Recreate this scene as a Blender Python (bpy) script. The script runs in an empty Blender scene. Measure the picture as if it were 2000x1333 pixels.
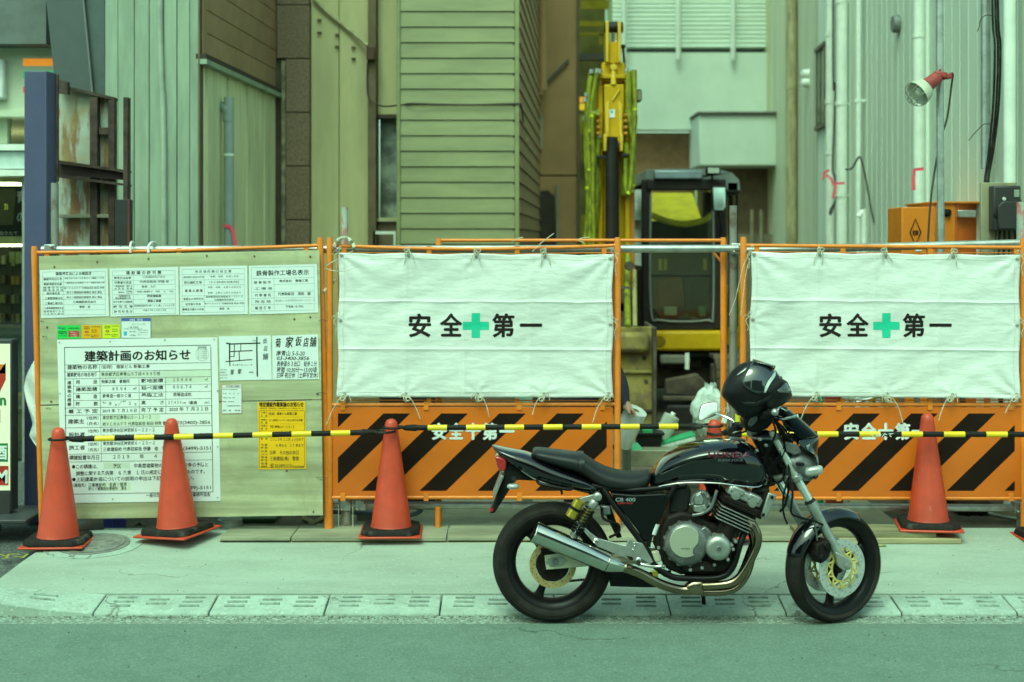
import bpy, bmesh, math, random
from mathutils import Vector, Matrix, noise
random.seed(7)
sc = bpy.context.scene
COL = sc.collection
R = math.radians
F = 2000*50/36.0          # focal length in photo pixels
H = 1.96                  # eye height
HZ = 470.0                # row of the horizon

# ---------------------------------------------------------------- camera, sky, sun, exposure
cam_d = bpy.data.cameras.new('camera'); cam = bpy.data.objects.new('camera', cam_d); COL.objects.link(cam)
cam.location = (0, 0, H); cam.rotation_euler = (R(90), 0, 0)
cam_d.lens = 50; cam_d.sensor_width = 36; cam_d.shift_y = -(666.5-HZ)/2000
cam_d.clip_start = .1; cam_d.clip_end = 500
cam_d.dof.use_dof = True; cam_d.dof.focus_distance = 7.95; cam_d.dof.aperture_fstop = 1.8
sc.camera = cam
w = bpy.data.worlds.new('World'); sc.world = w; w.use_nodes = True
nt = w.node_tree; nt.nodes.clear()
sky = nt.nodes.new('ShaderNodeTexSky'); sky.sky_type = 'NISHITA'; sky.sun_disc = False
SUN_EL, SUN_ROT = R(56), R(198)
sky.sun_elevation = SUN_EL; sky.sun_rotation = SUN_ROT
sky.air_density = 1.0; sky.dust_density = 3.0; sky.ozone_density = 1.0
tint = nt.nodes.new('ShaderNodeMix'); tint.data_type = 'RGBA'; tint.blend_type = 'MULTIPLY'
tint.inputs[0].default_value = 1.0; tint.inputs[7].default_value = (.665, 1.0, .66, 1)
bg = nt.nodes.new('ShaderNodeBackground'); bg.inputs[1].default_value = .15
wo = nt.nodes.new('ShaderNodeOutputWorld')
nt.links.new(sky.outputs[0], tint.inputs[6]); nt.links.new(tint.outputs[2], bg.inputs[0]); nt.links.new(bg.outputs[0], wo.inputs[0])
sd = bpy.data.lights.new('sun', 'SUN'); so = bpy.data.objects.new('sun', sd); COL.objects.link(so)
sd.energy = .7; sd.angle = R(28); sd.color = (.61, 1.0, .90)
# the sky's sun sits at azimuth SUN_ROT, measured clockwise from +Y
sv = Vector((math.sin(SUN_ROT)*math.cos(SUN_EL), math.cos(SUN_ROT)*math.cos(SUN_EL), math.sin(SUN_EL)))
so.rotation_euler = sv.to_track_quat('Z', 'Y').to_euler(); so.location = (-4, -6, 14)
sc.view_settings.view_transform = 'Standard'; sc.view_settings.look = 'None'
sc.view_settings.gamma = 1; sc.view_settings.use_curve_mapping = False
sc.view_settings.exposure = 1.12
sc.render.engine = 'CYCLES'
sc.cycles.max_bounces = 8; sc.cycles.use_denoising = True

# ---------------------------------------------------------------- helpers
def P(px, py, D): return Vector(((px-1000)/F*D, D, H-(py-HZ)/F*D))
APR0, APR1 = .048, .082
def S(px, py):                                  # a point on the sloping apron of the pavement
    D = (H-APR0+APR1*7.70)/(APR1+(py-HZ)/F); return P(px, py, D)
def apz(D): return APR0+APR1*(D-7.70)

OFF = {}
def thing(name, label, cat, loc=(0,0,0), rz=0, group=None):
    o = bpy.data.objects.new(name, None); COL.objects.link(o); o.empty_display_size = .1
    o.location = loc; o.rotation_euler = (0, 0, rz); o['label'] = label; o['category'] = cat
    if group: o['group'] = group
    OFF[o.name] = Vector(loc); return o
def sub_empty(name, parent, loc=(0,0,0), rot=None):     # a part that is itself a group of sub-parts; local space
    o = bpy.data.objects.new(name, None); COL.objects.link(o); o.empty_display_size = .05
    o.parent = parent; o.location = loc
    if rot: o.rotation_euler = rot
    OFF[o.name] = Vector((0,0,0)); return o
def tag(o, label=None, cat=None, group=None, kind=None):
    if label: o['label'] = label
    if cat: o['category'] = cat
    if group: o['group'] = group
    if kind: o['kind'] = kind
    return o
def copy_tree(o, parent=None):
    c = o.copy(); COL.objects.link(c)
    if parent: c.parent = parent
    for ch in list(o.children): copy_tree(ch, c)
    return c

class MB:
    def __init__(s): s.v = []; s.f = []
    def add(s, vs, fs):
        b = len(s.v); s.v += [Vector(v) for v in vs]; s.f += [tuple(i+b for i in f) for f in fs]; return s
    def box(s, c, d, rot=None):
        c = Vector(c); x, y, z = d[0]/2, d[1]/2, d[2]/2
        vs = [Vector((a*x, b*y, e*z)) for a in (-1,1) for b in (-1,1) for e in (-1,1)]
        if rot is not None:
            m = rot if isinstance(rot, Matrix) else Matrix.Rotation(rot, 3, 'Y')
            vs = [m @ v for v in vs]
        return s.add([c+v for v in vs], [(0,1,3,2),(4,6,7,5),(0,4,5,1),(2,3,7,6),(0,2,6,4),(1,5,7,3)])
    def bb(s, x0, x1, y0, y1, z0, z1): return s.box(((x0+x1)/2,(y0+y1)/2,(z0+z1)/2), (x1-x0,y1-y0,z1-z0))
    def prism(s, pts, d):                        # polygon (3-D points, any plane) pushed along d
        pts = [Vector(p) for p in pts]; n = len(pts); d = Vector(d)
        vs = pts+[p+d for p in pts]
        nn = Vector((0,0,0))
        for i in range(n): nn += (pts[i]-pts[0]).cross(pts[(i+1)%n]-pts[0])
        fl = nn.dot(d) > 0
        fs = [tuple(range(n))[::-1] if fl else tuple(range(n)), tuple(range(n,2*n)) if fl else tuple(range(n,2*n))[::-1]]
        for i in range(n):
            j = (i+1) % n
            fs.append((i,j,n+j,n+i) if fl else (j,i,n+i,n+j))
        return s.add(vs, fs)
    def rings(s, rs, cap=True, closed=False):
        n = len(rs[0]); vs = [p for r in rs for p in r]; fs = []
        m = len(rs)
        for k in range(m if closed else m-1):
            a, b = k*n, ((k+1) % m)*n
            for i in range(n):
                j = (i+1) % n; fs.append((a+i, a+j, b+j, b+i))
        if cap and not closed: fs += [tuple(range(n))[::-1], tuple(range((m-1)*n, m*n))]
        return s.add(vs, fs)
    def tube(s, pts, r, seg=8, cap=True, smooth=0, closed=False):
        pts = [Vector(p) for p in pts]
        rr = list(r) if isinstance(r, (list, tuple)) else [r]*len(pts)
        if smooth and len(pts) > 2:
            q = []; q2 = []; n = len(pts)
            for i in range(n-1):
                p0 = pts[max(i-1,0)]; p1 = pts[i]; p2 = pts[i+1]; p3 = pts[min(i+2,n-1)]
                for k in range(smooth):
                    t = k/smooth
                    q.append(.5*((2*p1)+(p2-p0)*t+(2*p0-5*p1+4*p2-p3)*t*t+(3*p1-p0-3*p2+p3)*t**3)); q2.append(rr[i]*(1-t)+rr[i+1]*t)
            q.append(pts[-1]); q2.append(rr[-1]); pts, rr = q, q2
        rs = []; up = None
        for i, p in enumerate(pts):
            if closed: t = pts[(i+1) % len(pts)]-pts[i-1]
            else: t = pts[min(i+1,len(pts)-1)]-pts[max(i-1,0)]
            if t.length < 1e-9: t = Vector((0,0,1))
            t.normalize()
            if up is None: up = Vector((0,1,0)) if abs(t.y) < .9 else Vector((1,0,0))
            u = (up-t*up.dot(t)).normalized(); v = t.cross(u); up = u
            rs.append([p+(u*math.cos(a)+v*math.sin(a))*rr[i] for a in [2*math.pi*k/seg for k in range(seg)]])
        return s.rings(rs, cap, closed)
    def cyl(s, p0, p1, r0, r1=None, seg=20): return s.tube([p0, p1], [r0, r0 if r1 is None else r1], seg)
    def lathe(s, prof, c=(0,0,0), axis='Z', seg=24, cap=True, a0=0, a1=2*math.pi):   # prof: (radius, height)
        c = Vector(c); rs = []
        full = abs(a1-a0-2*math.pi) < 1e-6
        for r, h in prof:
            ring = []
            for k in range(seg):
                a = a0+(a1-a0)*k/(seg if full else seg-1); x, y = r*math.cos(a), r*math.sin(a)
                ring.append(c+(Vector((x,y,h)) if axis == 'Z' else Vector((x,h,y)) if axis == 'Y' else Vector((h,x,y))))
            rs.append(ring)
        return s.rings(rs, cap)
    def lathe_to(s, prof, p0, d, seg=20, cap=True):   # profile along direction d from p0
        d = Vector(d).normalized(); q = d.to_track_quat('Z', 'Y').to_matrix(); p0 = Vector(p0)
        rs = [[p0+q @ Vector((r*math.cos(2*math.pi*k/seg), r*math.sin(2*math.pi*k/seg), h)) for k in range(seg)] for r, h in prof]
        return s.rings(rs, cap)
    def grid(s, fn, nu, nv):
        vs = [fn(i/nu, j/nv) for j in range(nv+1) for i in range(nu+1)]
        return s.add(vs, [(j*(nu+1)+i, j*(nu+1)+i+1, (j+1)*(nu+1)+i+1, (j+1)*(nu+1)+i) for j in range(nv) for i in range(nu)])
    def build(s, name, mat, parent=None, smooth=False, bevel=0, seg=2, subsurf=0, solid=0, kind=None, label=None):
        off = OFF.get(parent.name, Vector((0,0,0))) if parent else Vector((0,0,0))
        m = bpy.data.meshes.new(name); m.from_pydata([v-off for v in s.v], [], s.f)
        b = bmesh.new(); b.from_mesh(m); bmesh.ops.recalc_face_normals(b, faces=b.faces); b.to_mesh(m); b.free()
        o = bpy.data.objects.new(name, m); COL.objects.link(o); m.materials.append(mat)
        if parent: o.parent = parent; OFF[o.name] = off
        if solid:
            x = o.modifiers.new('s', 'SOLIDIFY'); x.thickness = solid; x.offset = 0
        if subsurf:
            x = o.modifiers.new('ss', 'SUBSURF'); x.levels = x.render_levels = subsurf; smooth = True
        if bevel:
            x = o.modifiers.new('b', 'BEVEL'); x.width = bevel; x.segments = seg; x.limit_method = 'ANGLE'; x.angle_limit = R(40)
            smooth = True
        if smooth:
            for p in m.polygons: p.use_smooth = True
            if not subsurf:
                try: m.set_sharp_from_angle(angle=R(42))
                except Exception: pass
        if kind: o['kind'] = kind
        if label: o['label'] = label
        return o
def struct(name, mb, mat, **k): return mb.build(name, mat, kind='structure', **k)

# ---------------------------------------------------------------- materials
MATS = {}
def M(name, col, rough=.55, metal=0, var=.12, scale=6, stretch=(1,1,1), bump=0, bscale=40, bstretch=(1,1,1), coat=0, col2=None, lo=.4, hi=.65,
      spots=None, rnd=0, spec=.5, emit=0, alpha=1, trans=0, detail=4, rvar=.08, dist=.002, grain=None, cracks=None, stains=None):
    m = bpy.data.materials.new(name); m.use_nodes = True; n = m.node_tree; b = n.nodes['Principled BSDF']
    L = n.links.new
    tc = n.nodes.new('ShaderNodeTexCoord')
    oi = n.nodes.new('ShaderNodeObjectInfo')
    shift = n.nodes.new('ShaderNodeVectorMath'); shift.operation = 'MULTIPLY_ADD'; shift.inputs[2].default_value = (0,0,0)
    cmb = n.nodes.new('ShaderNodeCombineXYZ'); L(oi.outputs['Random'], cmb.inputs[0]); L(oi.outputs['Random'], cmb.inputs[2])
    L(cmb.outputs[0], shift.inputs[0]); shift.inputs[1].default_value = (37,0,53); L(tc.outputs['Object'], shift.inputs[2])
    def mapped(st):
        mp = n.nodes.new('ShaderNodeMapping'); mp.inputs['Scale'].default_value = st; L(shift.outputs[0], mp.inputs[0]); return mp.outputs[0]
    nz = n.nodes.new('ShaderNodeTexNoise'); nz.inputs['Scale'].default_value = scale; nz.inputs['Detail'].default_value = detail; nz.inputs['Roughness'].default_value = .6
    L(mapped(stretch), nz.inputs['Vector'])
    rp = n.nodes.new('ShaderNodeMapRange'); rp.inputs[1].default_value = lo; rp.inputs[2].default_value = hi; L(nz.outputs[0], rp.inputs[0])
    mx = n.nodes.new('ShaderNodeMix'); mx.data_type = 'RGBA'; L(rp.outputs[0], mx.inputs[0])
    c2 = col2 if col2 else tuple(max(0, c*(1-2*var)) for c in col)
    mx.inputs[6].default_value = (*col, 1); mx.inputs[7].default_value = (*c2, 1)
    out = mx.outputs[2]
    if spots:                                    # (colour, scale, threshold, stretch, strength)
        z2 = n.nodes.new('ShaderNodeTexNoise'); z2.inputs['Scale'].default_value = spots[1]; z2.inputs['Detail'].default_value = 6; z2.inputs['Roughness'].default_value = .65
        L(mapped(spots[3] if len(spots) > 3 else (1,1,1)), z2.inputs['Vector'])
        r2 = n.nodes.new('ShaderNodeMapRange'); r2.inputs[1].default_value = spots[2]; r2.inputs[2].default_value = spots[2]+.09; r2.inputs[4].default_value = spots[4] if len(spots) > 4 else .8
        L(z2.outputs[0], r2.inputs[0])
        m2 = n.nodes.new('ShaderNodeMix'); m2.data_type = 'RGBA'; L(r2.outputs[0], m2.inputs[0]); L(out, m2.inputs[6]); m2.inputs[7].default_value = (*spots[0], 1); out = m2.outputs[2]
    def mixin(fac, col_):
        nonlocal out
        mm = n.nodes.new('ShaderNodeMix'); mm.data_type = 'RGBA'; L(fac, mm.inputs[0]); L(out, mm.inputs[6]); mm.inputs[7].default_value = (*col_, 1); out = mm.outputs[2]
    if stains:                                   # (colour, scale, threshold, strength): soft-edged larger marks
        z4 = n.nodes.new('ShaderNodeTexNoise'); z4.inputs['Scale'].default_value = stains[1]; z4.inputs['Detail'].default_value = 8; z4.inputs['Roughness'].default_value = .7; z4.inputs['Distortion'].default_value = .6
        L(mapped((1,1.6,1)), z4.inputs['Vector']); r4 = n.nodes.new('ShaderNodeMapRange'); r4.inputs[1].default_value = stains[2]; r4.inputs[2].default_value = stains[2]+.22; r4.inputs[4].default_value = stains[3]; L(z4.outputs[0], r4.inputs[0]); mixin(r4.outputs[0], stains[0])
    if grain:                                    # stone chips: (scale, light chip colour, dark chip colour, share)
        for sd_, col_, th in ((0, grain[1], 1-grain[3]), (5, grain[2], 1-grain[3])):
            vo = n.nodes.new('ShaderNodeTexVoronoi'); vo.inputs['Scale'].default_value = grain[0]*(1 if sd_ == 0 else .8)
            mp = n.nodes.new('ShaderNodeMapping'); mp.inputs['Location'].default_value = (sd_, sd_, 0); L(tc.outputs['Object'], mp.inputs[0]); L(mp.outputs[0], vo.inputs['Vector'])
            sx = n.nodes.new('ShaderNodeSeparateColor'); L(vo.outputs['Color'], sx.inputs[0]); r5 = n.nodes.new('ShaderNodeMapRange'); r5.inputs[1].default_value = th; r5.inputs[2].default_value = th+.12; r5.inputs[4].default_value = .75; L(sx.outputs[0], r5.inputs[0]); mixin(r5.outputs[0], col_)
    if cracks:                                   # (scale, width, colour, strength)
        nd_ = n.nodes.new('ShaderNodeTexNoise'); nd_.inputs['Scale'].default_value = 5; nd_.inputs['Detail'].default_value = 5; L(tc.outputs['Object'], nd_.inputs['Vector'])
        va = n.nodes.new('ShaderNodeVectorMath'); va.operation = 'MULTIPLY_ADD'; va.inputs[1].default_value = (.35,.35,.35); L(nd_.outputs['Color'], va.inputs[0]); L(tc.outputs['Object'], va.inputs[2])
        ve = n.nodes.new('ShaderNodeTexVoronoi'); ve.feature = 'DISTANCE_TO_EDGE'; ve.inputs['Scale'].default_value = cracks[0]; L(va.outputs[0], ve.inputs['Vector'])
        r6 = n.nodes.new('ShaderNodeMapRange'); r6.inputs[1].default_value = 0; r6.inputs[2].default_value = cracks[1]; r6.inputs[3].default_value = cracks[3]; r6.inputs[4].default_value = 0; L(ve.outputs['Distance'], r6.inputs[0])
        nm_ = n.nodes.new('ShaderNodeTexNoise'); nm_.inputs['Scale'].default_value = 1.1; L(tc.outputs['Object'], nm_.inputs['Vector']); r7 = n.nodes.new('ShaderNodeMapRange'); r7.inputs[1].default_value = .52; r7.inputs[2].default_value = .60; L(nm_.outputs[0], r7.inputs[0])
        mu_ = n.nodes.new('ShaderNodeMath'); mu_.operation = 'MULTIPLY'; L(r6.outputs[0], mu_.inputs[0]); L(r7.outputs[0], mu_.inputs[1]); mixin(mu_.outputs[0], cracks[2])
    if rnd:
        hs = n.nodes.new('ShaderNodeHueSaturation'); mr = n.nodes.new('ShaderNodeMapRange'); mr.inputs[3].default_value = 1-rnd; mr.inputs[4].default_value = 1+rnd
        L(oi.outputs['Random'], mr.inputs[0]); L(mr.outputs[0], hs.inputs['Value']); L(out, hs.inputs['Color']); out = hs.outputs[0]
    L(out, b.inputs['Base Color'])
    rr = n.nodes.new('ShaderNodeMapRange'); rr.inputs[3].default_value = max(.02, rough-rvar); rr.inputs[4].default_value = min(1, rough+rvar); L(nz.outputs[0], rr.inputs[0]); L(rr.outputs[0], b.inputs['Roughness'])
    b.inputs['Metallic'].default_value = metal; b.inputs['Specular IOR Level'].default_value = spec
    b.inputs['Coat Weight'].default_value = coat; b.inputs['Coat Roughness'].default_value = .03
    if bump:
        z3 = n.nodes.new('ShaderNodeTexNoise'); z3.inputs['Scale'].default_value = bscale; z3.inputs['Detail'].default_value = 5; L(mapped(bstretch), z3.inputs['Vector'])
        bp = n.nodes.new('ShaderNodeBump'); bp.inputs['Strength'].default_value = bump; bp.inputs['Distance'].default_value = dist*3; L(z3.outputs[0], bp.inputs['Height']); L(bp.outputs[0], b.inputs['Normal'])
    if emit: b.inputs['Emission Color'].default_value = (*col, 1); b.inputs['Emission Strength'].default_value = emit
    if trans: b.inputs['Transmission Weight'].default_value = trans; b.inputs['IOR'].default_value = 1.3
    if alpha < 1: b.inputs['Alpha'].default_value = alpha
    MATS[name] = m; return m
def glass(name, col=(.8,.9,.85), mixf=.25, rough=.02):    # thin pane: mostly see-through, fresnel-like reflection
    m = bpy.data.materials.new(name); m.use_nodes = True; n = m.node_tree; n.nodes.clear(); L = n.links.new
    o = n.nodes.new('ShaderNodeOutputMaterial'); t = n.nodes.new('ShaderNodeBsdfTransparent'); g = n.nodes.new('ShaderNodeBsdfGlossy')
    t.inputs[0].default_value = (*col,1); g.inputs['Roughness'].default_value = rough; g.inputs['Color'].default_value = (.9,.95,.9,1)
    fr = n.nodes.new('ShaderNodeLayerWeight'); fr.inputs[0].default_value = .35
    ad = n.nodes.new('ShaderNodeMath'); ad.operation = 'ADD'; ad.use_clamp = True; ad.inputs[1].default_value = mixf; L(fr.outputs['Fresnel'], ad.inputs[0])
    x = n.nodes.new('ShaderNodeMixShader'); L(ad.outputs[0], x.inputs[0]); L(t.outputs[0], x.inputs[1]); L(g.outputs[0], x.inputs[2]); L(x.outputs[0], o.inputs[0]); MATS[name] = m; return m

asphalt = M('asphalt', (.145,.215,.172), .88, var=.06, scale=6, bump=.6, bscale=130, detail=12, spec=.25, grain=(120, (.19,.265,.215), (.115,.17,.137), .28), stains=((.095,.135,.108), 1.5, .50, .55), cracks=(.55, .006, (.04,.05,.04), .8), spots=((.30,.40,.34), 30, .73, (1,1,1), .6))
asphalt_dark = M('asphalt_dark', (.075,.085,.08), .85, var=.15, scale=2, bump=.4, bscale=150, grain=(90, (.15,.18,.16), (.04,.045,.04), .25))
gutter_m = M('gutter_stone', (.26,.33,.27), .85, var=.25, scale=60, bump=.7, bscale=120, grain=(75, (.38,.46,.38), (.14,.17,.13), .36), detail=6, stains=((.17,.2,.15), 3, .5, .5))
concrete = M('concrete', (.34,.41,.335), .8, var=.09, scale=1.6, stretch=(1,3,1), bump=.18, bscale=90, spots=((.20,.20,.14), 9, .72, (.6,2,1), .45), detail=10, grain=(80, (.38,.46,.38), (.28,.34,.275), .12), stains=((.26,.305,.235), 1.3, .52, .45), cracks=(.45, .0045, (.09,.09,.06), .8))
kerb_m = M('kerb_concrete', (.35,.44,.37), .8, var=.12, scale=5, bump=.2, bscale=90, spots=((.20,.20,.13), 8, .62, (1,1,1), .6), rnd=.09, detail=8, grain=(80, (.42,.51,.43), (.25,.31,.25), .15), stains=((.22,.25,.18), 3.5, .52, .6), cracks=(2.2, .02, (.07,.06,.04), .8))
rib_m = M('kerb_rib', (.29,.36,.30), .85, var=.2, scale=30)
kerb_dirt = M('kerb_joint', (.08,.07,.05), .9)
site_dirt = M('site_dirt', (.12,.10,.07), .95, var=.25, scale=3, bump=.6, bscale=20)
iron = M('cast_iron', (.22,.23,.2), .7, var=.2, scale=14, bump=.3, bscale=60)
yellow_line = M('yellow_paint', (.34,.31,.04), .8, spots=((.1,.11,.1), 18, .5, (1,1,1), .9))
white_paint = M('white_paint', (.8,.8,.78), .6)

tarp_m = M('tarp', (.715,.735,.70), .6, var=.05, scale=3, stains=((.62,.63,.55), 2.2, .52, .5), bump=.30, bscale=20, bstretch=(.6,1,1.6), spots=((.52,.53,.45), 5, .69, (1,1,1.6), .35), dist=.006)
ink = M('ink_black', (.018,.013,.012), .6, spec=.2, var=.2, scale=30)
ink_tarp = M('worn_black_print', (.018,.012,.010), .6, spec=.2, spots=((.45,.46,.42), 40, .66, (1,1,1), .75))
ink_green = M('green_print', (.01,.55,.34), .55, var=.05)
ink_grey = M('ink_grey', (.10,.11,.11), .6)
ink_faint = M('ink_faint', (.28,.33,.32), .6)
ink_white = M('ink_white', (.78,.82,.78), .5)
ink_red = M('ink_red', (.55,.04,.03), .5)
ink_brown = M('ink_dark_brown', (.13,.07,.01), .6)
orange_pipe = M('orange_paint_pipe', (.82,.23,.022), .42, var=.08, scale=12, spots=((.25,.10,.04), 18, .70, (1,1,.4), .7))
orange_panel = M('orange_sheet', (.70,.155,.009), .4, var=.06, scale=3, spots=((.55,.28,.12), 14, .72, (1,1,2.5), .6), bump=.05, bscale=8)
stripe_m = M('black_stripe', (.019,.011,.008), .6, spec=.06, spots=((.18,.15,.12), 24, .74, (1,1,.6), .6))
galv = M('galvanised_steel', (.50,.53,.50), .42, metal=.75, var=.14, scale=14, spots=((.28,.27,.23), 9, .62, (1,1,1), .5))
rusty_pipe = M('rusty_pipe', (.30,.29,.25), .6, metal=.4, spots=((.14,.07,.035), 10, .56, (1,1,1), .7))
ply = M('plywood', (.52,.53,.32), .7, var=.2, scale=4.2, stretch=(.22,1,3.2), stains=((.30,.28,.15), 2.6, .45, .7), spots=((.20,.15,.07), 6, .67, (.6,1,1.6), .7), bump=.12, bscale=30, bstretch=(.2,1,3), detail=9)
wood = M('weathered_timber', (.42,.36,.2), .8, var=.2, scale=8, stretch=(.2,2,3), bump=.25, bscale=40, bstretch=(.2,1,3), rnd=.15)
wood_dark = M('dark_timber', (.14,.10,.06), .85, var=.2, scale=8, stretch=(.2,2,3))
paper = M('paper', (.74,.79,.78), .3, var=.03, bump=.12, bscale=14, spec=.6)
paper_b = M('white_board', (.78,.81,.79), .3, var=.03, scale=3)
paper_patch = M('pale_patch', (.66,.73,.60), .3, var=.05)
sticker_g = M('green_sticker', (.03,.62,.10), .35, var=.05)
sticker_o = M('amber_sticker', (.88,.45,.012), .35, var=.05)
sticker_y = M('lime_sticker', (.66,.75,.03), .35, var=.05)
sticker_b = M('blue_header', (.08,.13,.42), .35, var=.05)
yellow_sheet = M('yellow_notice', (.92,.50,.008), .35, var=.05, spots=((.75,.40,.01), 6, .6, (1,1,1), .5))
cone_m = M('cone_plastic', (.58,.055,.020), .42, var=.10, scale=5, stains=((.42,.06,.03), 6, .52, .55), spots=((.55,.16,.11), 22, .66, (1,1,.35), .6), rnd=.06, bump=.06, bscale=12)
rubber = M('black_rubber', (.022,.020,.018), .65, spec=.12, var=.2, scale=18, spots=((.12,.12,.1), 8, .55, (1,1,1), .5))
bar_black = M('bar_black', (.014,.014,.013), .5, spec=.15, spots=((.12,.12,.11), 20, .70, (1,1,1), .7))
bar_yellow = M('bar_yellow', (.86,.60,.012), .35, var=.06, spots=((.5,.38,.06), 20, .70, (1,1,1), .6))
rope = M('cotton_string', (.62,.60,.46), .9, var=.2, scale=60, bump=.3, bscale=200)
wire_m = M('black_wire', (.05,.04,.035), .6)
pink = M('pink_tape', (.90,.09,.16), .5)

# ================================================================ SETTING: ground
struct('ground', MB().bb(-150, 150, -150, 150, -.9, -.45), site_dirt)
struct('road', MB().bb(-40, 40, -4.2, 7.27, -.30, 0), asphalt)
struct('opposite_pavement', MB().bb(-40, 40, -9, -4.2, -.30, .14), concrete)
struct('gutter', MB().bb(-40, 40, 7.27, 7.56, -.30, -.004), gutter_m)
# apron of the pavement: a sheet rising gently from the kerb to the site
n_ap = MB()
Aleft = [S(-60, 1170), S(0, 1130), S(45, 1096), S(92, 1064), S(180, 1057)]
def apron_pt(x, D, dz=0): return Vector((x, D, apz(D)+dz))
pl = [Vector((6.5, 7.703, apz(7.70))), Vector((6.5, 8.95, apz(8.95)))]
left = [Vector((p.x, p.y, apz(p.y))) for p in Aleft]
poly = [Vector((-3.2, 7.70, apz(7.70)))]+[p for p in left if p.y > 7.72]+[Vector((left[-1].x, 8.95, apz(8.95)))]+pl[::-1]
struct('pavement', MB().prism(poly, (0,0,-.2)), concrete)
struct('side_lane', MB().prism([Vector((-12, 7.70, apz(7.7)-.005)), Vector((-2.2, 7.70, apz(7.7)-.005)), Vector((-2.2, 12.0, apz(8.95))), Vector((-12, 12.0, apz(8.95)))], (0,0,-.2)), asphalt_dark)
struct('site_ground', MB().bb(-2.75, 9, 8.955, 40, -.2, .14), site_dirt)
struct('site_slab', MB().bb(-1.25, 2.48, 8.96, 10.4, -.1, .1445), M('tan_slab', (.36,.36,.25), .8, var=.14, scale=3, spots=((.2,.17,.1), 4, .62, (1,1,1), .5)))
# faint yellow survey marks on the tarmac at the left and on the apron at the right
mk = MB()
for k, (x0, y0, x1, y1) in enumerate([(0,1083,14,1087),(18,1082,40,1083),(18,1082,12,1090),(26,1087,46,1088),(44,1090,54,1082),(2,1091,20,1090)]):
    a, b = S(x0, y0), S(x1, y1); d = (b-a); n_ = Vector((-d.y, d.x, 0)).normalized()*.008
    up = Vector((0,0,.0))
    mk.add([a-n_+up, a+n_+up, b+n_+up, b-n_+up], [(0,1,2,3)])
struct('yellow_ground_marks', mk, yellow_line)
a, b = S(1700, 1066), S(1732, 1069)
mk = MB().add([a+Vector((0,0,.004)), Vector((b.x,a.y,a.z+.004)), b+Vector((0,0,.005)), Vector((a.x,b.y,b.z+.005))], [(0,1,2,3)]); struct('yellow_paint_dab', mk, yellow_line)

# kerb of concrete blocks laid end to end, each with raised grip ribs
kerb = thing('kerb', 'pale sloping driveway kerb of ribbed concrete blocks along the gutter', 'kerb', (0, 7.45, 0))
kerb['kind'] = 'structure'; del kerb['category']
KX0 = -2.19
def kerb_block(i):
    x0, x1 = KX0+.604*i+.004, KX0+.604*(i+1)-.004
    b = MB(); y0, y1 = 7.43, 7.677
    def z(y): return .014+(.048-.014)*(y-y0)/(y1-y0)
    j = random.uniform(-.002, .002)
    b.prism([Vector((x0,y0,-.1)), Vector((x0,y1,-.1)), Vector((x0,y1,z(y1)+j)), Vector((x0,y0+.012,z(y0)+j+.004)), Vector((x0,y0,z(y0)-.006+j))], (x1-x0,0,0))
    o = b.build('kerb_block', kerb_m, kerb, bevel=.006)
    r = MB()
    for k, rows in ((0,3),(1,2),(2,3)):
        cx = x0+.115+k*.182
        for q in range(rows):
            yy = y0+.085+q*.058+(.03 if rows == 2 else 0)
            zz = z(yy)+j
            r.box((cx+(q*.004), yy, zz+.004), (.105, .015, .013), Matrix.Rotation(math.atan2(.034, .262), 3, 'X'))
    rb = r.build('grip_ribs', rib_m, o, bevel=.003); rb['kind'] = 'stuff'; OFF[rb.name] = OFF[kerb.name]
    return o
for i in range(-0, 13): kerb_block(i)
# the block where the kerb climbs to full height on the left
kl = MB()
xa, xb = KX0-.004, KX0-.66
def ringk(x, t): # t 0 low .. 1 tall
    zt = .048+.05*t; zf = .012+.075*t
    return [Vector((x,7.43,-.1)), Vector((x,7.43,zf)), Vector((x,7.46-.01*t,zf+.008)), Vector((x,7.692,zt)), Vector((x,7.692,-.1))]
kl.rings([ringk(xa,0), ringk(xa-.2,.22), ringk(xa-.45,.66), ringk(xb,.95)])
o = kl.build('kerb_block', kerb_m, kerb, bevel=.006)
r = MB()
for q in range(2): r.box((xa-.30, 7.55+q*.06, .0585+.0045*q), (.13, .014, .012), Matrix.Rotation(R(6.3), 3, 'Y'))
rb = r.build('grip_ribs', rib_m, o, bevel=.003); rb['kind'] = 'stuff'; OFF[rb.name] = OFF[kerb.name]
for i in range(6):
    x1 = xb-.604*i-.004
    MB().prism([Vector((x1-.596,7.43,-.1)), Vector((x1-.596,7.692,-.1)), Vector((x1-.596,7.692,.098)), Vector((x1-.596,7.45,.098)), Vector((x1-.596,7.43,.085))], (.596,0,0)).build('kerb_block', kerb_m, kerb, bevel=.006)
struct('kerb_bed', MB().bb(-12, 6, 7.44, 7.71, -.12, .004), kerb_dirt)

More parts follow.
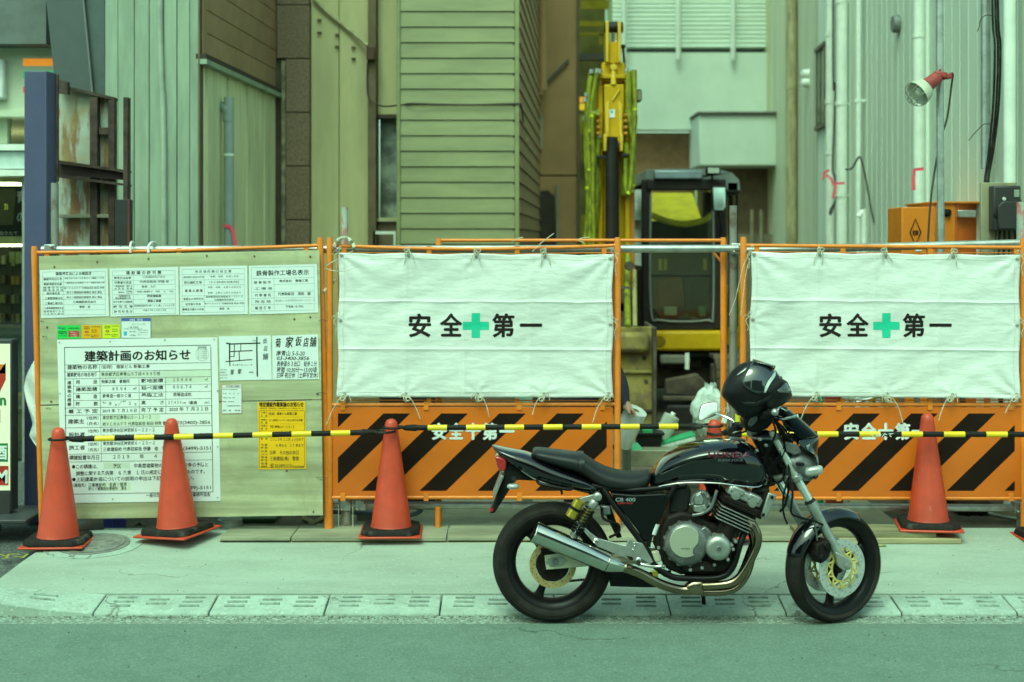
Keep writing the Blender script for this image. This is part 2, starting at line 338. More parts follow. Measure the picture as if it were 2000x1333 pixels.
# manhole cover
mc = S(182, 1063.5)
mh = thing('manhole_cover', 'round iron manhole cover set in the pale pavement at the first cone', 'manhole cover', mc)
sl = Matrix.Rotation(math.atan(APR1), 3, 'X')
def disc(rad0, rad1, h0, h1):
    b = MB(); b.lathe([(rad0,h0),(rad0,h1),(rad1,h1),(rad1,h0)] if rad0 > 0 else [(0.001,h1),(rad1,h1),(rad1,h0)], (0,0,0), 'Z', 40, cap=False)
    b.v = [mc+sl @ v for v in b.v]; return b
disc(.225, .295, -.03, .004).build('frame_ring', kerb_m, mh, smooth=True)
disc(0, .217, -.03, .004).build('cover', iron, mh, smooth=True)
b = disc(.17, .185, .0, .008)
for k in range(10):
    a = k*.628; v = [mc+sl @ Vector((math.cos(a)*.1+dx, math.sin(a)*.1+dy, dz)) for dx in (-.02,.02) for dy in (-.012,.012) for dz in (0,.008)]
    b.add(v, [(0,1,3,2),(4,6,7,5),(0,4,5,1),(2,3,7,6),(0,2,6,4),(1,5,7,3)])
b.build('raised_pattern', iron, mh)['kind'] = 'stuff'

# low deck of boards along the foot of the fence
deck = thing('plywood_deck', 'long low deck of weathered boards under the safety fence', 'deck', (-.3, 8.8, .12))
zt = .158
bx = [(430, 568), (569, 872), (874, 1130), (1132, 1580)]
for (p0, p1) in bx:
    x0 = (p0-1000)/F*8.64; x1 = (p1-1000)/F*8.64
    MB().bb(x0+.002, x1-.002, 8.63, 8.99, zt-.022+random.uniform(-.003,.002), zt+random.uniform(-.002,.003)).build('board', M('deck_board_%d' % p0, (.33,.33,.22), .75, var=.2, scale=5, stretch=(.3,1,1), spots=((.2,.16,.09),7,.66,(1,1,1),.5), bump=.2, bscale=30), deck, bevel=.003)
MB().bb((430-1000)/F*8.66, (566-1000)/F*8.66, 8.645, 8.70, .105, zt-.026).build('bearer', wood_dark, deck, bevel=.003)
MB().bb((568-1000)/F*8.66, (1080-1000)/F*8.66, 8.635, 8.69, .108, zt-.030).build('bearer', wood, deck, bevel=.003)
MB().bb((1082-1000)/F*8.66, (1575-1000)/F*8.66, 8.635, 8.69, .108, zt-.030).build('bearer', wood, deck, bevel=.003)
sp = thing('stacked_planks', 'two short planks stacked on the pavement under the right cone', 'planks', P(1770, 1056, 8.7))
MB().bb((1560-1000)/F*8.6, (1878-1000)/F*8.6, 8.60, 8.88, .124, .156).build('plank', wood, sp, bevel=.004)
MB().bb((1560-1000)/F*8.6, (1832-1000)/F*8.6, 8.63, 8.88, .157, .188).build('plank', M('mossy_timber', (.25,.24,.13), .85, var=.25, scale=8, stretch=(.2,2,3)), sp, bevel=.004)

# grit, chips and bits of leaf lying along the kerb foot and the joint
gr = MB(); rg = random.Random(5)
def chip(x, y, z, r_):
    n_ = rg.choice((4,5,6)); a0 = rg.uniform(0,6); base = [Vector((x+r_*rg.uniform(.6,1.1)*math.cos(a0+2*math.pi*k/n_), y+r_*rg.uniform(.6,1.1)*math.sin(a0+2*math.pi*k/n_), z)) for k in range(n_)]
    gr.prism(base, (0,0,r_*rg.uniform(.4,1.0)))
for k in range(900): chip(rg.uniform(-3.4,4.2), 7.43-abs(rg.gauss(0,.045)), -.003, rg.uniform(.002,.006))
for k in range(110):
    D = 7.705+abs(rg.gauss(0,.02)) if k % 2 else rg.uniform(7.72,8.6); x = rg.uniform(-2.4,4.0); chip(x, D, apz(D), rg.uniform(.0015,.0045))
for k in range(220): chip(rg.uniform(-3.6,4.4), rg.uniform(6.1,7.2), 0, rg.uniform(.002,.006))
o = gr.build('grit', M('grit', (.14,.15,.11), .9, rnd=.1)); o['kind'] = 'stuff'; o['label'] = 'small grit and chips scattered along the kerb and road'

# ================================================================ lettering (flat print turned into thin geometry)
fc = bpy.data.curves.new('type', 'FONT'); fc.resolution_u = 2
fo = bpy.data.objects.new('type', fc); COL.objects.link(fo)
TC = {}
def glyphs(s, bold=0, shear=0):
    k = (s, bold, shear)
    if k in TC: return TC[k]
    fc.body = s; fc.offset = bold; fc.shear = shear
    dg = bpy.context.evaluated_depsgraph_get(); dg.update()
    ev = fo.evaluated_get(dg); m = ev.to_mesh()
    vs = [v.co.copy() for v in m.vertices]; fs = [tuple(p.vertices) for p in m.polygons]; ev.to_mesh_clear()
    TC[k] = (vs, fs); return TC[k]
def put(mb, s, x0, x1, cy, h, tf, bold=.010, shear=0, vertical=False, refine=False, lift=0):
    """x0..x1 and cy, h in sheet units; tf turns sheet units into a world point. x1 None: natural width."""
    if vertical:
        n = len(s)
        for i, ch in enumerate(s): put(mb, ch, x0, x1, cy+(i+.5)*h, h*.9, tf, bold)
        return
    if bold > .0125:                              # heavy type: a few copies of the plain glyph, each a hair further forward
        d = (bold-.006)*h; wd = None if x1 is None else x1
        for k, (ox, oy) in enumerate(((-d,0),(d,0),(0,-d*.8),(0,d*.8))):
            put(mb, s, x0+ox+(d if x1 is not None else 0), None if x1 is None else x1+ox-d, cy+oy, h, tf, .006, shear, refine=refine, lift=lift+k*.00006)
        return
    vs, fs = glyphs(s, bold, shear)
    if not vs: return
    if refine:
        bm = bmesh.new(); bv = [bm.verts.new(v) for v in vs]
        for f in fs:
            try: bm.faces.new([bv[i] for i in f])
            except ValueError: pass
        bmesh.ops.triangulate(bm, faces=bm.faces)
        for _ in range(3):
            el = [e for e in bm.edges if e.calc_length() > .10]
            if el: bmesh.ops.subdivide_edges(bm, edges=el, cuts=1); bmesh.ops.triangulate(bm, faces=bm.faces)
        bm.verts.index_update(); vs = [v.co.copy() for v in bm.verts]; fs = [tuple(v.index for v in f.verts) for f in bm.faces]; bm.free()
    a, b = min(v.x for v in vs), max(v.x for v in vs)
    sx = h if x1 is None else (x1-x0)/max(b-a, 1e-6)
    if x1 is not None and len(s) == 1 and b-a < .5 and x1-x0 > h: sx = h
    mb.add([tf(x0+(v.x-a)*sx, cy-(v.y-.38)*h)-Vector((0,lift,0)) for v in vs], fs)
def put_hand(mb, s, x0, x1, cy, h, tf, seed=1, bold=.012):
    """brush hand: every character set by itself, a little turned, slanted and resized"""
    rn = random.Random(seed*31+len(s)); wts = [.5 if ord(c) < 256 else 1 for c in s]; tot = sum(wts); x = x0
    for c, wt in zip(s, wts):
        cw = (x1-x0)*wt/tot
        if c.strip():
            a = rn.uniform(-.10,.06); k = rn.uniform(.86,1.12); cx, yy = x+cw/2, cy+rn.uniform(-.07,.07)*h
            def tw(px, py, a=a, cx=cx, yy=yy, k=k): dx, dy = (px-cx)*k, (py-yy)*k; return tf(cx+dx*math.cos(a)-dy*math.sin(a), yy+dx*math.sin(a)+dy*math.cos(a))
            put(mb, c, x+cw*.06, x+cw*.94, yy, h, tw, bold*rn.uniform(.7,1.5), rn.uniform(.12,.32))
        x += cw
def sheet(name, label, cat, quad, D, mat, texts, rules=(), patches=(), group=None, thick=.0008, kind_mats=(ink,), conv=None, ref=None, tfs=None):
    """quad: photo pixels of the four corners TL TR BR BL; texts in photo pixels (conv maps other units to pixels)"""
    c = P(sum(q[0] for q in quad)/4, max(q[1] for q in quad), D)
    t = thing(name, label, cat, c, 0, group)
    MB().prism([P(x, y, D) for x, y in quad], (0, thick, 0)).build('sheet' if thick < .002 else 'board', mat, t)
    conv = conv or (lambda x, y: (x, y))
    def tf(dd): return lambda x, y: P(*conv(x, y), D-dd)
    if patches:
        groups = {}
        for m, x0, y0, x1, y1 in patches: groups.setdefault(m.name, (m, MB()))[1].add([tf(.0004)(x0,y0), tf(.0004)(x1,y0), tf(.0004)(x1,y1), tf(.0004)(x0,y1)], [(0,3,2,1)])
        for m, b in groups.values():
            b.build('printed_patch', m, t)['kind'] = 'stuff'
    groups = {}
    for tx in texts:
        m = tx[5] if len(tx) > 5 and tx[5] else kind_mats[0]; kw = tx[6] if len(tx) > 6 else {}
        if kw.get('shear') and tx[2] is not None and len(tx[0]) < 4: put_hand(groups.setdefault(m.name, (m, MB()))[1], tx[0], tx[1], tx[2], tx[3], tx[4], tf(.0008), seed=int(tx[3]), bold=kw.get('bold', .010)); continue
        put(groups.setdefault(m.name, (m, MB()))[1], tx[0], tx[1], tx[2], tx[3], tx[4], tf(.0008), **kw)
    for r in rules:
        m = r[5] if len(r) > 5 else kind_mats[0]; x0, y0, x1, y1, w_ = r[:5]
        b = groups.setdefault(m.name, (m, MB()))[1]; T = tf(.0008); p, q = T(x0,y0), T(x1,y1); d = (q-p).normalized(); nn = Vector((-d.z,0,d.x))*w_/F*D*.5
        b.add([p-nn, p+nn, q+nn, q-nn], [(0,1,2,3)])
    for m, b in groups.values(): b.build('lettering', m, t)['kind'] = 'stuff'
    return t
def frame_rules(x0, y0, x1, y1, w_, m=None):
    L_ = [(x0,y0,x1,y0,w_),(x0,y1,x1,y1,w_),(x0,y0,x0,y1,w_),(x1,y0,x1,y1,w_)]
    return [l+(m,) for l in L_] if m else L_

FD = 8.90                                       # depth of the fence line
# ================================================================ SAFETY FENCE UNITS
def post(px0, py0, px1, py1, D=FD, r=.0205):
    return MB().tube([P(px0,py0,D), P(px0*.985+px1*.015,py0*.985+py1*.015,D), P(px1,py1,D)], [r*.8, r, r], 14)
def tie(parent, px, py, up=10, side=1, D=FD, long=26, name='tie_string'):
    """a cotton string: through an eyelet at (px,py), round the rail and two loose ends"""
    b = MB(); q = lambda x, y, d=0: P(px+x, py+y, D-.03-d)
    rj = lambda a: random.uniform(-a, a)
    b.tube([q(0,0), q(2+rj(1),-up*.5,.02), q(0+rj(2),-up,.012), q(-4,-up*.55,.02), q(0,0,.01)], .0034, 5, smooth=4)
    b.tube([q(0,-up*.6,.02), q(side*6+rj(2),-up*.3+rj(2),.022), q(side*long*.3,long*.4+rj(4),.015), q(side*long*.42+rj(4),long*.8,.012)], .0032, 5, smooth=4)
    b.tube([q(0,-up*.6,.02), q(-side*6+rj(2),rj(3),.022), q(-side*12+rj(3),12+rj(5),.015)], .0032, 5, smooth=4)
    b.tube([q(0,-up*.6,.022), q(4*side,-up*.9,.03), q(9*side,-up*.7,.028), q(5*side,-up*.45,.026), q(0,-up*.6,.022)], .0032, 5, smooth=4)
    return b.build(name, rope, parent, smooth=True)
def stripe_polys(x0, x1, y0, y1, xb, wd, shift):
    """parallelogram from (xb, y1) to (xb+shift, y0), clipped to x0..x1"""
    pts = [(xb,y1),(xb+wd,y1),(xb+wd+shift,y0),(xb+shift,y0)]
    def clip(pp, ax, lim, keep_less):
        out = []
        for i in range(len(pp)):
            a, b = pp[i], pp[(i+1) % len(pp)]; ia = (a[ax] <= lim) == keep_less; ib = (b[ax] <= lim) == keep_less
            if ia: out.append(a)
            if ia != ib:
                t = (lim-a[ax])/(b[ax]-a[ax]); out.append((a[0]+(b[0]-a[0])*t, a[1]+(b[1]-a[1])*t))
        return out
    pts = clip(pts, 0, x1, True)
    if len(pts) > 2: pts = clip(pts, 0, x0, False)
    return pts if len(pts) > 2 else None
def stripe_panel(t, x0, y0, x1, y1, bottoms, textx, D=FD):
    MB().prism([P(x0,y0,D-.006), P(x1,y0,D-.006), P(x1,y1,D-.006), P(x0,y1,D-.006)], (0,.010,0)).build('panel', orange_panel, t, bevel=.002)
    for xb in bottoms:
        pp = stripe_polys(x0+10, x1-12, y0+12, y1-11, xb, 52, (y1-y0-23)*1.03)
        if pp: MB().prism([P(x,y,D-.0072) for x, y in pp], (0,.0010,0)).build('stripe', stripe_m, t)
    b = MB(); T = lambda x, y: P(x, y, D-.0084)
    for ch, x in zip('安全十第一', textx): put(b, ch, x-15, x+15, 843, 34, T, bold=.045)
    b.build('lettering', ink_white, t)['kind'] = 'stuff'
    lug = MB()
    for lx in (x0+20, (x0*2+x1)/3, (x0+2*x1)/3, x1-20):
        lug.box(P(lx, y0-3, D-.006), (.030, .016, .05)); lug.box(P(lx, y1+1, D-.006), (.030, .016, .05))
    lug.build('lugs', orange_pipe, t)['kind'] = 'stuff'
def rail(t, pts, r, name='rail', m=None): return MB().tube(pts, r, 10, smooth=5 if len(pts) > 2 else 0).build(name, m or orange_pipe, t, smooth=True)

# unit A (left): its posts lean a little and it carries the notice board
fa = thing('safety_fence', 'orange pipe fence frame leaning slightly, carrying the plywood notice board', 'fence', P(354,1038,FD), 0, 'orange safety fence units')
post(67,481,83,1042).build('post', orange_pipe, fa, smooth=True); post(625,464,640,1036).build('post', orange_pipe, fa, smooth=True)
rail(fa, [P(72,494,FD), P(300,491,FD), P(480,485,FD), P(624,480,FD)], .012)
rail(fa, [P(80,1000,FD+.02), P(636,992,FD+.02)], .012)
lg = MB()
for x, y in ((92,501),(598,486),(350,494)): lg.box(P(x,y,FD), (.03,.014,.06))
lg.build('lugs', orange_pipe, fa)['kind'] = 'stuff'

# unit B (middle)
fb = thing('safety_fence', 'orange fence unit with striped panel behind the third cone, hung with a white banner', 'fence', P(925,1038,FD), 0, 'orange safety fence units')
post(644,464,644,1038).build('post', orange_pipe, fb, smooth=True); post(1206,464,1206,1038).build('post', orange_pipe, fb, smooth=True)
rail(fb, [P(648,480,FD), P(780,485,FD), P(930,487,FD), P(1080,484,FD), P(1204,480,FD)], .0125)
rail(fb, [P(648,791,FD), P(1204,790,FD)], .0125); rail(fb, [P(648,972,FD), P(1204,972,FD)], .0125)
rail(fb, [P(662,493,FD+.01), P(930,496,FD+.01), P(1196,494,FD+.01)], .004, 'mesh_edge_wire'); rail(fb, [P(662,782,FD+.01), P(1196,783,FD+.01)], .004, 'mesh_edge_wire')
rail(fb, [P(660,494,FD+.01), P(660,782,FD+.01)], .004, 'mesh_edge_wire'); rail(fb, [P(1198,494,FD+.01), P(1198,782,FD+.01)], .004, 'mesh_edge_wire')
for fu, xs in ((fb, (672,838,1010,1180)),):
    lg = MB()
    for x in xs: lg.box(P(x,489,FD), (.03,.014,.05)); lg.box(P(x,785,FD), (.028,.014,.04))
    lg.build('lugs', orange_pipe, fu)['kind'] = 'stuff'
post(855,990,855,1036,FD+.03,.017).build('leg', orange_pipe, fb, smooth=True)
stripe_panel(fb, 650, 796, 1197, 970, [706.4-226+113*k-0 for k in range(-0,8)], (858,891,924,957,990))

# unit C: a bare gate frame standing just behind B
fcn = thing('safety_fence', 'bare orange fence frame standing behind the others in front of the excavator', 'fence', P(1135,1030,FD+.16), 0, 'orange safety fence units')
post(857,466,857,1020,FD+.16).build('post', orange_pipe, fcn, smooth=True); post(1413,464,1413,1020,FD+.16).build('post', orange_pipe, fcn, smooth=True)
rail(fcn, [P(861,470,FD+.16), P(1410,470,FD+.16)], .0115)
MB().prism([P(660,800,FD+.16), P(1195,800,FD+.16), P(1195,960,FD+.16), P(660,960,FD+.16)], (0,.008,0)).build('panel', orange_panel, fcn)
b = MB(); b.tube([P(1392,492,FD+.16), P(1409,512,FD+.16)], .008, 8); b.build('corner_brace', orange_pipe, fcn, smooth=True)

# unit D (right)
fd = thing('safety_fence', 'orange fence unit with striped panel at the right edge, behind the motorcycle front wheel', 'fence', P(1725,1038,FD), 0, 'orange safety fence units')
post(1452,463,1450,1038).build('post', orange_pipe, fd, smooth=True); post(1998,466,2000,1038).build('post', orange_pipe, fd, smooth=True)
rail(fd, [P(1456,480,FD), P(1720,482,FD), P(1996,484,FD)], .0125)
rail(fd, [P(1456,790,FD), P(1996,791,FD)], .0125); rail(fd, [P(1456,973,FD), P(1996,974,FD)], .0125)
rail(fd, [P(1466,492,FD+.01), P(1730,495,FD+.01), P(1992,494,FD+.01)], .004, 'mesh_edge_wire'); rail(fd, [P(1466,782,FD+.01), P(1992,782,FD+.01)], .004, 'mesh_edge_wire')
rail(fd, [P(1996,494,FD+.01), P(1994,782,FD+.01)], .004, 'mesh_edge_wire')
lg = MB()
for x in (1478,1646,1816,1984): lg.box(P(x,489,FD), (.03,.014,.05)); lg.box(P(x,785,FD), (.028,.014,.04))
lg.build('lugs', orange_pipe, fd)['kind'] = 'stuff'
stripe_panel(fd, 1460, 796, 1994, 970, [1625-226+112.6*k for k in range(6)], (1663,1697,1730,1763,1795))

# ================================================================ BANNERS
def banner(label, TL, TR, BR, BL, textpos, eyel, seed):
    t = thing('banner', label, 'banner', P((BL[0]+BR[0])/2, BL[1], FD-.05), 0, 'white banners tied to the fence')
    rnd = random.Random(seed); D0 = FD-.04
    pulls = [(u, v) for u, v in eyel]
    def disp(u, v):
        z = 0
        for c in (1/3, 2/3): z += .0055*math.exp(-((v-c)/.008)**2)
        for c in (.245, .46, .70): z += .0042*math.exp(-((u-c)/.007)**2)
        n1 = noise.noise(Vector((u*3+seed, v*2, 0)))*.014+noise.noise(Vector((u*9+v*5+seed, v*7, 3)))*.006+noise.noise(Vector((u*20, v*46+seed, 7)))*.0009
        e = min(u, 1-u, v, 1-v); z += n1*min(1, e*8+.25)
        for eu, ev in eyel:                       # pulls at every tie
            du, dv = (u-eu)*1.75, v-ev; rr = math.hypot(du, dv)+1e-4; z += .0045*math.cos(math.atan2(dv, du)*7+seed+eu*9)*math.exp(-rr*9)*min(1, rr*14)
        # drag folds fanning out of the corners
        for cx, cy in ((0,0),(1,0),(1,1),(0,1)):
            dx, dy = (u-cx)*1.75, v-cy; rr = math.hypot(dx, dy)+1e-4; an = math.atan2(dy, dx)
            z += .006*math.sin(an*11+seed)*math.exp(-rr*3.2)*min(1, rr*6)
        return z
    def fn(u, v):
        sagt = 2.5*(1-abs(math.cos(math.pi*4*u))) if v < .5 else 0
        x = (TL[0]*(1-u)+TR[0]*u)*(1-v)+(BL[0]*(1-u)+BR[0]*u)*v
        y = (TL[1]*(1-u)+TR[1]*u+sagt)*(1-v)+(BL[1]*(1-u)+BR[1]*u)*v
        # the long edges are pulled in a little between the eyelets
        x += (3.0*math.sin(math.pi*2*v)**2)*(1 if u < .5 else -1)*abs(u-.5)*2
        return P(x, y, D0-disp(u, v))
    g = MB().grid(fn, 150, 84).build('cloth', tarp_m, t, smooth=True, solid=.0008)
    hem = MB(); 
    for v in (.035, .965): hem.tube([fn(.005+.99*i/60, v)-Vector((0,.0012,0)) for i in range(61)], .0011, 4)
    for u in (.02, .98): hem.tube([fn(u, .02+.96*i/40)-Vector((0,.0012,0)) for i in range(41)], .0011, 4)
    hem.build('hem_stitching', M('hem_thread_%d' % seed, (.6,.62,.56), .7), t)['kind'] = 'stuff'
    # print: mapped onto the wavy cloth, slightly in front of it
    def onto(px, py, dd=.0022):
        u = (px-(TL[0]+BL[0])/2)/((TR[0]+BR[0])/2-(TL[0]+BL[0])/2); v = (py-(TL[1]+TR[1])/2)/((BL[1]+BR[1])/2-(TL[1]+TR[1])/2)
        q = P(px, py, D0-disp(min(max(u,0),1), min(max(v,0),1))-dd); return q
    b = MB()
    for ch, x in zip('安全第一', textpos[:2]+textpos[3:]): put(b, ch, x-22, x+22, textpos[5], 48, onto, bold=.030, refine=True)
    b.build('lettering', ink_tarp, t)['kind'] = 'stuff'
    cx = textpos[2]; cy = textpos[5]+.5; b = MB()
    for (x0,x1,y0,y1) in ((cx-25.5,cx-8,cy-7.5,cy+8),(cx-8,cx+8.5,cy-24.5,cy+23.5),(cx+8.5,cx+26,cy-7.5,cy+8)):
        n = 6; b.grid(lambda u, v: onto(x0+(x1-x0)*u, y0+(y1-y0)*v), n, n)
    b.build('green_cross', ink_green, t)
    for u, v in eyel:
        p = fn(u, v); b = MB().lathe([(.004,-.003),(.0095,-.003),(.0095,.001),(.004,.001)], p-Vector((0,.002,0)), 'Y', 12, cap=False); b.build('eyelet', galv, t, smooth=True)
    for i, (u, v) in enumerate(eyel):
        p = fn(u, v); px, py = 1000+p.x*F/p.y, HZ+(H-p.z)*F/p.y
        if v < .1 and 0 < u < 1 and .02 < u < .98: tie(t, px, py, 17, rnd.choice((-1,1)), FD-.01, rnd.uniform(14,26))
        elif v > .9: tie(t, px, py, -16, rnd.choice((-1,1)), FD-.01, rnd.uniform(44,76))
        else: 
            sgn = -1 if u < .5 else 1
            b = MB(); q = lambda x, y, d=0: P(px+x*sgn, py+y, FD-.05-d)
            b.tube([q(0,0,0), q(8,-6,.01), q(14,-9,.02), q(18,-3,0)], .0024, 5, smooth=4)
            b.tube([q(8,-6,.012), q(14,2,.02), q(9,14,.02), q(11,26+rnd.uniform(-6,10),.015)], .0022, 5, smooth=4)
            b.tube([q(8,-6,.012), q(2,-14,.02), q(4,-18,.02), q(10,-10,.02)], .0022, 5, smooth=4)
            b.build('tie_string', rope, t, smooth=True)
    return t
eA = [(.012,.02),(.255,.02),(.5,.02),(.75,.02),(.988,.03),(.012,.47),(.988,.49),(.03,.975),(.25,.975),(.51,.975),(.75,.975),(.985,.97)]
banner('white safety banner with green cross tied to the middle fence above the striped panel', (661,494), (1199,497), (1197,777), (657,776), (820,881,929,983,1037,636), eA, 3)
bR = banner('white safety banner with green cross at the right edge, partly behind the motorcycle helmet', (1467,492), (1993,498), (1993,779), (1461,774), (1622,1675,1731,1785,1837,636), eA, 11)
b = MB(); b.tube([P(1466,494,FD-.06), P(1452,520,FD-.07), P(1436,585,FD-.075), P(1424,616,FD-.07)], .0024, 5, smooth=5); b.tube([P(1464,505,FD-.06), P(1456,540,FD-.07), P(1450,590,FD-.075), P(1447,617,FD-.07)], .0024, 5, smooth=5)
b.build('loose_string', rope, bR, smooth=True)['kind'] = 'stuff'
# odd ends of string on the top rail and a loose end across the middle banner
for (pts) in ([(1000,472),(1012,466),(1022,464)],[(1040,492),(1058,474),(1074,462),(1082,456)],[(1140,474),(1130,469),(1138,465),(1152,464)],[(690,490),(672,500),(650,512),(636,520)]):
    o = MB().tube([P(x,y,FD-.03) for x, y in pts], .0028, 5, smooth=4).build('string_end', rope, fb, smooth=True)
MB().tube([P(636,524,FD-.07), P(650,529,FD-.09), P(672,530,FD-.09), P(690,525,FD-.09), P(704,518,FD-.085)], .0024, 5, smooth=5).build('string_end', rope, fb, smooth=True)
# coiled rope over the top rail left of the middle banner
b = MB(); b.tube([P(672+19*math.cos(a), 484-19*math.sin(a), FD-.02-.02*math.sin(a*9)) for a in [math.pi*(1.05-1.1*k/24) for k in range(25)]], .011, 8); b.tube([P(632,570,FD-.02),P(646,556,FD+.03),P(658,545,FD+.03)], .009, 8)
tag(b.build('rope_coil', rope, None, smooth=True), 'pale rope wrapped over the grey rail above the middle fence post', 'rope')

# ================================================================ GREY SCAFFOLD PIPES
def clampon(t, px, py, D):
    b = MB(); c = P(px, py, D); b.bb(c.x-.035, c.x+.035, c.y-.04, c.y+.035, c.z-.034, c.z+.034); b.cyl(c+Vector((.02,-.04,.02)), c+Vector((.02,-.075,.02)), .007); b.cyl(c+Vector((-.02,-.04,-.02)), c+Vector((-.02,-.07,-.02)), .007)
    b.cyl(c+Vector((.02,-.045,.02)), c+Vector((.02,-.058,.02)), .014, seg=6)
    return b.build('clamp', galv, t, bevel=.006)
def pipe(label, p0, p1, m=None, r=.0243, clamps=(), mid=None, group='grey scaffold pipes of the fence', cat='pipe', nm='scaffold_pipe'):
    t = thing(nm, label, cat, p1, 0, group)
    MB().tube([p0]+(mid or [])+[p1], r, 16).build('tube', m or galv, t, smooth=True)
    for c in clamps: clampon(t, *c)
    return t
PD = FD+.075
pipe('grey scaffold pipe along the top of the notice board and the middle banner', P(82,488,PD), P(1446,486,PD), clamps=[(100,488,PD)])
pipe('grey scaffold pipe rising to the right above the right banner', P(1440,490,PD+.02), P(2040,474,PD+.02))
pipe('grey scaffold pipe low along the ground behind the fence panels', P(640,986,PD+.02), P(2040,993,PD+.02), clamps=[(676,986,PD+.02),(706,985,PD+.02),(1988,990,PD+.02)])
pipe('upright grey scaffold pipe right of the excavator cab, clamped to the top rail', P(1432,402,PD+.06), P(1432,1035,PD+.06), m=rusty_pipe, clamps=[(1437,486,PD+.03)])
pp = pipe('short upright pipe end flecked with red paint above the middle fence', P(673,405,PD+.06), P(673,1030,PD+.06), m=M('red_flecked_pipe', (.42,.48,.40), .6, spots=((.50,.10,.09), 16, .46, (1,1,.5), .8)), r=.022)
pipe('flat grey steel upright beside the blue pillar behind the notice board', P(107,358,PD+.06), P(107,1030,PD+.06), m=rusty_pipe, r=.024)
pipe('grey scaffold upright with flaking red paint at the right edge', P(1996,395,PD+.1), P(1996,1035,PD+.1), m=MATS['red_flecked_pipe'], r=.034)
# jack base, hose and boxes seen under the fence
t = thing('jack_base', 'screw jack base with white ties standing under the middle fence post', 'jack base', P(676,1035,PD+.02))
MB().cyl(P(677,992,PD+.02), P(677,1034,PD+.02), .028).build('tube', rusty_pipe, t, smooth=True)
c = P(677,1035,PD+.02); MB().bb(c.x-.07, c.x+.07, c.y-.07, c.y+.07, c.z-.004, c.z+.008).build('plate', rusty_pipe, t)
for dx in (-.045,.045): MB().cyl(c+Vector((dx,-.05,.19)), c+Vector((dx,-.05,.01)), .003, seg=6).build('tie', rope, t)
for d, nm, lab, m in ((((695,755,1003,1036),9.2), 'grey_box', 'plain grey plastic box on the ground behind the third cone', M('grey_plastic', (.26,.28,.24), .6)),):
    (x0,x1,y0,y1), D = d; t = thing(nm, lab, 'box', P((x0+x1)/2,y1,D)); a, b_ = P(x0,y0,D), P(x1,y1,D)
    MB().bb(a.x, b_.x, D, D+.2, b_.z, a.z).build('body', m, t, bevel=.012); MB().bb(a.x-.008, b_.x+.008, D-.008, D+.208, a.z-.01, a.z+.012).build('lid', m, t, bevel=.006)
b = MB(); b.tube([P(640,1000,9.15),P(720,1003,9.14),P(790,1008,9.05),P(822,998,9.08),P(800,990,9.16),P(740,992,9.22)], .014, 8, smooth=6)
tag(b.build('hose', M('blue_grey_hose', (.09,.13,.16), .5), None, smooth=True), 'blue grey hose looped on the ground behind the third cone', 'hose')
t = thing('grey_can', 'short grey round can under the notice board near the second cone', 'can', P(450,1036,9.0)); b = MB(); c = P(450,1037,9.0)
b.lathe([(.070,0),(.074,.004),(.074,.078),(.070,.082),(.0005,.080)], c, 'Z', 24); b.build('body', M('can_grey', (.30,.33,.29), .5), t, smooth=True); MB().lathe([(.076,.07),(.079,.075),(.076,.08)], c, 'Z', 24, cap=False).build('rim', galv, t, smooth=True)
t = thing('green_crate', 'dark green crate under the notice board right of the grey can', 'crate', P(505,1037,9.15)); a, b_ = P(474,1014,9.15), P(535,1037,9.15)
MB().bb(a.x, b_.x, 9.15, 9.4, b_.z, a.z).build('body', M('crate_green', (.05,.12,.06), .6), t, bevel=.01); MB().bb(a.x-.01, b_.x+.01, 9.14, 9.41, a.z-.015, a.z+.005).build('rim', MATS['crate_green'], t, bevel=.004)
t = thing('blue_scoop', 'dark blue plastic scoop standing under the left of the notice board', 'scoop', P(222,1050,8.98))
MB().prism([P(200,1014,8.99), P(246,1014,8.99), P(242,1052,8.97), P(203,1052,8.97)], (0,.03,0)).build('blade', M('scoop_blue', (.03,.05,.28), .4), t, bevel=.008)
b = MB()
for k in range(3): b.box(P(218,1022+k*9,8.965), (.012,.012,.014))
b.build('emboss', MATS['scoop_blue'], t)['kind'] = 'stuff'
b = MB(); b.cyl(P(245,1045,9.05), P(276,1026,9.1), .022); tag(b.build('pipe_offcut', rubber, None, smooth=True), 'black pipe offcut lying under the notice board beside the blue scoop', 'pipe')
for k, (x0,y0,x1,y1) in enumerate([(300,1040,345,1010),(640,1008,600,1030),(590,1012,640,1036)]):
    b = MB(); b.tube([P(x0,y0,9.1+.03*k),P(x1,y1,9.12+.03*k)], .02, 4)
    tag(b.build('timber_offcut', wood if k else paper_b, None), ['white board offcut leaning under the notice board behind the second cone','timber offcut leaning against the left foot of the middle fence','lower timber offcut beside the feet of the two orange posts'][k], 'timber')

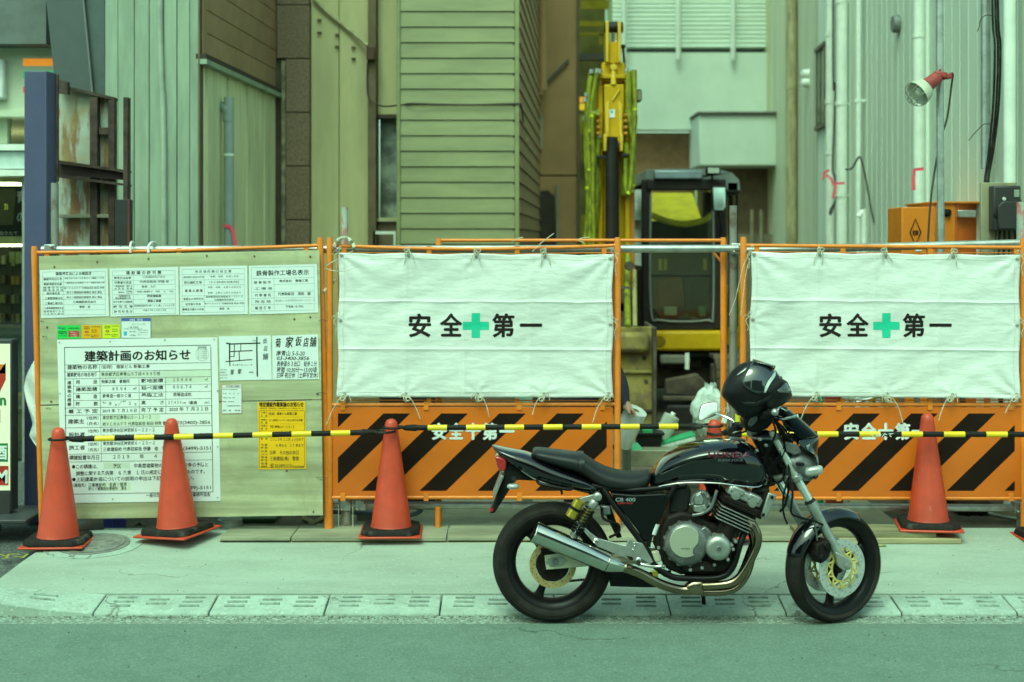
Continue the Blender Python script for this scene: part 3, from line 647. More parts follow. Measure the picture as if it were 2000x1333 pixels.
# ================================================================ NOTICE BOARD AND ITS SHEETS
BD = 8.84
nb = thing('notice_board', 'weathered plywood notice board covered with building notices on the left fence', 'notice board', P(354,1012,BD), 0)
def plyplate(q): MB().prism([P(x,y,BD) for x, y in q], (0,.012,0)).build('plywood_sheet', ply, nb, bevel=.0015)
plyplate([(76,501),(240,497),(624,489),(628,780),(79,791)])
plyplate([(79,793.5),(628,782.5),(631,1007),(86,1015)])
b = MB()
for x, y in ((106,522),(606,502),(190,512),(290,506),(404,500),(497,501),(92,640),(606,620),(575,624),(100,785),(620,770),(96,1000),(612,1000),(560,920)):
    b.lathe([(.0005,-.0035),(.006,-.003),(.007,0)], P(x,y,BD), 'Y', 8)
b.build('nail_heads', M('rusty_nail', (.16,.08,.04), .7), nb)['kind'] = 'stuff'
tw = MB()
for x, y, dx in ((78,660,14),(76,630,10),(84,800,16),(640,628,-18),(638,770,-20),(640,935,-22),(620,940,12),(636,1010,-6),(108,486,3),(234,484,2),(472,482,3)):
    tw.tube([P(x,y,FD-.04), P(x+dx*.6,y-3,FD-.07), P(x+dx,y-1,FD-.065)], .0016, 4, smooth=3)
tw.build('wire_ties', wire_m, fa)['kind'] = 'stuff'
hk = thing('white_hook', 'white plastic hook over the grey rail, left of the pair', 'hook', P(257,494,FD)); hk2 = thing('white_hook', 'curved white plastic hook over the grey rail, right of the pair', 'hook', P(295,494,FD))
hm = M('white_plastic', (.78,.80,.78), .4)
MB().tube([P(255,494,FD-.03), P(255,478,FD-.02), P(258,473,FD+.05), P(262,476,FD+.11)], .0075, 8, smooth=4).build('hook', hm, hk, smooth=True)
MB().tube([P(290,494,FD-.03), P(290,482,FD-.02), P(297,474,FD+.03), P(305,477,FD+.10), P(306,490,FD+.11)], .0085, 8, smooth=4).build('hook', hm, hk2, smooth=True)

SD_ = BD-.0035
def lines(rows, slope, x_ref):
    out = []
    for r in rows: out.append(r)
    return out
# 1..4: the four laminated papers in the top row
def paper_conv(slope, xr): return lambda x, y: (x, y-slope*(x-xr))
c1 = lambda cx, cy: (60+cx/6.667, 470+cy/6.667-.0035*(cx-150)/6.667*3)
rows = [395,480,545,605,665,705,770,840,910,972]
sheet('paper_notice', 'laminated paper notice, leftmost of four in the top row on the plywood', 'notice', [(78,528),(210,524.5),(213,618),(80.5,622)], SD_, paper,
  [('建築基準法による確認済',325,790,436,46), ('確認年月日番号',168,405,505,34),('令和 元年 ８月１０日 第 ＢＶＪ建確１０５号',440,950,497,24,ink_grey),('確認済証交付者',170,405,570,34),('一般財団法人日本建築センター 理事長 橋本 公博',445,960,558,20,ink_grey),
   ('建 築 主 又 は',165,420,617,24,ink_grey),('築 造 主 氏 名',165,420,648,24,ink_grey),('㈱ＹＣＲＡＦＴ 代表取締役 秋田 祥秀',435,960,625,28,ink_grey),('設計者氏名',208,376,692,34),('㈱ＳＹ建築設計事務所 清水 博弘',468,930,683,30,ink_grey),
   ('工事監理者氏名',185,412,755,34),('㈱ＳＹ建築設計事務所 清水 博弘',468,930,745,30,ink_grey),('工事施工者氏名',185,412,820,34),('三楽建設株式会社',550,850,806,34),('工事現場管理者氏名',175,425,883,28),('菅原　吉',632,775,870,30),
   ('建 築 確 認 に 係 る',170,430,928,22,ink_grey),('そ の 他 の 事 項',170,430,958,22,ink_grey)],
  rules=[(155,y,972,y,.45,ink_faint) for y in (412,)+tuple(rows[1:])]+[(155,412,160,972,.45,ink_faint),(970,412,972,972,.45,ink_faint),(427,482,432,972,.45,ink_faint)], conv=c1)
sheet('paper_notice', 'laminated paper notice, second of four in the top row on the plywood', 'notice', [(214,525),(348,521.5),(350,615),(216,619)], SD_, paper,
  [('建 設 業 の 許 可 票',1240,1700,422,48),('商号又は名称',1085,1308,488,36),('三楽建設株式会社',1455,1755,478,32,ink_faint),('代表者の氏名',1088,1310,548,36),('代表取締役 伊藤 修',1415,1800,542,32,ink_grey),('一般建設業者',1085,1220,598,24,ink_grey),('の 氏 名',1090,1215,628,24,ink_grey),('専任の',1250,1325,598,22,ink_grey),('有 無',1250,1325,626,22,ink_grey),
   ('高島　大介',1445,1630,605,32,ink_grey),('資格名',1140,1215,676,24,ink_grey),('資格者証',1255,1325,664,18,ink_grey),('交付番号',1255,1325,688,18,ink_grey),('一級施工管理技士',1360,1590,670,24,ink_grey),('第 ２ 号',1620,1860,670,24,ink_faint),
   ('一般建設業又は',1128,1300,722,24),('特定建設業の別',1100,1300,752,24),('特定建設業',1515,1700,728,36),('許可を受けた建設業',1075,1325,800,26),('建築工事業',1520,1700,792,36),('許 可 番 号',1075,1330,862,36),('東京都知事許可 (特－２７) 第１１４０３５号',1345,1870,854,26,ink_grey),('許 可 年 月 日',1085,1320,926,36),('平成２７年 １０月 １９日',1465,1760,912,30,ink_grey)],
  rules=[(1062,y,1885,y-0,.45,ink_faint) for y in (396,456,522,580,645,705,768,832,892,958)]+[(1062,396,1062,958,.45,ink_faint),(1880,396,1885,958,.45,ink_faint),(1337,456,1337,958,.45,ink_faint),(1245,580,1245,705,.4,ink_faint)], conv=lambda cx, cy: (60+cx/6.667, 470+cy/6.667-.012*(cx-1200)/6.667))
c3 = lambda cx, cy: (340+cx/6.667, 470+cy/6.667-.012*(cx-200)/6.667)
sheet('paper_notice', 'laminated insurance notice, third of four in the top row on the plywood', 'notice', [(351,521.5),(483,519),(484,614),(352,616)], SD_, paper,
  [('労 災 保 険 関 係 成 立 票',272,745,408,36,ink_grey),('保険関係成立年月日',120,385,478,26,ink_grey),('令和　元年　６月１８日',470,835,474,28,ink_grey),('労働保険番号',130,360,550,38),('13-1-04-831038-032',462,845,545,38,ink_grey),('事 業 の 期 間',140,370,655,38),('令和　元年　６月１８日より',435,870,614,26,ink_grey),('令和　２年１１月３０日まで',435,870,686,26,ink_grey),
   ('事業主の住所氏名',120,380,762,32,ink_grey),('東京都渋谷区神宮前６－２３－２',412,890,738,26,ink_grey),('三楽建設株式会社',520,780,776,26,ink_grey),('注文者の氏名',145,345,830,32),('㈱ＹＣＲＡＦＴ 代表取締役 秋田 祥秀',398,910,826,26,ink_grey),('事業主代理人の氏名',110,385,898,32),('菅原　吉',590,720,894,30,ink_grey)],
  rules=[(105,y,915,y,.45,ink_faint) for y in (375,442,515,582,722,795,865,938)]+[(105,375,105,938,.45,ink_faint),(913,375,915,938,.45,ink_faint),(390,442,395,938,.45,ink_faint)], conv=c3)
sheet('paper_notice', 'laminated steel works notice with larger heading, last of four in the top row', 'notice', [(486,519.5),(619,516),(621.5,611),(487,614.5)], SD_, paper,
  [('鉄骨製作工場名表示',1070,1755,425,76),('鉄 骨 製 作',1040,1260,545,40,ink_grey),('工 場 名',1050,1275,625,36,ink_grey),('株式会社　藤進工業',1370,1745,532,36),('代 表 者 名',1050,1258,712,38),('代表取締役　茂田　誠',1352,1778,702,44),('所 在 地',1055,1258,795,40,ink_grey),('埼玉県さいたま市見沼区大谷１０８３－２',1315,1825,788,26,ink_faint),('認 定 番 号',1055,1258,878,40),('TFBM-161962',1450,1685,866,42,ink_grey)],
  rules=[(1008,y,1828,y,.45,ink_faint) for y in (350,495,672,752,835,918)]+[(1008,350,1012,918,.45,ink_faint),(1822,350,1830,918,.45,ink_faint),(1300,495,1304,918,.45,ink_faint),(1304,575,1825,575,.4,ink_faint)], conv=lambda cx, cy: (340+cx/6.667, 470+cy/6.667-.02*(cx-1200)/6.667))
# stickers
k6 = lambda cx, cy: (60+cx/6.667, 470+cy/6.667)
sheet('sticker', 'small green sticker with a red box under the first paper notice', 'sticker', [(111.5,636),(156,635.5),(157,661.5),(112,662)], SD_, sticker_g,
  [('建 退 共',405,455,1148,26),('加入事業主工事現場',485,625,1145,20),('建設業退職金',360,475,1190,18),('共済制度に加入',360,475,1212,18),('しています',360,475,1240,18),('標識をはって',505,620,1195,12,ink_white),('いる現場では',515,605,1222,12,ink_white),('働いた日数',520,600,1245,12,ink_white)], patches=[(ink_red,490,1176,634,1256),(sticker_b,358,1130,395,1152)], conv=k6)
for (x0,x1,lab,mat) in ((667,922,'small amber sticker with red emblem, between the green and the lime stickers',sticker_o),(936,1160,'small lime sticker with red emblem beside the white water notice',sticker_y)):
    dx = x0; y0 = 1105 if mat is sticker_o else 1095
    sheet('sticker', lab, 'sticker', [(60+x0/6.667,470+y0/6.667),(60+x1/6.667,470+(y0-2)/6.667),(60+x1/6.667,470+1272/6.667),(60+x0/6.667,470+1275/6.667)], SD_, mat,
      [('建設業退職金共済',dx+25,dx+100,y0+22,14),('制度適用',dx+25,dx+100,y0+44,14),('加入労働者数',dx+120,dx+240 if mat is sticker_o else dx+210,y0+20,14),('事業主の皆様へ',dx+125,dx+200,y0+62,14),('証紙を貼付',dx+125,dx+200,y0+88,14),('共済手帳',dx+30,dx+100,y0+130,20,ink_red),('働いた日数に応じて',dx+115,dx+225 if mat is sticker_o else dx+205,y0+128,14),('退職金がでます',dx+115,dx+225 if mat is sticker_o else dx+205,y0+150,14),('<>',dx+35,dx+90,y0+85,60,ink_red,dict(bold=.05))], conv=k6)
sheet('sticker', 'small white notice with blue header and water drop, right of the stickers', 'notice', [(236.5,622),(294.5,622),(294.5,661),(236.5,661)], SD_, paper,
  [('水道局　受付証',1285,1460,1034,30,ink_white),('第１９６４号',1320,1490,1090,18,ink_faint),('一 般 工事用',1265,1400,1130,22,ink_grey),('東京都水道局 給水管工事',1210,1450,1152,14,ink_faint),('施主 秋田',1285,1365,1188,18,ink_grey),('三楽 建設',1285,1365,1235,18,ink_grey),('届出の内容が',1395,1530,1170,14,ink_faint),('工事期間中は',1395,1530,1200,14,ink_faint),('掲示して下さい',1395,1530,1230,14,ink_faint)],
  patches=[(sticker_b,1178,1013,1562,1052),(M('water_drop', (.03,.42,.55), .4),1212,1185,1252,1240)], conv=k6, rules=frame_rules(1180,1013,1562,1272,.5,sticker_b))

# the big white building plan board
K = 3.92
cb = lambda cx, cy: (90+cx/K, 650+(cy-.016*(cx-275))/K)
T_ = []
def w(s, x0, x1, cy, h=30, m=None, **k): T_.append((s, x0, x1, cy, h, m, k))
w('建築計画のお知らせ',292,1105,182,86,None,bold=.03)
w('建築物の名称',162,392,265,36,bold=.0124); w('（仮称） 菊家ビル 新築工事',425,793,266,30)
w('建築敷地の地名地番',160,394,322,34,bold=.0124); w('東京都港区南青山５丁目４９３番地',422,873,322,30)
w('建築物の概要',163,193,366,33,bold=.015,vertical=True)
for s, x0, x1, cy in (('用　　　途',228,392,378),('建築面積',228,392,434),('構　　　造',228,392,490),('階　　　数',228,397,546)): w(s,x0,x1,cy,33,bold=.0124)
w('物販店舗　事務所',423,640,378); w('敷地面積',728,897,376,33,bold=.0124); w('１０４.６８',972,1113,372,30); w('㎡',1215,1238,374,26)
w('８５.６４',507,613,434); w('㎡',668,692,434,26); w('延べ面積',728,897,430,33,bold=.0124); w('６０６.７４',972,1113,428,30); w('㎡',1215,1238,430,26)
w('鉄骨造一部ＲＣ造',432,652,488); w('基礎工法',728,897,486,33,bold=.0124); w('現場造成杭',972,1113,486,32)
w('地上',432,460,538,16); w('９',480,500,546,32); w('階',528,542,558,16); w('／',552,580,546,40); w('地下',586,612,532,16); w('１',634,650,546,32); w('階',678,692,556,16); w('高　　　さ',730,900,544,33,bold=.0124); w('２７.４５０',935,1036,545,28); w('ｍ（最高　　ｍ）',1046,1250,550,28)
w('着 工 予 定',168,397,602,34,bold=.0124); w('2019 年 ７ 月１６日',432,693,602,30); w('完 了 予 定',728,900,600,34,bold=.0124); w('2020 年 ７ 月３１日',942,1240,598,32)
w('建築主',168,292,680,38,bold=.0125); w('（住所）',312,402,655,28); w('（氏名）',315,402,698,28); w('東京都港区南青山５－１３－２',432,803,654,32); w('㈱ＹＣＲＡＦＴ 代表取締役 秋田 祥秀 電話',432,945,704,32); w('03(3400)-3856',1000,1258,700,36)
w('設計者',174,298,780,38,bold=.0125); w('（住所）',320,402,755,28); w('（氏名）',320,402,800,28); w('東京都渋谷区神宮前６－２３－２',432,830,752,32); w('㈱ＳＹ建築設計事務所 代表取締役 清水 一 電話',432,945,798,32); w('03(3400)-5155',1005,1260,796,36)
w('施工者',174,298,880,38,bold=.0125); w('（住所）',322,402,855,28); w('（氏名）',322,402,898,28); w('東京都渋谷区神宮前６－２３－２',435,832,852,32); w('三楽建設㈱ 代表取締役 伊藤　修　電話',437,945,897,34); w('03(3499)-5151',1005,1260,898,36)
w('標識設置年月日',178,405,957,38,bold=.0124); w('２０１９　　年　　４　月　　　日',513,1060,955,36)
w('●この標識は、　　　港区　　　中高層建築物の建築に係る紛争の予防と',198,1240,1026,36); w('調整に関する条例第　６ 条第　１ 項の規定により設置したものです。',230,1215,1078,36)
w('●上記建築計画についての説明の申出は下記へ御連絡下さい。',200,1130,1124,36); w('（連絡先）三楽建設㈱　名倉・菅原',205,617,1168,32); w('㈱ＳＹ建築設計事務所　清水',325,617,1197,30); w('電話 03(3499)-5151',890,1262,1200,36)
w('一般社団法人　東京都建築士事務所協会',765,1258,1254,34); w('許可済証',1162,1230,128,18,ink_grey)
rl = [(140,y,1262+(y-90)*.014,y,.7) for y in (246,300,353,576,632,728,830,930,990,1236)]+[(140,112,1262,112,1.2),(143,1236,1279,1236,1.0)]
rl += [(208,y,712,y,.6) for y in (410,465,520)]+[(712,y,1270,y,.6) for y in (410,465,520)]
rl += [(141,112,157,1236,1.2),(1261,124,1278,1236,1.2),(410,246,424,990,.7),(208,353,212,576,.6),(711,356,714,632,.6),(915,358,917,632,.6)]
cbx = sheet('plan_board', 'large white building plan board lettered in black, screwed low on the plywood board', 'notice board', [(111.5,664),(424.5,659.5),(431,979),(120.5,983)], BD-.004, paper_b, T_, rl, conv=cb, thick=.003,
  patches=[(paper_patch,905,296,1255,396),(paper_patch,415,306,905,348),(paper_patch,432,632,870,720),(paper_patch,432,1150,645,1215),(paper_patch,440,1000,640,1044)])
b = MB()
for x, y in ((116,669),(215,667),(322,664),(418,663),(117,769),(425,764),(425,873),(425,972),(220,975),(126,978)): b.lathe([(.0005,-.004),(.0045,-.0035),(.005,0)], P(x,y,BD-.004), 'Y', 8)
b.build('screws', galv, cbx)['kind'] = 'stuff'
st = MB(); p = [P(*cb(1195+50*math.cos(a), 180+50*math.sin(a)), BD-.0052) for a in [k*.2618 for k in range(24)]]
st.tube(p, .0006, 4, closed=True); 
for k in range(5): put(st, '第１９０８号許可証', 1160, 1232, 145+k*16, 11, lambda x, y: P(*cb(x,y), BD-.0052))
st.build('stamp', ink_faint, cbx)['kind'] = 'stuff'

# hand drawn map and hand lettered notice
kc = lambda cx, cy: (410+cx/3.175, 640+cy/3.175)
sh = dict(shear=.15, bold=.010)
mp = sheet('map_sheet', 'pale sheet with a hand drawn street map pinned right of the plan board', 'notice', [(427.5,657.5),(529,655.5),(531,742),(429.5,744)], SD_, paper,
  [('仮',325,362,82,38,None,sh),('店',328,362,128,38,None,sh),('舗',325,365,182,42,None,sh),('菊',122,155,275,40,None,sh),('家',168,200,272,38,None,sh),('表参道',242,270,278,12,ink_grey),('青 山 通 り 沿 い ビ ル 一 階',140,262,232,12,ink_grey),('至 渋谷',265,285,82,10,ink_grey),('六本木通り',62,104,262,8,ink_grey),('骨董通り',62,100,278,8,ink_grey),('信号左折',62,110,295,8,ink_grey),('徒歩３分',62,104,312,8,ink_grey)],
  rules=[(100,97,130,103,2.6),(125,103,313,97,2.4),(291,58,291,150,2.6),(291,150,294,305,2.8),(122,100,122,200,2.6),(122,200,124,240,2.0),(118,150,264,143,1.8),(96,212,262,199,1.8),(152,105,150,182,1.5),(192,102,190,146,1.3),(181,148,183,205,1.6),(122,182,152,180,1.3)], conv=kc)
sheet('hand_lettered_sheet', 'white sheet of brush lettering beside the street map, top right of the lower board', 'notice', [(531.5,656),(621,653.5),(623,741),(532,742)], SD_-.0002, paper,
  [('菊',402,446,92,62,None,dict(shear=.2,bold=.012)),('家',466,518,90,66,None,dict(shear=.2,bold=.012)),('仮店舗',528,664,88,62,None,dict(shear=.15,bold=.012)),('南青山 5-5-20',412,588,160,36,None,sh),('03-3400-3856',415,615,190,32,None,dict(shear=.25,bold=.010)),('表参道Ｂ３出口　徒歩１分',415,664,225,36,None,sh),('時間 10:30分～15:00頃',415,664,262,36,None,sh),('日曜 祝日休（土曜不定休）',415,670,296,36,None,sh)], conv=kc)
sheet('small_slip', 'small white slip with red border pinned under the street map', 'notice', [(432.5,752),(471.5,751),(472.5,808),(433.5,809)], SD_, paper,
  [('労働災害防止協議会',100,185,365,10,ink_grey),('氏名又は名称',78,170,384,8,ink_grey),('令和　年　月　日',78,180,410,8,ink_grey),('作業主任者　選任',78,160,436,8,ink_grey),('資格　取得者',78,150,460,8,ink_grey),('三楽建設株式会社',105,190,486,9,ink_grey),('責任者　菅原',78,188,515,9,ink_grey)],
  rules=frame_rules(73,357,197,532,.6,ink_red)+[(73,374,197,373,.5,ink_red)], conv=kc)
sheet('yellow_notice', 'yellow handwritten work notice low on the right of the plywood board', 'notice', [(503,785.5),(596.5,784),(598.5,916),(505,917.5)], SD_, yellow_sheet,
  [('特定建設作業実施のお知らせ',306,580,478,32,None,dict(bold=.03)),('騒音規制法・振動規制法・環境確保条例に基づく届出をしました',308,580,502,8,ink_brown)]+
  [(a,316,356,y,14,ink_brown) for a, y in (('工事の',528),('名　称',548),('作業の',572),('種　類',590),('作業の',610),('場　所',628),('期　間',690),('作 業',728),('時 間',746),('作 業',768),('しない日',786),('現 場',805),('責任者',823),('現 場',845),('連絡先',862))]+
  [('（仮称）菊家ビル新築工事',362,540,535,20,None),('さく岩機(ハンマー)を使用する作業',366,575,575,16,None),('港区 南青山５－１３－３',372,522,616,20,None),('２０１９年 １１月 ７日から',375,575,652,22,ink_brown),('２０１９年 １２月 １０日まで',375,580,694,22,ink_brown),('８ 時から　１７ 時まで',410,580,732,22,ink_brown),('日曜　その他の休日',372,550,776,28,ink_brown),('三楽建設(株)　菅原',372,552,813,28,ink_brown),('☎ 03-3499-5151',372,510,856,26,ink_brown),('港区環境課',510,582,862,10,ink_brown)],
  rules=frame_rules(306,516,586,868,.7,ink_brown)+[(306,y,586,y,.25,ink_brown) for y in (555,598,640)], conv=kc)
# white sheeting caught between the board and the blue pillar
b = MB()
def fl(u, v):
    y = 690+v*185; wdt = [0,14,26,30,26,20,14,22,6][int(v*8)] if v < 1 else 6
    wdt2 = [0,14,26,30,26,20,14,22,6][min(8,int(v*8)+1)]; f = v*8-int(v*8); wd = wdt*(1-f)+wdt2*f
    return P(75+v*4-u*wd, y, 9.0+.05*u+.02*math.sin(u*5+v*11))
b.grid(fl, 8, 30); o = b.build('plastic_sheeting', tarp_m, None, smooth=True, solid=.001); tag(o, 'crumpled white sheeting poking out between the blue pillar and the leaning post', 'sheeting')

# ================================================================ CONES AND BARS
def make_cone():
    t = thing('traffic_cone', '', 'traffic cone', (0,0,0), 0, 'orange traffic cones along the fence')
    b = MB(); b.lathe([(.148,.034),(.146,.040),(.128,.046),(.122,.060),(.040,.655),(.037,.680),(.026,.696),(.010,.702),(.0005,.702)], (0,0,0), 'Z', 40, cap=False); b.build('body', cone_m, t, smooth=True)
    MB().bb(-.19,.19,-.19,.19,.0,.014).build('base', cone_m, t, bevel=.006)
    b = MB()
    o8 = []
    for h, k in ((.0145,1.0),(.030,.985),(.047,.95)):
        e, c = .178*k, .128*k; o8.append([Vector((x,y,h)) for x, y in ((e,-c),(e,c),(c,e),(-c,e),(-e,c),(-e,-c),(-c,-e),(c,-e))])
    b.rings(o8); b.build('weight', rubber, t, bevel=.004)
    return t
cone0 = make_cone()
cones = [(114,1062,'leftmost orange cone standing on the pavement in front of the notice board', 8.62, (0,0,R(3)), -.0),
         (347,1050,'tilted orange cone with its base rucked up on the deck, covering the plan board', 8.70, (R(2),R(-2.5),R(-24)), 0),
         (764,1050,'orange cone in front of the middle striped panel where two bars meet', 8.75, (0,0,R(2)), 0),
         (1395,1050,'orange cone behind the motorcycle tank, only its tip showing', 8.72, (0,0,R(8)), 0),
         (1813,1040,'orange cone standing on stacked planks in front of the right striped panel', 8.79, (0,R(-.5),R(-9)), 0)]
CN = []
for i, (px, py, lab, D, rot, dz) in enumerate(cones):
    o = cone0 if i == 0 else copy_tree(cone0)
    z = [apz(D)+.001, .160, .160, .160, .190][i]
    o.location = ((px-1000)/F*D, D, z+(.012 if i == 1 else 0)); o.rotation_euler = rot; o['label'] = lab; CN.append(o)
o = copy_tree(cone0); o.location = ((2052-1000)/F*8.7, 8.7, apz(8.7)); o['label'] = 'orange cone mostly outside the right edge, only its base corner showing'
def bar(label, p0, p1, D0, D1, first_yellow=False, ends=(True, True), n=None):
    a, b_ = P(*p0, D0), P(*p1, D1); L_ = (b_-a).length; d = (b_-a).normalized()
    t = thing('cone_bar', label, 'cone bar', a, 0, 'yellow and black bars between the cones')
    seg = .124; n = n or int(round(L_/seg)); seg = L_/n
    for i in range(n):
        y = (i % 2 == 0) == first_yellow
        MB().cyl(a+d*seg*i, a+d*seg*(i+1), .0172 if y else .0168, seg=14).build('band', bar_yellow if y else bar_black, t, smooth=True)
    for e, (p, s) in enumerate(((a,-1),(b_,1))):
        if not ends[e]: continue
        MB().tube([p-d*s*.05, p-d*s*.03, p+d*s*.02, p+d*s*.035], [.021,.021,.017,.01], 14).build('end_cap', rubber, t, smooth=True)
        c = p+d*s*.105; c.y += .11*0
        rad = .062; MB().tube([p+d*s*.03+(d*s*rad)*(1-math.cos(k*math.pi/10))+Vector((0,.0+math.sin(k*math.pi/10)*rad,.004)) for k in range(20)], .0075, 8, closed=True).build('ring', rubber, t, smooth=True)
    return t
bar('left yellow and black bar passing in front of the tilted cone and the board', (147,858), (722,845), 8.60, 8.70, False, n=15)
bar('middle yellow and black bar from the third cone to the cone behind the motorcycle', (798,836), (1362,833), 8.72, 8.70, False, n=15)
bar('right yellow and black bar from behind the motorcycle cowl to the right edge', (1432,848), (2050,849), 8.70, 8.62, True, ends=(True,False), n=15)
b = MB(); T = lambda x, y: P(x, y, 8.62)
put(b, 'くみたて', 1702, 1745, 850, 9, T, bold=.02, shear=.3); b.build('faded_marking', ink_white, bpy.data.objects['cone_bar.002'])['kind'] = 'stuff'

# ================================================================ BUILDINGS BEHIND THE FENCE
wall_light = M('pale_cladding', (.30,.38,.28), .6, var=.16, scale=3, stretch=(2,2,.35), spots=((.24,.22,.14), 4, .60, (3,3,.25), .45), bump=.06, bscale=5, rnd=.06, detail=8)
wall_light2 = M('pale_ribbed_cladding', (.70,.79,.67), .55, var=.06, scale=2, stretch=(2,2,.3), spots=((.30,.30,.22), 3, .68, (3,3,.3), .3), rnd=.04, detail=8)
slat_m = M('brown_slats', (.35,.215,.125), .6, var=.1, scale=4, rnd=.06)
stone_m = M('grey_granite', (.225,.155,.10), .8, var=.2, scale=50, bump=.2, bscale=80, rnd=.1)
tan_wall = M('tan_render', (.53,.50,.26), .75, var=.1, scale=2.5, stretch=(2,2,.35), spots=((.24,.17,.09), 3.5, .64, (3,3,.3), .5), rnd=.03, detail=9)
brown_trim = M('brown_trim', (.16,.115,.06), .6, var=.15)
siding_m = M('cream_siding', (.27,.285,.135), .36, var=.12, scale=2.5, stretch=(.6,1,3), spots=((.36,.30,.17), 4, .68, (.6,1,2), .4), rnd=.05, detail=8)
siding_side = M('tan_siding', (.34,.22,.115), .65, var=.1, rnd=.05)
navy_m = M('blue_steel_column', (.075,.080,.165), .45, var=.08, scale=3, spots=((.12,.11,.15), 8, .68, (1,1,.3), .5))
slate_m = M('slate_facade', (.075,.095,.095), .45, var=.06)
white_far = M('white_far_wall', (.56,.65,.55), .7, var=.05, scale=1.5, rnd=.03)
dark_void = M('dark_interior', (.06,.05,.035), .9)
dark_brown = M('dark_brown_wall', (.10,.08,.05), .8)
pvc = M('white_pvc_pipe', (.80,.86,.77), .4, var=.06, spots=((.45,.44,.33), 6, .66, (1,1,.3), .4))
pvc_old = M('stained_pipe', (.42,.38,.20), .5, var=.2, scale=8, stretch=(3,3,.5), spots=((.17,.12,.06), 6, .55, (2,2,.3), .6))
grey_pipe = M('grey_pipe', (.30,.36,.34), .45, var=.06)
rust_sheet = M('rusting_sheet', (.44,.50,.44), .7, var=.1, stains=((.42,.30,.12), 3, .42, .7), spots=((.21,.075,.02), 4.5, .46, (2.6,2.6,.5), .92), detail=8)
rust_beam = M('rusted_beam', (.075,.045,.032), .75, var=.3, scale=14, spots=((.22,.09,.03), 10, .6, (1,1,1), .6))
glass_dark = glass('dark_glass', (.45,.5,.45), .18, .03)
frosted = M('frosted_pane', (.40,.46,.36), .3, var=.38, scale=4, lo=.36, hi=.62)
KD = .0612                                        # sideways drift of the alley walls per metre of depth
def xa(px, D): return (px-1000)/F*D
ZT = 7.5

# ---- convenience store at the far left
D0 = 11.6
def zz(py, D): return H-(py-HZ)/F*D
store = thing('convenience_store', 'bright convenience store front at the far left edge with striped fascia and lit windows', 'shop', (xa(30,D0), D0, 0))
fascia_m = M('store_fascia', (.60,.66,.48), .5, var=.03)
def sb(name, x0, x1, y0, y1, D, th, m, bev=0, parent=store, **k):
    return MB().bb(xa(x0,D), xa(x1,D), D, D+th, zz(y1,D), zz(y0,D)).build(name, m, parent, bevel=bev, **k)
sb('soffit', -420, 90, -700, 86, D0-.25, 3.0, M('soffit_grey', (.13,.15,.14), .7))
sb('fascia', -420, 118, 86, 218, D0, .4, fascia_m)
sb('fascia_lip', -420, 118, 218, 228, D0-.03, .4, fascia_m)
sb('transom_wall', -420, 14, 229, 281, D0+.1, .1, M('store_panel', (.55,.62,.44), .5))
sb('transom_window', 14, 118, 229, 281, D0+.16, .02, glass('store_glass', (.92,.95,.85), .04, .02))
sb('lintel', -420, 118, 282, 294, D0-.06, .3, pvc); sb('lintel', -420, 118, 296, 330, D0-.02, .3, M('store_lintel', (.58,.72,.66), .4)); sb('lintel', -420, 118, 332, 344, D0-.06, .3, pvc)
for m_, c_, y0, y1 in (('stripe_orange',(.85,.28,.02),115,129),('stripe_green',(.02,.42,.12),139,154),('stripe_red',(.6,.04,.03),170,181)):
    sb('fascia_stripe', 45, 118, y0, y1, D0-.006, .008, M(m_, c_, .4, emit=.3))
sb('store_logo_box', -90, 8, 115, 194, D0-.08, .1, M('logo_white', (.8,.84,.8), .4), .02); 
sb('window_pane', -420, 118, 345, 1020, D0+.1, .01, MATS['store_glass'])
for x in (-150, 46, 118): sb('mullion', x-3, x+3, 345, 1020, D0+.06, .08, galv)
lampm = M('tube_lamp', (.95,1.0,.62), .5, emit=5)
for y, x0, x1, D in ((236,16,110,13.0),(357,-200,30,13.2),(352,-420,-210,13.2),(478,-60,40,16.5)):
    t_ = MB().bb(xa(x0,D), xa(x1,D), D, D+.16, zz(y+6,D), zz(y,D)).build('strip_lamp', lampm, store)
sb('back_wall', -420, 118, 226, 1050, 19, .1, M('store_back', (.62,.66,.36), .8, var=.2, scale=3))
MB().bb(-6, xa(118,D0), D0+.5, 19, .1, .14).build('store_floor', M('store_floor', (.4,.42,.34), .4), store); MB().bb(-8, xa(118,D0), D0+.3, 19, zz(226,D0)+.0, zz(226,D0)+.1).build('store_ceiling', M('store_ceiling', (.62,.66,.5), .8), store)
# coffee poster with a paper cup
pst = MB().bb(xa(-130,D0), xa(46,D0), D0+.12, D0+.125, zz(462,D0), zz(362,D0)).build('poster', M('poster_black', (.02,.02,.016), .3), store)
b = MB(); c = P(5,440,D0+.118); b.lathe([(.0,0),(.085,.002),(.108,.24),(.118,.245),(.118,.27),(.10,.30),(.0,.30)], c, 'Z', 20); 
for i, v in enumerate(b.v): b.v[i] = Vector((v.x, c.y+(v.y-c.y)*.06, v.z))
b.build('printed_cup', M('cup_brown', (.17,.13,.08), .5), store, smooth=True)
b = MB(); T = lambda x, y: P(x, y, D0+.10)
put(b, '青', 33, 50, 385, 26, T); put(b, 'の', 33, 50, 424, 26, T); put(b, 'セブンカフェ 挽きたて', -60, 34, 456, 8, T); b.build('lettering', ink_white, store)['kind'] = 'stuff'
b = MB(); put(b, '71', 8, 15, 404, 16, T, bold=.03); b.build('lettering', M('lime_print', (.55,.6,.05), .5), store)['kind'] = 'stuff'
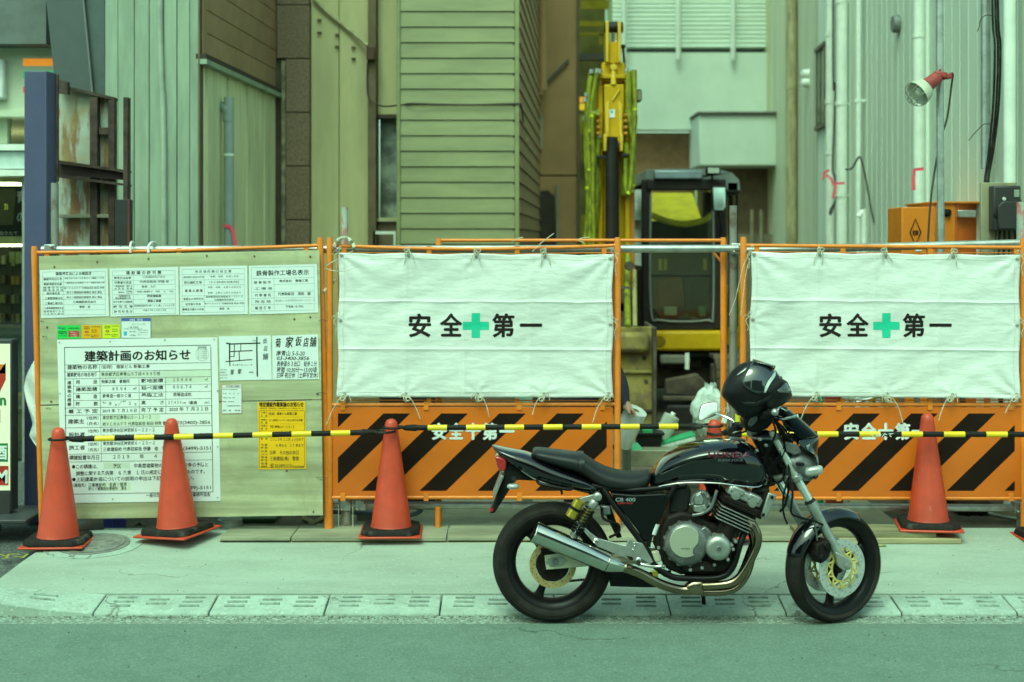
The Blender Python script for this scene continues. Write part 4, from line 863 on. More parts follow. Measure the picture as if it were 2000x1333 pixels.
# shelves and goods inside
shelf_m = M('shop_shelf', (.055,.05,.035), .6); gm = [M('goods_%d' % i, c, .5) for i, c in enumerate(((.30,.28,.10),(.5,.48,.3),(.16,.10,.05),(.1,.13,.08),(.45,.3,.05)))]
for k, (x0, x1, y0, y1, D) in enumerate([(-200,22,482,640,13.4),(26,46,485,640,13.2),(-200,46,640,780,12.6)]):
    u = MB().bb(xa(x0,D), xa(x1,D), D, D+.5, zz(y1,D), zz(y0,D)).build('shelf_unit', shelf_m, store)
    for r_ in range(4):
        for q in range(int((x1-max(x0,-20))/9)):
            xx = max(x0,-20)+q*9; yy = y0+18+r_*(y1-y0)/4.2
            if k < 2: MB().bb(xa(xx,D), xa(xx+7,D), D-.06, D, zz(yy+16,D), zz(yy,D)).build('goods', random.choice(gm), u)
sb('price_card', 30, 44, 492, 515, 13.1, .01, M('price_card', (.6,.62,.3), .5)); sb('price_card', 18, 28, 492, 513, 13.1, .01, MATS['price_card'])
sb('counter', -200, 118, 780, 862, D0+.25, .2, M('olive_counter', (.30,.27,.03), .6)); sb('plinth', -200, 118, 862, 950, D0+.2, .2, M('grey_plinth', (.12,.12,.09), .8)); sb('plinth_cap', -200,118,772,782,D0+.2,.24,M('plinth_cap',(.35,.26,.08),.6))
sb('step', -200, 118, 950, 968, D0+.1, .4, concrete); sb('step', -200, 118, 970, 1010, D0+.0, .5, MATS['grey_plinth'])

# slanted slate facade beside the store
sf = thing('slate_facade', 'dark slate facade with a slanting edge between the store and the pale panel wall', 'facade', (xa(150,11.2), 11.2, 0)); Df = 11.2
zt_, zb_ = zz(-600,Df), .1
def sl_x(z): # left edge moves right going down
    return xa(88+(H-z+0)*0+ (HZ-(HZ+(H-z)*F/Df))*0, Df)
MB().prism([P(75,-600,Df), P(163,-600,Df), P(163,0,Df), P(181,185,Df), P(181,1010,Df), P(125,1010,Df), P(108,170,Df), P(90,0,Df)], (0,.3,0)).build('facade_sheet', slate_m, sf)
MB().prism([P(165,-600,Df+.03), P(204,-600,Df+.03), P(204,1010,Df+.03), P(183,1010,Df+.03), P(183,185,Df+.03), P(165,0,Df+.03)], (0,.3,0)).build('facade_sheet', M('slate_facade_b', (.085,.115,.11), .45), sf)
MB().tube([P(163,-600,Df-.004), P(163,0,Df-.004), P(181,185,Df-.004), P(181,480,Df-.004)], .008, 6).build('seam', M('slate_seam', (.2,.22,.2), .4), sf)
# blue column
bc = thing('blue_column', 'dark blue square steel column at the left of the notice board', 'column', (xa(78,9.35), 9.35, .1))
a0, a1 = P(47,150,9.35), P(95,1015,9.35)
MB().prism([Vector((xa(47,9.35),9.35,.1)), Vector((xa(90,9.35),9.35,.1)), Vector((xa(108,9.45),9.45,.1)), Vector((xa(108,9.45),9.465,.1)), Vector((xa(47,9.35),9.6,.1))], (0,0,zz(139,9.35)-.1)).build('shaft', navy_m, bc, bevel=.006)
MB().bb(xa(108,9.45)+.002, xa(113,9.45), 9.455, 9.475, zz(355,9.45), zz(146,9.45)).build('edge_angle', rust_beam, bc)
# rusting sign frame
rf = thing('rusting_frame', 'rusting steel frame with a stained sheet behind the left fence, its beam jutting right', 'steel frame', P(185,1000,9.9)); Dr = 9.9
q = lambda x, y, d=0: P(x, y, Dr+d)
MB().prism([q(113,172,.08), q(222,196,.08), q(222,1000,.08), q(113,1000,.08)], (0,.006,0)).build('sheet', rust_sheet, rf)
def fbox(name, x0, x1, y0, y1, d0, d1, m=rust_beam):
    MB().bb(xa(x0,Dr), xa(x1,Dr), Dr+d0, Dr+d1, zz(y1,Dr), zz(y0,Dr)).build(name, m, rf, bevel=.003)
MB().prism([q(112,164), q(222,190), q(222,196), q(112,170)], (0,.1,0)).build('top_beam', rust_beam, rf); MB().prism([q(112,155,-.05), q(132,160,-.05), q(132,184,-.05), q(112,182,-.05)], (0,.05,0)).build('gusset', rust_beam, rf)
fbox('upright', 175, 190, 190, 1000, 0, .075); fbox('upright', 211, 223, 196, 1000, 0, .075); fbox('cross_bar', 191, 211, 249, 263, .02, .07); fbox('cross_bar', 113, 222, 419, 426, .0, .07, M('grey_angle', (.28,.27,.2), .7))
for k, (ya, yb) in enumerate(((313,320),(340,347))):
    MB().prism([q(113,ya,-.08), q(248,ya+20,-.08), q(248,ya+24,-.08), q(113,ya+7,-.08)], (0,.12,0)).build('beam_flange', rust_beam, rf)
MB().prism([q(113,320,-.03), q(241,337,-.03), q(241,352,-.03), q(113,342,-.03)], (0,.02,0)).build('beam_web', M('beam_web', (.05,.03,.024), .8), rf)
fbox('mast', 248, 257, 193, 400, -.10, -.02); fbox('mast_foot', 233, 261, 391, 1000, -.11, -.02, M('black_steel', (.03,.032,.03), .6)); fbox('mast_edge', 258, 262, 391, 1000, -.12, -.11, M('red_primer', (.16,.03,.025), .6))

# ---- pale panel building: front panels, then a flank running back
D1 = 11.0
flank_m = M('flank_cladding', (.78,.78,.50), .6, var=.12, scale=3, stretch=(2,2,.3), spots=((.32,.24,.10), 4, .60, (4,4,.2), .6), rnd=.10, detail=8)
pb = thing('panel_building', 'pale panel clad building at left with brown slats along its flank', 'building', (xa(300,D1), D1, 0))
edges = [204,230,262,291,319,345,370,388]
for a, b_ in zip(edges[:-1], edges[1:]):
    MB().bb(xa(a,D1)+.002, xa(b_,D1)-.002, D1+random.uniform(0,.012), D1+.1, .1, ZT).build('wall_panel', wall_light, pb, bevel=.004)
MB().bb(xa(204,D1), xa(388,D1), D1+.02, D1+.3, .1, ZT-.01).build('joint_backing', dark_brown, pb)
MB().tube([P(310,-700,D1-.012), P(313,60,D1-.012), P(320,280,D1-.012), P(322,1010,D1-.012)], .022, 10, smooth=3).build('grey_hose', M('stained_strip', (.36,.42,.34), .7, spots=((.6,.66,.6), 8, .66, (1,1,.4), .8)), pb, smooth=True)
MB().bb(xa(387,D1)-.0, xa(390,D1), D1-.004, D1+.06, .1, ZT).build('corner_trim', brown_trim, pb)
def flank(D, z, out=0): return Vector((xa(390,D1)+KD*(D-D1)+out, D, z))
Dn, Df2 = 11.06, 13.6
zb = 3.41
for k in range(24):
    za = zb+.182*k
    if za > ZT: break
    MB().prism([flank(Dn+.1,za+.004), flank(Df2-.0,za+.004), flank(Df2-.0,za+.178), flank(Dn+.1,za+.178)], (-.02,0,0)).build('slat', slat_m, pb)
MB().prism([flank(Dn,zb-.01,-.015), flank(Df2+.35,zb-.01,-.015), flank(Df2+.35,ZT,-.015), flank(Dn,ZT,-.015)], (-.05,0,0)).build('slat_backing', M('slat_gap', (.03,.025,.018), .9), pb)
MB().prism([flank(Dn,zb,.0), flank(Dn+.1,zb,0), flank(Dn+.1,ZT,0), flank(Dn,ZT,0)], (.012,0,0)).build('slat_edge', slat_m, pb)
MB().prism([flank(D1,zb-.045,.05), flank(Df2,zb-.045,.05), flank(Df2,zb-.005,.05), flank(D1,zb-.005,.05)], (-.08,0,0)).build('ledge_dark_strip', M('ledge_brown', (.045,.032,.022), .8), pb)  # solid dark brown strip between the slats and the ledge
MB().prism([flank(D1,zb-.085,.055), flank(Df2,zb-.085,.055), flank(Df2,zb-.046,.055), flank(D1,zb-.046,.055)], (-.08,0,0)).build('ledge', wall_light, pb)
nd = 12
for k in range(nd):
    d0 = D1+.02+(Df2-D1-.02)*k/nd; d1 = D1+.02+(Df2-D1-.02)*(k+1)/nd; o_ = -.004 if k % 3 else -.018
    MB().prism([flank(d0,.1,o_), flank(d1-.006,.1,o_), flank(d1-.006,zb-.086,o_), flank(d0,zb-.086,o_)], (-.03,0,0)).build('flank_panel', flank_m, pb)
MB().prism([flank(D1+.01,.1,-.05), flank(Df2+.35,.1,-.05), flank(Df2+.35,zb-.05,-.05), flank(D1+.01,zb-.05,-.05)], (-.02,0,0)).build('joint_backing', dark_brown, pb)
vp = thing('vent_pipe', 'grey vent pipe with bent top on the pale flank wall', 'pipe', P(445,1000,11.9)); Dv = 11.62
MB().tube([P(424,213,Dv+.12), P(432,209,Dv+.06), P(441,212,Dv), P(446,224,Dv), P(447,250,Dv), P(447,1000,Dv)], .041, 12, smooth=4).build('pipe', grey_pipe, vp, smooth=True)
MB().lathe([(.046,-.05),(.046,.05)], P(446,226,Dv), 'Z', 14, cap=False).build('collar', grey_pipe, vp, smooth=True)
b = MB(); b.lathe([(.044,-.01),(.044,.01)], P(447,303,Dv), 'Z', 14, cap=False); b.tube([P(427,304,Dv+.1), P(447,304,Dv)], .006, 6); b.build('bracket', pvc, vp, smooth=True)
def tape(label, pts, D, wd=.028):
    b = MB(); n_ = len(pts); vs = []
    for i, (x, y) in enumerate(pts):
        p = P(x,y,D-.003*i); a = P(*pts[max(0,i-1)],D); c = P(*pts[min(n_-1,i+1)],D); d = (c-a).normalized(); nn = Vector((-d.z,0,d.x))*wd/2; vs += [p-nn, p+nn]
    b.add(vs, [(2*i,2*i+1,2*i+3,2*i+2) for i in range(n_-1)])
    return tag(b.build('pink_tape', pink, None, solid=.001), label, 'tape', 'pink marking tapes on the pipes')
tape('pink tape hanging from the grey vent pipe', [(436,442),(448,442),(455,450),(457,466),(461,480)], Dv-.05)

# ---- stone pier
D2 = 13.6
pier = thing('stone_pier', 'dark granite pier of large blocks between the slatted flank and the tan wall', 'pier', (xa(580,D2), D2, 0))
z0 = zz(430,D2); bh = 105/F*D2
for k in range(-6, 16):
    za = z0+bh*(k-1)
    if za+bh < .1: continue
    lo = max(.1, za+.004); x0 = 540 if za+bh*.5 > zz(115,D2) else 558
    MB().bb(xa(x0,D2), xa(604,D2), D2+random.uniform(0,.006), D2+.35, lo, za+bh-.004).build('stone_block', stone_m, pier, bevel=.006)
MB().bb(xa(533,D2), xa(603,D2), D2+.05, D2+.4, .1, ZT).build('mortar', dark_brown, pier)
MB().bb(xa(541,D2), xa(549,D2), D2+.1, D2+.14, .1, zz(116,D2)).build('broken_edge', dark_void, pier); MB().bb(xa(549,D2), xa(557,D2), D2+.02, D2+.06, .1, zz(118,D2)).build('render_strip', M('rough_render', (.33,.30,.19), .9, var=.3, scale=12, bump=.6, bscale=20), pier)

# ---- tan building
tb = thing('tan_building', 'stained tan walled building with a narrow frosted window in the middle', 'building', (xa(670,D2), D2, 0))
for a, b_ in ((605,660),(660.5,718)): MB().bb(xa(a,D2)+.002, xa(b_,D2)-.002, D2+.08, D2+.3, .1, ZT).build('wall_panel', tan_wall, tb, bevel=.004)
MB().bb(xa(605,D2), xa(720,D2), D2+.1, D2+.35, .1, ZT-.01).build('joint_backing', brown_trim, tb)
MB().bb(xa(719,D2), xa(735,D2), D2-.02, D2+.3, .1, ZT).build('column', brown_trim, tb, bevel=.006)
MB().bb(xa(735.5,D2), xa(775,D2), D2+.12, D2+.3, zz(222,D2), ZT).build('wall_panel', tan_wall, tb, bevel=.004)
wn = MB().bb(xa(738,D2), xa(774,D2), D2+.22, D2+.23, zz(425,D2), zz(230,D2)).build('window', frosted, tb)
MB().bb(xa(735.5,D2), xa(776,D2), D2+.08, D2+.26, zz(230,D2), zz(222.5,D2)).build('window_head', M('head_brown', (.06,.045,.03), .7), tb)
MB().bb(xa(735.5,D2), xa(776,D2), D2+.06, D2+.26, zz(432,D2), zz(426,D2)).build('window_sill', tan_wall, tb); MB().bb(xa(735.5,D2), xa(776,D2), D2+.12, D2+.3, .1, zz(433,D2)).build('wall_panel', M('tan_lower', (.22,.17,.1), .8), tb)
fr = MB(); fr.bb(xa(729,D2), xa(773,D2), D2-.02, D2+.02, zz(458,D2), zz(452,D2)); fr.bb(xa(729,D2), xa(733,D2), D2-.02, D2+.02, .3, zz(458,D2)); fr.bb(xa(769,D2), xa(773,D2), D2-.02, D2+.02, .3, zz(458,D2))
fr.build('white_frame', pvc, tb)
jb = MB().bb(xa(718,D2), xa(734,D2), D2-.1, D2-.02, zz(120,D2), zz(94,D2)).build('junction_box', M('box_brown', (.07,.03,.02), .6), tb, bevel=.008)
MB().tube([P(612,-2,D2+.05), P(640,26,D2+.05), P(680,58,D2+.05), P(718,90,D2)], .018, 6, smooth=4).build('conduit', pvc_old, tb, smooth=True)
MB().tube([P(718,120,D2-.04), P(717,160,D2-.04), P(720,190,D2-.06), P(735,205,D2-.1), P(760,208,D2-.2), P(800,203,13.16), P(850,204,13.16), P(930,205,13.16), P(1008,203,13.16), P(1018,206,13.18), P(1022,240,13.3)], .008, 6, smooth=5).build('cable', wire_m, tb, smooth=True)
for x, y in ((622,37),(622,62),(657,66),(657,89),(689,91),(689,113)): MB().bb(xa(x-4,D2), xa(x+4,D2), D2+.05, D2+.08, zz(y+1.5,D2), zz(y-1.5,D2)).build('wall_bracket', brown_trim, tb)

# ---- siding house in the centre
D3 = 13.2
sh_ = thing('siding_house', 'cream horizontal siding house front in the centre, its shaded flank receding right', 'house', (xa(895,D3), D3, 0))
z1 = zz(447,D3); sp_ = 30.3/F*D3
k = -7
while True:
    za = z1+sp_*k; k += 1
    if za > ZT: break
    x0, x1 = xa(782,D3), xa(1005,D3)
    MB().prism([Vector((x0,D3-.012,za+.003)), Vector((x0,D3+.002,za+sp_-.003)), Vector((x0,D3+.04,za+sp_-.003)), Vector((x0,D3+.04,za+.003))], (x1-x0,0,0)).build('siding_board', siding_m, sh_)
    f2 = lambda D, z, o=0: Vector((xa(1014,D3)+KD*(D-D3)+o, D, z))
    MB().prism([f2(D3+.05,za+.003,.008), f2(17.9,za+.003,.008), f2(17.9,za+sp_-.003,-.006), f2(D3+.05,za+sp_-.003,-.006)], (-.03,0,0)).build('side_board', siding_side, sh_)
MB().bb(xa(780,D3), xa(1006,D3), D3+.02, D3+.3, .1, ZT).build('siding_backing', dark_brown, sh_); MB().prism([f2(D3,.1,-.028), f2(17.9,.1,-.028), f2(17.9,ZT,-.028), f2(D3,ZT,-.028)], (-.03,0,0)).build('siding_backing', dark_brown, sh_)
MB().bb(xa(775,D3), xa(782,D3), D3-.03, D3+.3, .1, ZT).build('corner_trim', siding_m, sh_, bevel=.004); MB().bb(xa(1005.5,D3), xa(1014,D3), D3-.03, D3+.06, .1, ZT).build('corner_trim', siding_m, sh_, bevel=.004)
b = MB(); b.tube([P(1028,240,14.6), P(1025,290,14.6)], .012, 6); b.bb(xa(1021,14.5), xa(1032,14.5), 14.4, 14.5, zz(280,14.5), zz(270,14.5)); b.build('wall_tap', pvc_old, sh_)['kind'] = 'stuff'

# ---- brown back wall with pipe and archway
D4 = 17.9
bw = thing('brown_back_wall', 'brown rendered wall at the end of the passage with a downpipe', 'wall', (xa(1095,D4), D4, 0))
bwm = M('brown_render', (.385,.235,.105), .8, var=.1, scale=1.5)
MB().bb(xa(1030,D4), xa(1130,D4), D4+.05, D4+.5, zz(343,D4)+.01, ZT+1).build('wall_panel', bwm, bw); MB().bb(xa(1030,D4), xa(1130,D4), D4+.05, D4+.5, .1, zz(343,D4)-.01).build('wall_panel', bwm, bw)
MB().bb(xa(1127,D4), xa(1132,D4), D4, D4+.6, .1, ZT+1).build('corner_post', dark_brown, bw)
a = [P(1040,480,D4), P(1040,385,D4), P(1052,374,D4), P(1070,372,D4), P(1083,384,D4), P(1086,480,D4)]
MB().prism(a, (0,.045,0)).build('archway', dark_void, bw)
MB().tube([P(1060,-500,D4-.2), P(1060,178,D4-.2)], .055, 12).build('downpipe', bwm, bw, smooth=True); MB().tube([P(1036,184,D4-.2), P(1060,184,D4-.2)], .05, 12).build('downpipe', bwm, bw, smooth=True)
MB().bb(xa(1044,D4), xa(1053,D4), D4-.05, D4+.04, zz(176,D4), zz(40,D4)).build('slot_window', M('slot_red_brown', (.05,.02,.012), .7), bw)
MB().prism([P(1070,155,D4), P(1110,114,D4), P(1112,120,D4), P(1072,161,D4)], (0,.05,0)).build('diagonal_bar', M('bar_grey', (.1,.09,.07), .7), bw)
MB().bb(xa(1086,D4), xa(1092,D4), D4-.1, D4, .1, zz(362,D4)).build('post', M('post_grey', (.25,.24,.16), .7), bw); MB().prism([P(1046,205,D4), P(1060,225,D4), P(1060,295,D4), P(1046,275,D4)], (0,.04,0)).build('pale_patch', M('pale_wall_patch', (.36,.36,.26), .8), bw)

# ---- glazed tower, its amber reflections built as coloured panels behind the glass
D5 = 19.5
gt = thing('glazed_building', 'dark glazed building strip with painted amber reflections, left of the excavator boom', 'building', (xa(1162,D5), D5, 0))
MB().bb(xa(1126,D5), xa(1196,D5), D5+1.5, D5+1.6, .1, ZT+3).build('back_wall', M('room_wall', (.20,.18,.08), .8, var=.3, scale=2), gt)
MB().bb(xa(1131,D5), xa(1196,D5), D5, D5+.02, .1, ZT+3).build('glazing', glass('tower_glass', (.75,.75,.6), -.05, .03), gt)
amber = M('amber_reflection', (.9,.62,.05), .5, emit=.5); amb2 = M('dull_amber_reflection', (.55,.42,.05), .6)  # reflections in the glass put in as colour, some glowing
for y0, y1, x0, x1, m_ in ((42,52,1132,1180,amb2),(64,70,1132,1178,amb2),(66,88,1170,1178,amb2),(190,200,1132,1146,M('orange_reflection',(.9,.4,.05),.5,emit=.6)),(203,215,1132,1148,amber),(225,262,1132,1146,amb2),(0,18,1134,1190,amb2),(420,470,1136,1150,amb2)):
    MB().bb(xa(x0,D5+.6), xa(x1,D5+.6), D5+.6, D5+.65, zz(y1,D5+.6), zz(y0,D5+.6)).build('reflection_panel', m_, gt)
for y in (108,): MB().bb(xa(1130,D5), xa(1196,D5), D5-.06, D5+.1, zz(y+10,D5), zz(y-2,D5)).build('spandrel', M('spandrel_dark', (.05,.045,.035), .5), gt)

# ---- white building at the end of the lot
D6 = 24.0
wb = thing('white_building', 'pale building with louvred top and a projecting box, behind the excavator', 'building', (xa(1370,D6), D6, 0))
MB().bb(xa(1190,D6), xa(1600,D6), D6, D6+.4, zz(254,D6), zz(103,D6)).build('wall_panel', white_far, wb)
MB().bb(xa(1190,D6), xa(1600,D6), D6+.5, D6+.9, zz(103,D6), zz(90,D6)).build('slot', dark_brown, wb)
for k in range(40):
    za = zz(92,D6)+k*.074
    MB().prism([Vector((xa(1196,D6),D6+.088,za)), Vector((xa(1196,D6),D6+.07,za+.012)), Vector((xa(1196,D6),D6+.084,za+.0735))], (xa(1600,D6)-xa(1196,D6),0,0)).build('louvre', white_far, wb)
MB().bb(xa(1190,D6), xa(1600,D6), D6+.14, D6+.5, zz(92,D6), ZT+3).build('louvre_backing', M('louvre_back', (.5,.58,.5), .8), wb)
for x in (1219,1325,1432,1538): MB().tube([P(x,-500,D6-.12), P(x,114,D6-.12), P(x,118,D6-.12)], [.045,.045,.03], 10).build('tube_mullion', pvc, wb, smooth=True)
MB().bb(xa(1190,D6), xa(1366,D6), D6+.6, D6+1, .1, zz(254,D6)).build('recess_wall', M('recess_brown', (.42,.23,.11), .8), wb)
MB().bb(xa(1366,D6-1), xa(1620,D6-1), D6-1, D6+.3, zz(324,D6-1), zz(224,D6-1)).build('projecting_box', white_far, wb, bevel=.02); MB().bb(xa(1362,D6-1), xa(1620,D6-1), D6-1.06, D6+.3, zz(223,D6-1), zz(219,D6-1)).build('box_coping', M('coping_brown', (.12,.11,.09), .7), wb)
MB().bb(xa(1366,D6), xa(1620,D6), D6-.1, D6+.3, .1, zz(325,D6)).build('lower_wall', M('lower_grey', (.20,.13,.075), .8), wb)
MB().bb(xa(1190,D6), xa(1620,D6), D6-.5, D6-.1, .1, zz(458,D6)).build('low_wall', M('low_wall_tan', (.2,.17,.11), .8), wb)
for x in (1466,1484): MB().bb(xa(x,D6-.6), xa(x+5,D6-.6), D6-.6, D6-.55, .1, zz(410,D6-.6)).build('post', M('post_far', (.24,.22,.13), .7), wb)

# ---- right hand building: a ribbed wall running back
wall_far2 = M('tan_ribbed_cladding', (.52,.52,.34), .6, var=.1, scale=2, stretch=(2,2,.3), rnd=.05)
rb_ = thing('ribbed_building', 'pale green ribbed metal wall of the right hand building running back along the lot', 'building', (3.45, 9.6, 0))
def rw(D, z, o=0): return Vector((xa(2000,9.6)+KD*(D-9.6)-o, D, z))
dd = 8.98
while dd < 23.6:
    wd = .26
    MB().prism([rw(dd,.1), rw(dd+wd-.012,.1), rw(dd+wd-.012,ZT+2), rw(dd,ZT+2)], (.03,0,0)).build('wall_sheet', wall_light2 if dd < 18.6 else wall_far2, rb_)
    MB().prism([rw(dd+wd-.02,.1,0), rw(dd+wd+.008,.1,0), rw(dd+wd+.008,ZT+2,0), rw(dd+wd-.02,ZT+2,0)], (-.004,0,0)).build('seam_rib', wall_light2, rb_)
    dd += wd
MB().prism([rw(8.95,.1,-.031), rw(23.8,.1,-.031), rw(23.8,ZT+2,-.031), rw(8.95,ZT+2,-.031)], (.2,0,0)).build('wall_backing', dark_brown, rb_)
MB().bb(rw(23.7,0).x-.02, rw(23.7,0).x+2, 23.7, 24.4, .1, ZT+2).build('end_wall', wall_far2, rb_)
def wall_D(px):    # depth at which the wall is seen in column px
    k_ = (px-1000)/F; return (xa(2000,9.6)-KD*9.6)/(k_-KD)
# window and vents in that wall
Dw0, Dw1 = wall_D(1614), wall_D(1599)
wn = MB().prism([rw(Dw0,zz(240,Dw0),.02), rw(Dw1,zz(240,Dw1)+.0,.02), rw(Dw1,zz(240,Dw0)+1.0,.02), rw(Dw0,zz(240,Dw0)+1.0,.02)], (.04,0,0)).build('window', M('far_pane', (.14,.22,.19), .15), rb_)
for d in (Dw0-.03, (Dw0+Dw1)/2, Dw1): MB().prism([rw(d,zz(243,Dw0),.035), rw(d+.05,zz(243,Dw0),.035), rw(d+.05,zz(243,Dw0)+1.0,.035), rw(d,zz(243,Dw0)+1.0,.035)], (.03,0,0)).build('window_frame', brown_trim, wn).location = (0,0,0)
for zq in (zz(243,Dw0), zz(243,Dw0)+1.02): MB().prism([rw(Dw0-.06,zq-.03,.045), rw(Dw1+.1,zq-.03,.045), rw(Dw1+.1,zq+.02,.045), rw(Dw0-.06,zq+.02,.045)], (.045,0,0)).build('window_frame', brown_trim, wn)
Dv2 = wall_D(1757); b = MB(); c = rw(Dv2,zz(47,Dv2),.06); b.lathe([(.0005,-.012),(.075,-.010),(.085,0),(.088,.06)], c, 'X', 20); b.build('vent_cowl', M('vent_grey', (.2,.23,.2), .5), rb_, smooth=True)
for yy in (145,162): 
    Dq = wall_D(1580); b = MB(); b.lathe([(.0005,-.08),(.06,-.05),(.07,.04)], rw(Dq,zz(yy,Dq),.04), 'X', 12); b.build('vent_cowl', pvc, rb_, smooth=True)
# pipes running up the wall, each its own thing
def wallpipe(label, px, r, m, y0=-900, y1=1000, off=.10, br=(), nm='drain_pipe', lean=0):
    D = wall_D(px+ (off/ (wall_D(px))*F)*.9); t = thing(nm, label, 'pipe', P(px,700,D), 0, 'pipes on the right hand wall')
    MB().tube([P(px+lean,y0,D), P(px,y1,D)], r, 14).build('pipe', m, t, smooth=True)
    for y in br:
        b = MB(); b.lathe([(r+.006,-.02),(r+.006,.02)], P(px,y,D), 'Z', 14, cap=False); c = P(px,y,D); b.bb(c.x, c.x+off+.03, c.y-.01, c.y+.03, c.z-.012, c.z+.012); b.build('bracket', pvc if m is not pvc_old else pvc_old, t, smooth=True)
    return t, D
wallpipe('thick stained brown pipe at the far end of the right wall', 1546, .085, pvc_old, br=(14,172,326))
wallpipe('slim white pipe left of the thick white drain pipe', 1621, .055, pvc, br=(68,200,300), lean=2)
wallpipe('thick white drain pipe with brackets and pink tape', 1643, .066, pvc, br=(4,203,382), lean=3)
wallpipe('thin white pipe with a cable hanging off it', 1675, .03, pvc, br=(197,), lean=4)
wallpipe('white drain pipe behind the work lamp, marked with pink tape', 1796, .055, pvc, br=(70,))
wallpipe('tall narrow pipe strip right of the white drain pipe', 1812, .02, wall_light2)
tt, Dm = wallpipe('galvanised conduit at right carrying black cables to the meter', 1925, .034, galv, y1=330)
wallpipe('broad pale drain pipe at the right edge', 1972, .042, pvc)
Dq = wall_D(1545)-.35
b = MB(); b.tube([P(1559,-500,Dq), P(1559,1000,Dq)], .014, 6); tag(b.build('cable', wire_m, None, smooth=True), 'thin black cable beside the thick stained pipe', 'cable')
Dq = wall_D(1630)-.6
b = MB(); b.tube([P(1629,-500,Dq), P(1627,130,Dq), P(1632,165,Dq), P(1626,320,Dq), P(1630,345,Dq), P(1634,385,Dq), P(1622,410,Dq), P(1622,420,Dq), P(1630,400,Dq)], .011, 6, smooth=4); tag(b.build('cable', wire_m, None, smooth=True), 'black cable between the slim and the thick white pipes', 'cable')
Dq = wall_D(1690)-.5
b = MB(); b.tube([P(1652,331,Dq+.2), P(1664,329,Dq+.1), P(1676,309,Dq), P(1682,312,Dq), P(1692,355,Dq), P(1706,430,Dq), P(1724,480,Dq), P(1735,520,Dq)], .010, 6, smooth=5); tag(b.build('cable', wire_m, None, smooth=True), 'grey cable sagging down from the thin white pipe', 'cable')
tape('pink tape tied round the slim white pipe', [(1620,332),(1610,338),(1608,352),(1614,342),(1624,350),(1628,362)], 16.2)
tape('pink tape trailing down the thick white drain pipe', [(1650,358),(1632,359),(1630,372),(1627,388)], 15.6)
tape('pink tape on the white drain pipe behind the work lamp', [(1804,330),(1786,332),(1784,350),(1785,372)], 11.9)
st = thing('stub_pipe', 'short white stub pipe with bent top on the right wall', 'pipe', P(1683,560,14.4)); MB().tube([P(1676,424,14.4),P(1682,418,14.4),P(1687,424,14.4),P(1687,600,14.4)], .03, 10, smooth=3).build('pipe', pvc, st, smooth=True)
# bundle of black cables
for k, (dx, lab) in enumerate(((0,'left strand'),(6,'middle strand'),(11,'right strand'))):
    o = MB().tube([P(1936+dx,-500,10.05+.02*k), P(1938+dx,0,10.05), P(1943+dx,90,10.0+.02*k), P(1940+dx,200,10.02), P(1932+dx*.8,290,10.0), P(1924+dx*.6,350,9.95), P(1922+dx,380,9.9)], .0085, 8, smooth=6).build('power_cable', rubber, None, smooth=True)
    tag(o, 'thick black power cable running down to the meter at right, '+lab, 'cable', 'black cables by the meter')
for (pts, lab) in (([(1942,33),(1926,30),(1915,40),(1913,52),(1909,62)],'upper'),([(1935,243),(1922,243),(1910,254),(1900,265),(1892,275)],'lower')):
    tag(MB().tube([P(x,y,10.0) for x, y in pts], .0035, 5, smooth=4).build('loose_wire', wire_m, None, smooth=True), lab+' loose wire end sticking out of the black cable bundle', 'wire')
# meter board
D7 = 9.45
mt = thing('meter_board', 'timber board with a dark grey electricity meter at the right edge', 'meter', P(1950,480,D7))
MB().bb(xa(1916,D7), xa(1986,D7), D7, D7+.03, zz(560,D7), zz(357,D7)).build('board', M('meter_board_wood', (.34,.32,.2), .8, var=.2, scale=6, stretch=(1,1,.3), spots=((.16,.12,.06),8,.66,(1,1,1),.6)), mt, bevel=.004)
mm = M('meter_grey', (.035,.033,.033), .45)
cm = MB().bb(xa(1930,D7), xa(1984,D7), D7-.10, D7-.001, zz(452,D7), zz(364,D7)).build('meter_case', mm, mt, bevel=.012)
MB().prism([P(1946,404,D7-.101), P(1956,394,D7-.101), P(1982,394,D7-.101), P(1982,448,D7-.101), P(1948,448,D7-.101)], (0,-.03,0)).build('terminal_cover', mm, cm, bevel=.006)
MB().bb(xa(1970,D7), xa(1980,D7), D7-.106, D7-.100, zz(386,D7), zz(372,D7)).build('display', M('lcd', (.30,.34,.28), .3), cm); MB().lathe([(.0005,-.01),(.012,-.008),(.013,0)], P(1961,389,D7-.10), 'Y', 12).build('seal', M('seal_white', (.6,.65,.6), .4), cm, smooth=True); MB().lathe([(.0005,-.012),(.016,-.01),(.017,0)], P(1945,420,D7-.10), 'Y', 12).build('latch', rubber, cm, smooth=True)
b = MB()
for k, x in enumerate((1946,1953,1962,1971,1982,1990)): b.tube([P(x,450,D7-.05), P(x-3+k,480,D7-.06), P(x-6+2*k,520,D7-.05)], .007 if k != 0 else .003, 6, smooth=3)
b.tube([P(1984,395,D7-.05), P(1992,392,D7-.06), P(1990,420,D7-.07), P(1978,430,D7-.12), P(1976,418,D7-.12), P(1988,402,D7-.1), P(1993,440,D7-.08), P(1988,500,D7-.08)], .008, 6, smooth=5)
b.build('meter_tails', rubber, mt, smooth=True)['kind'] = 'stuff'
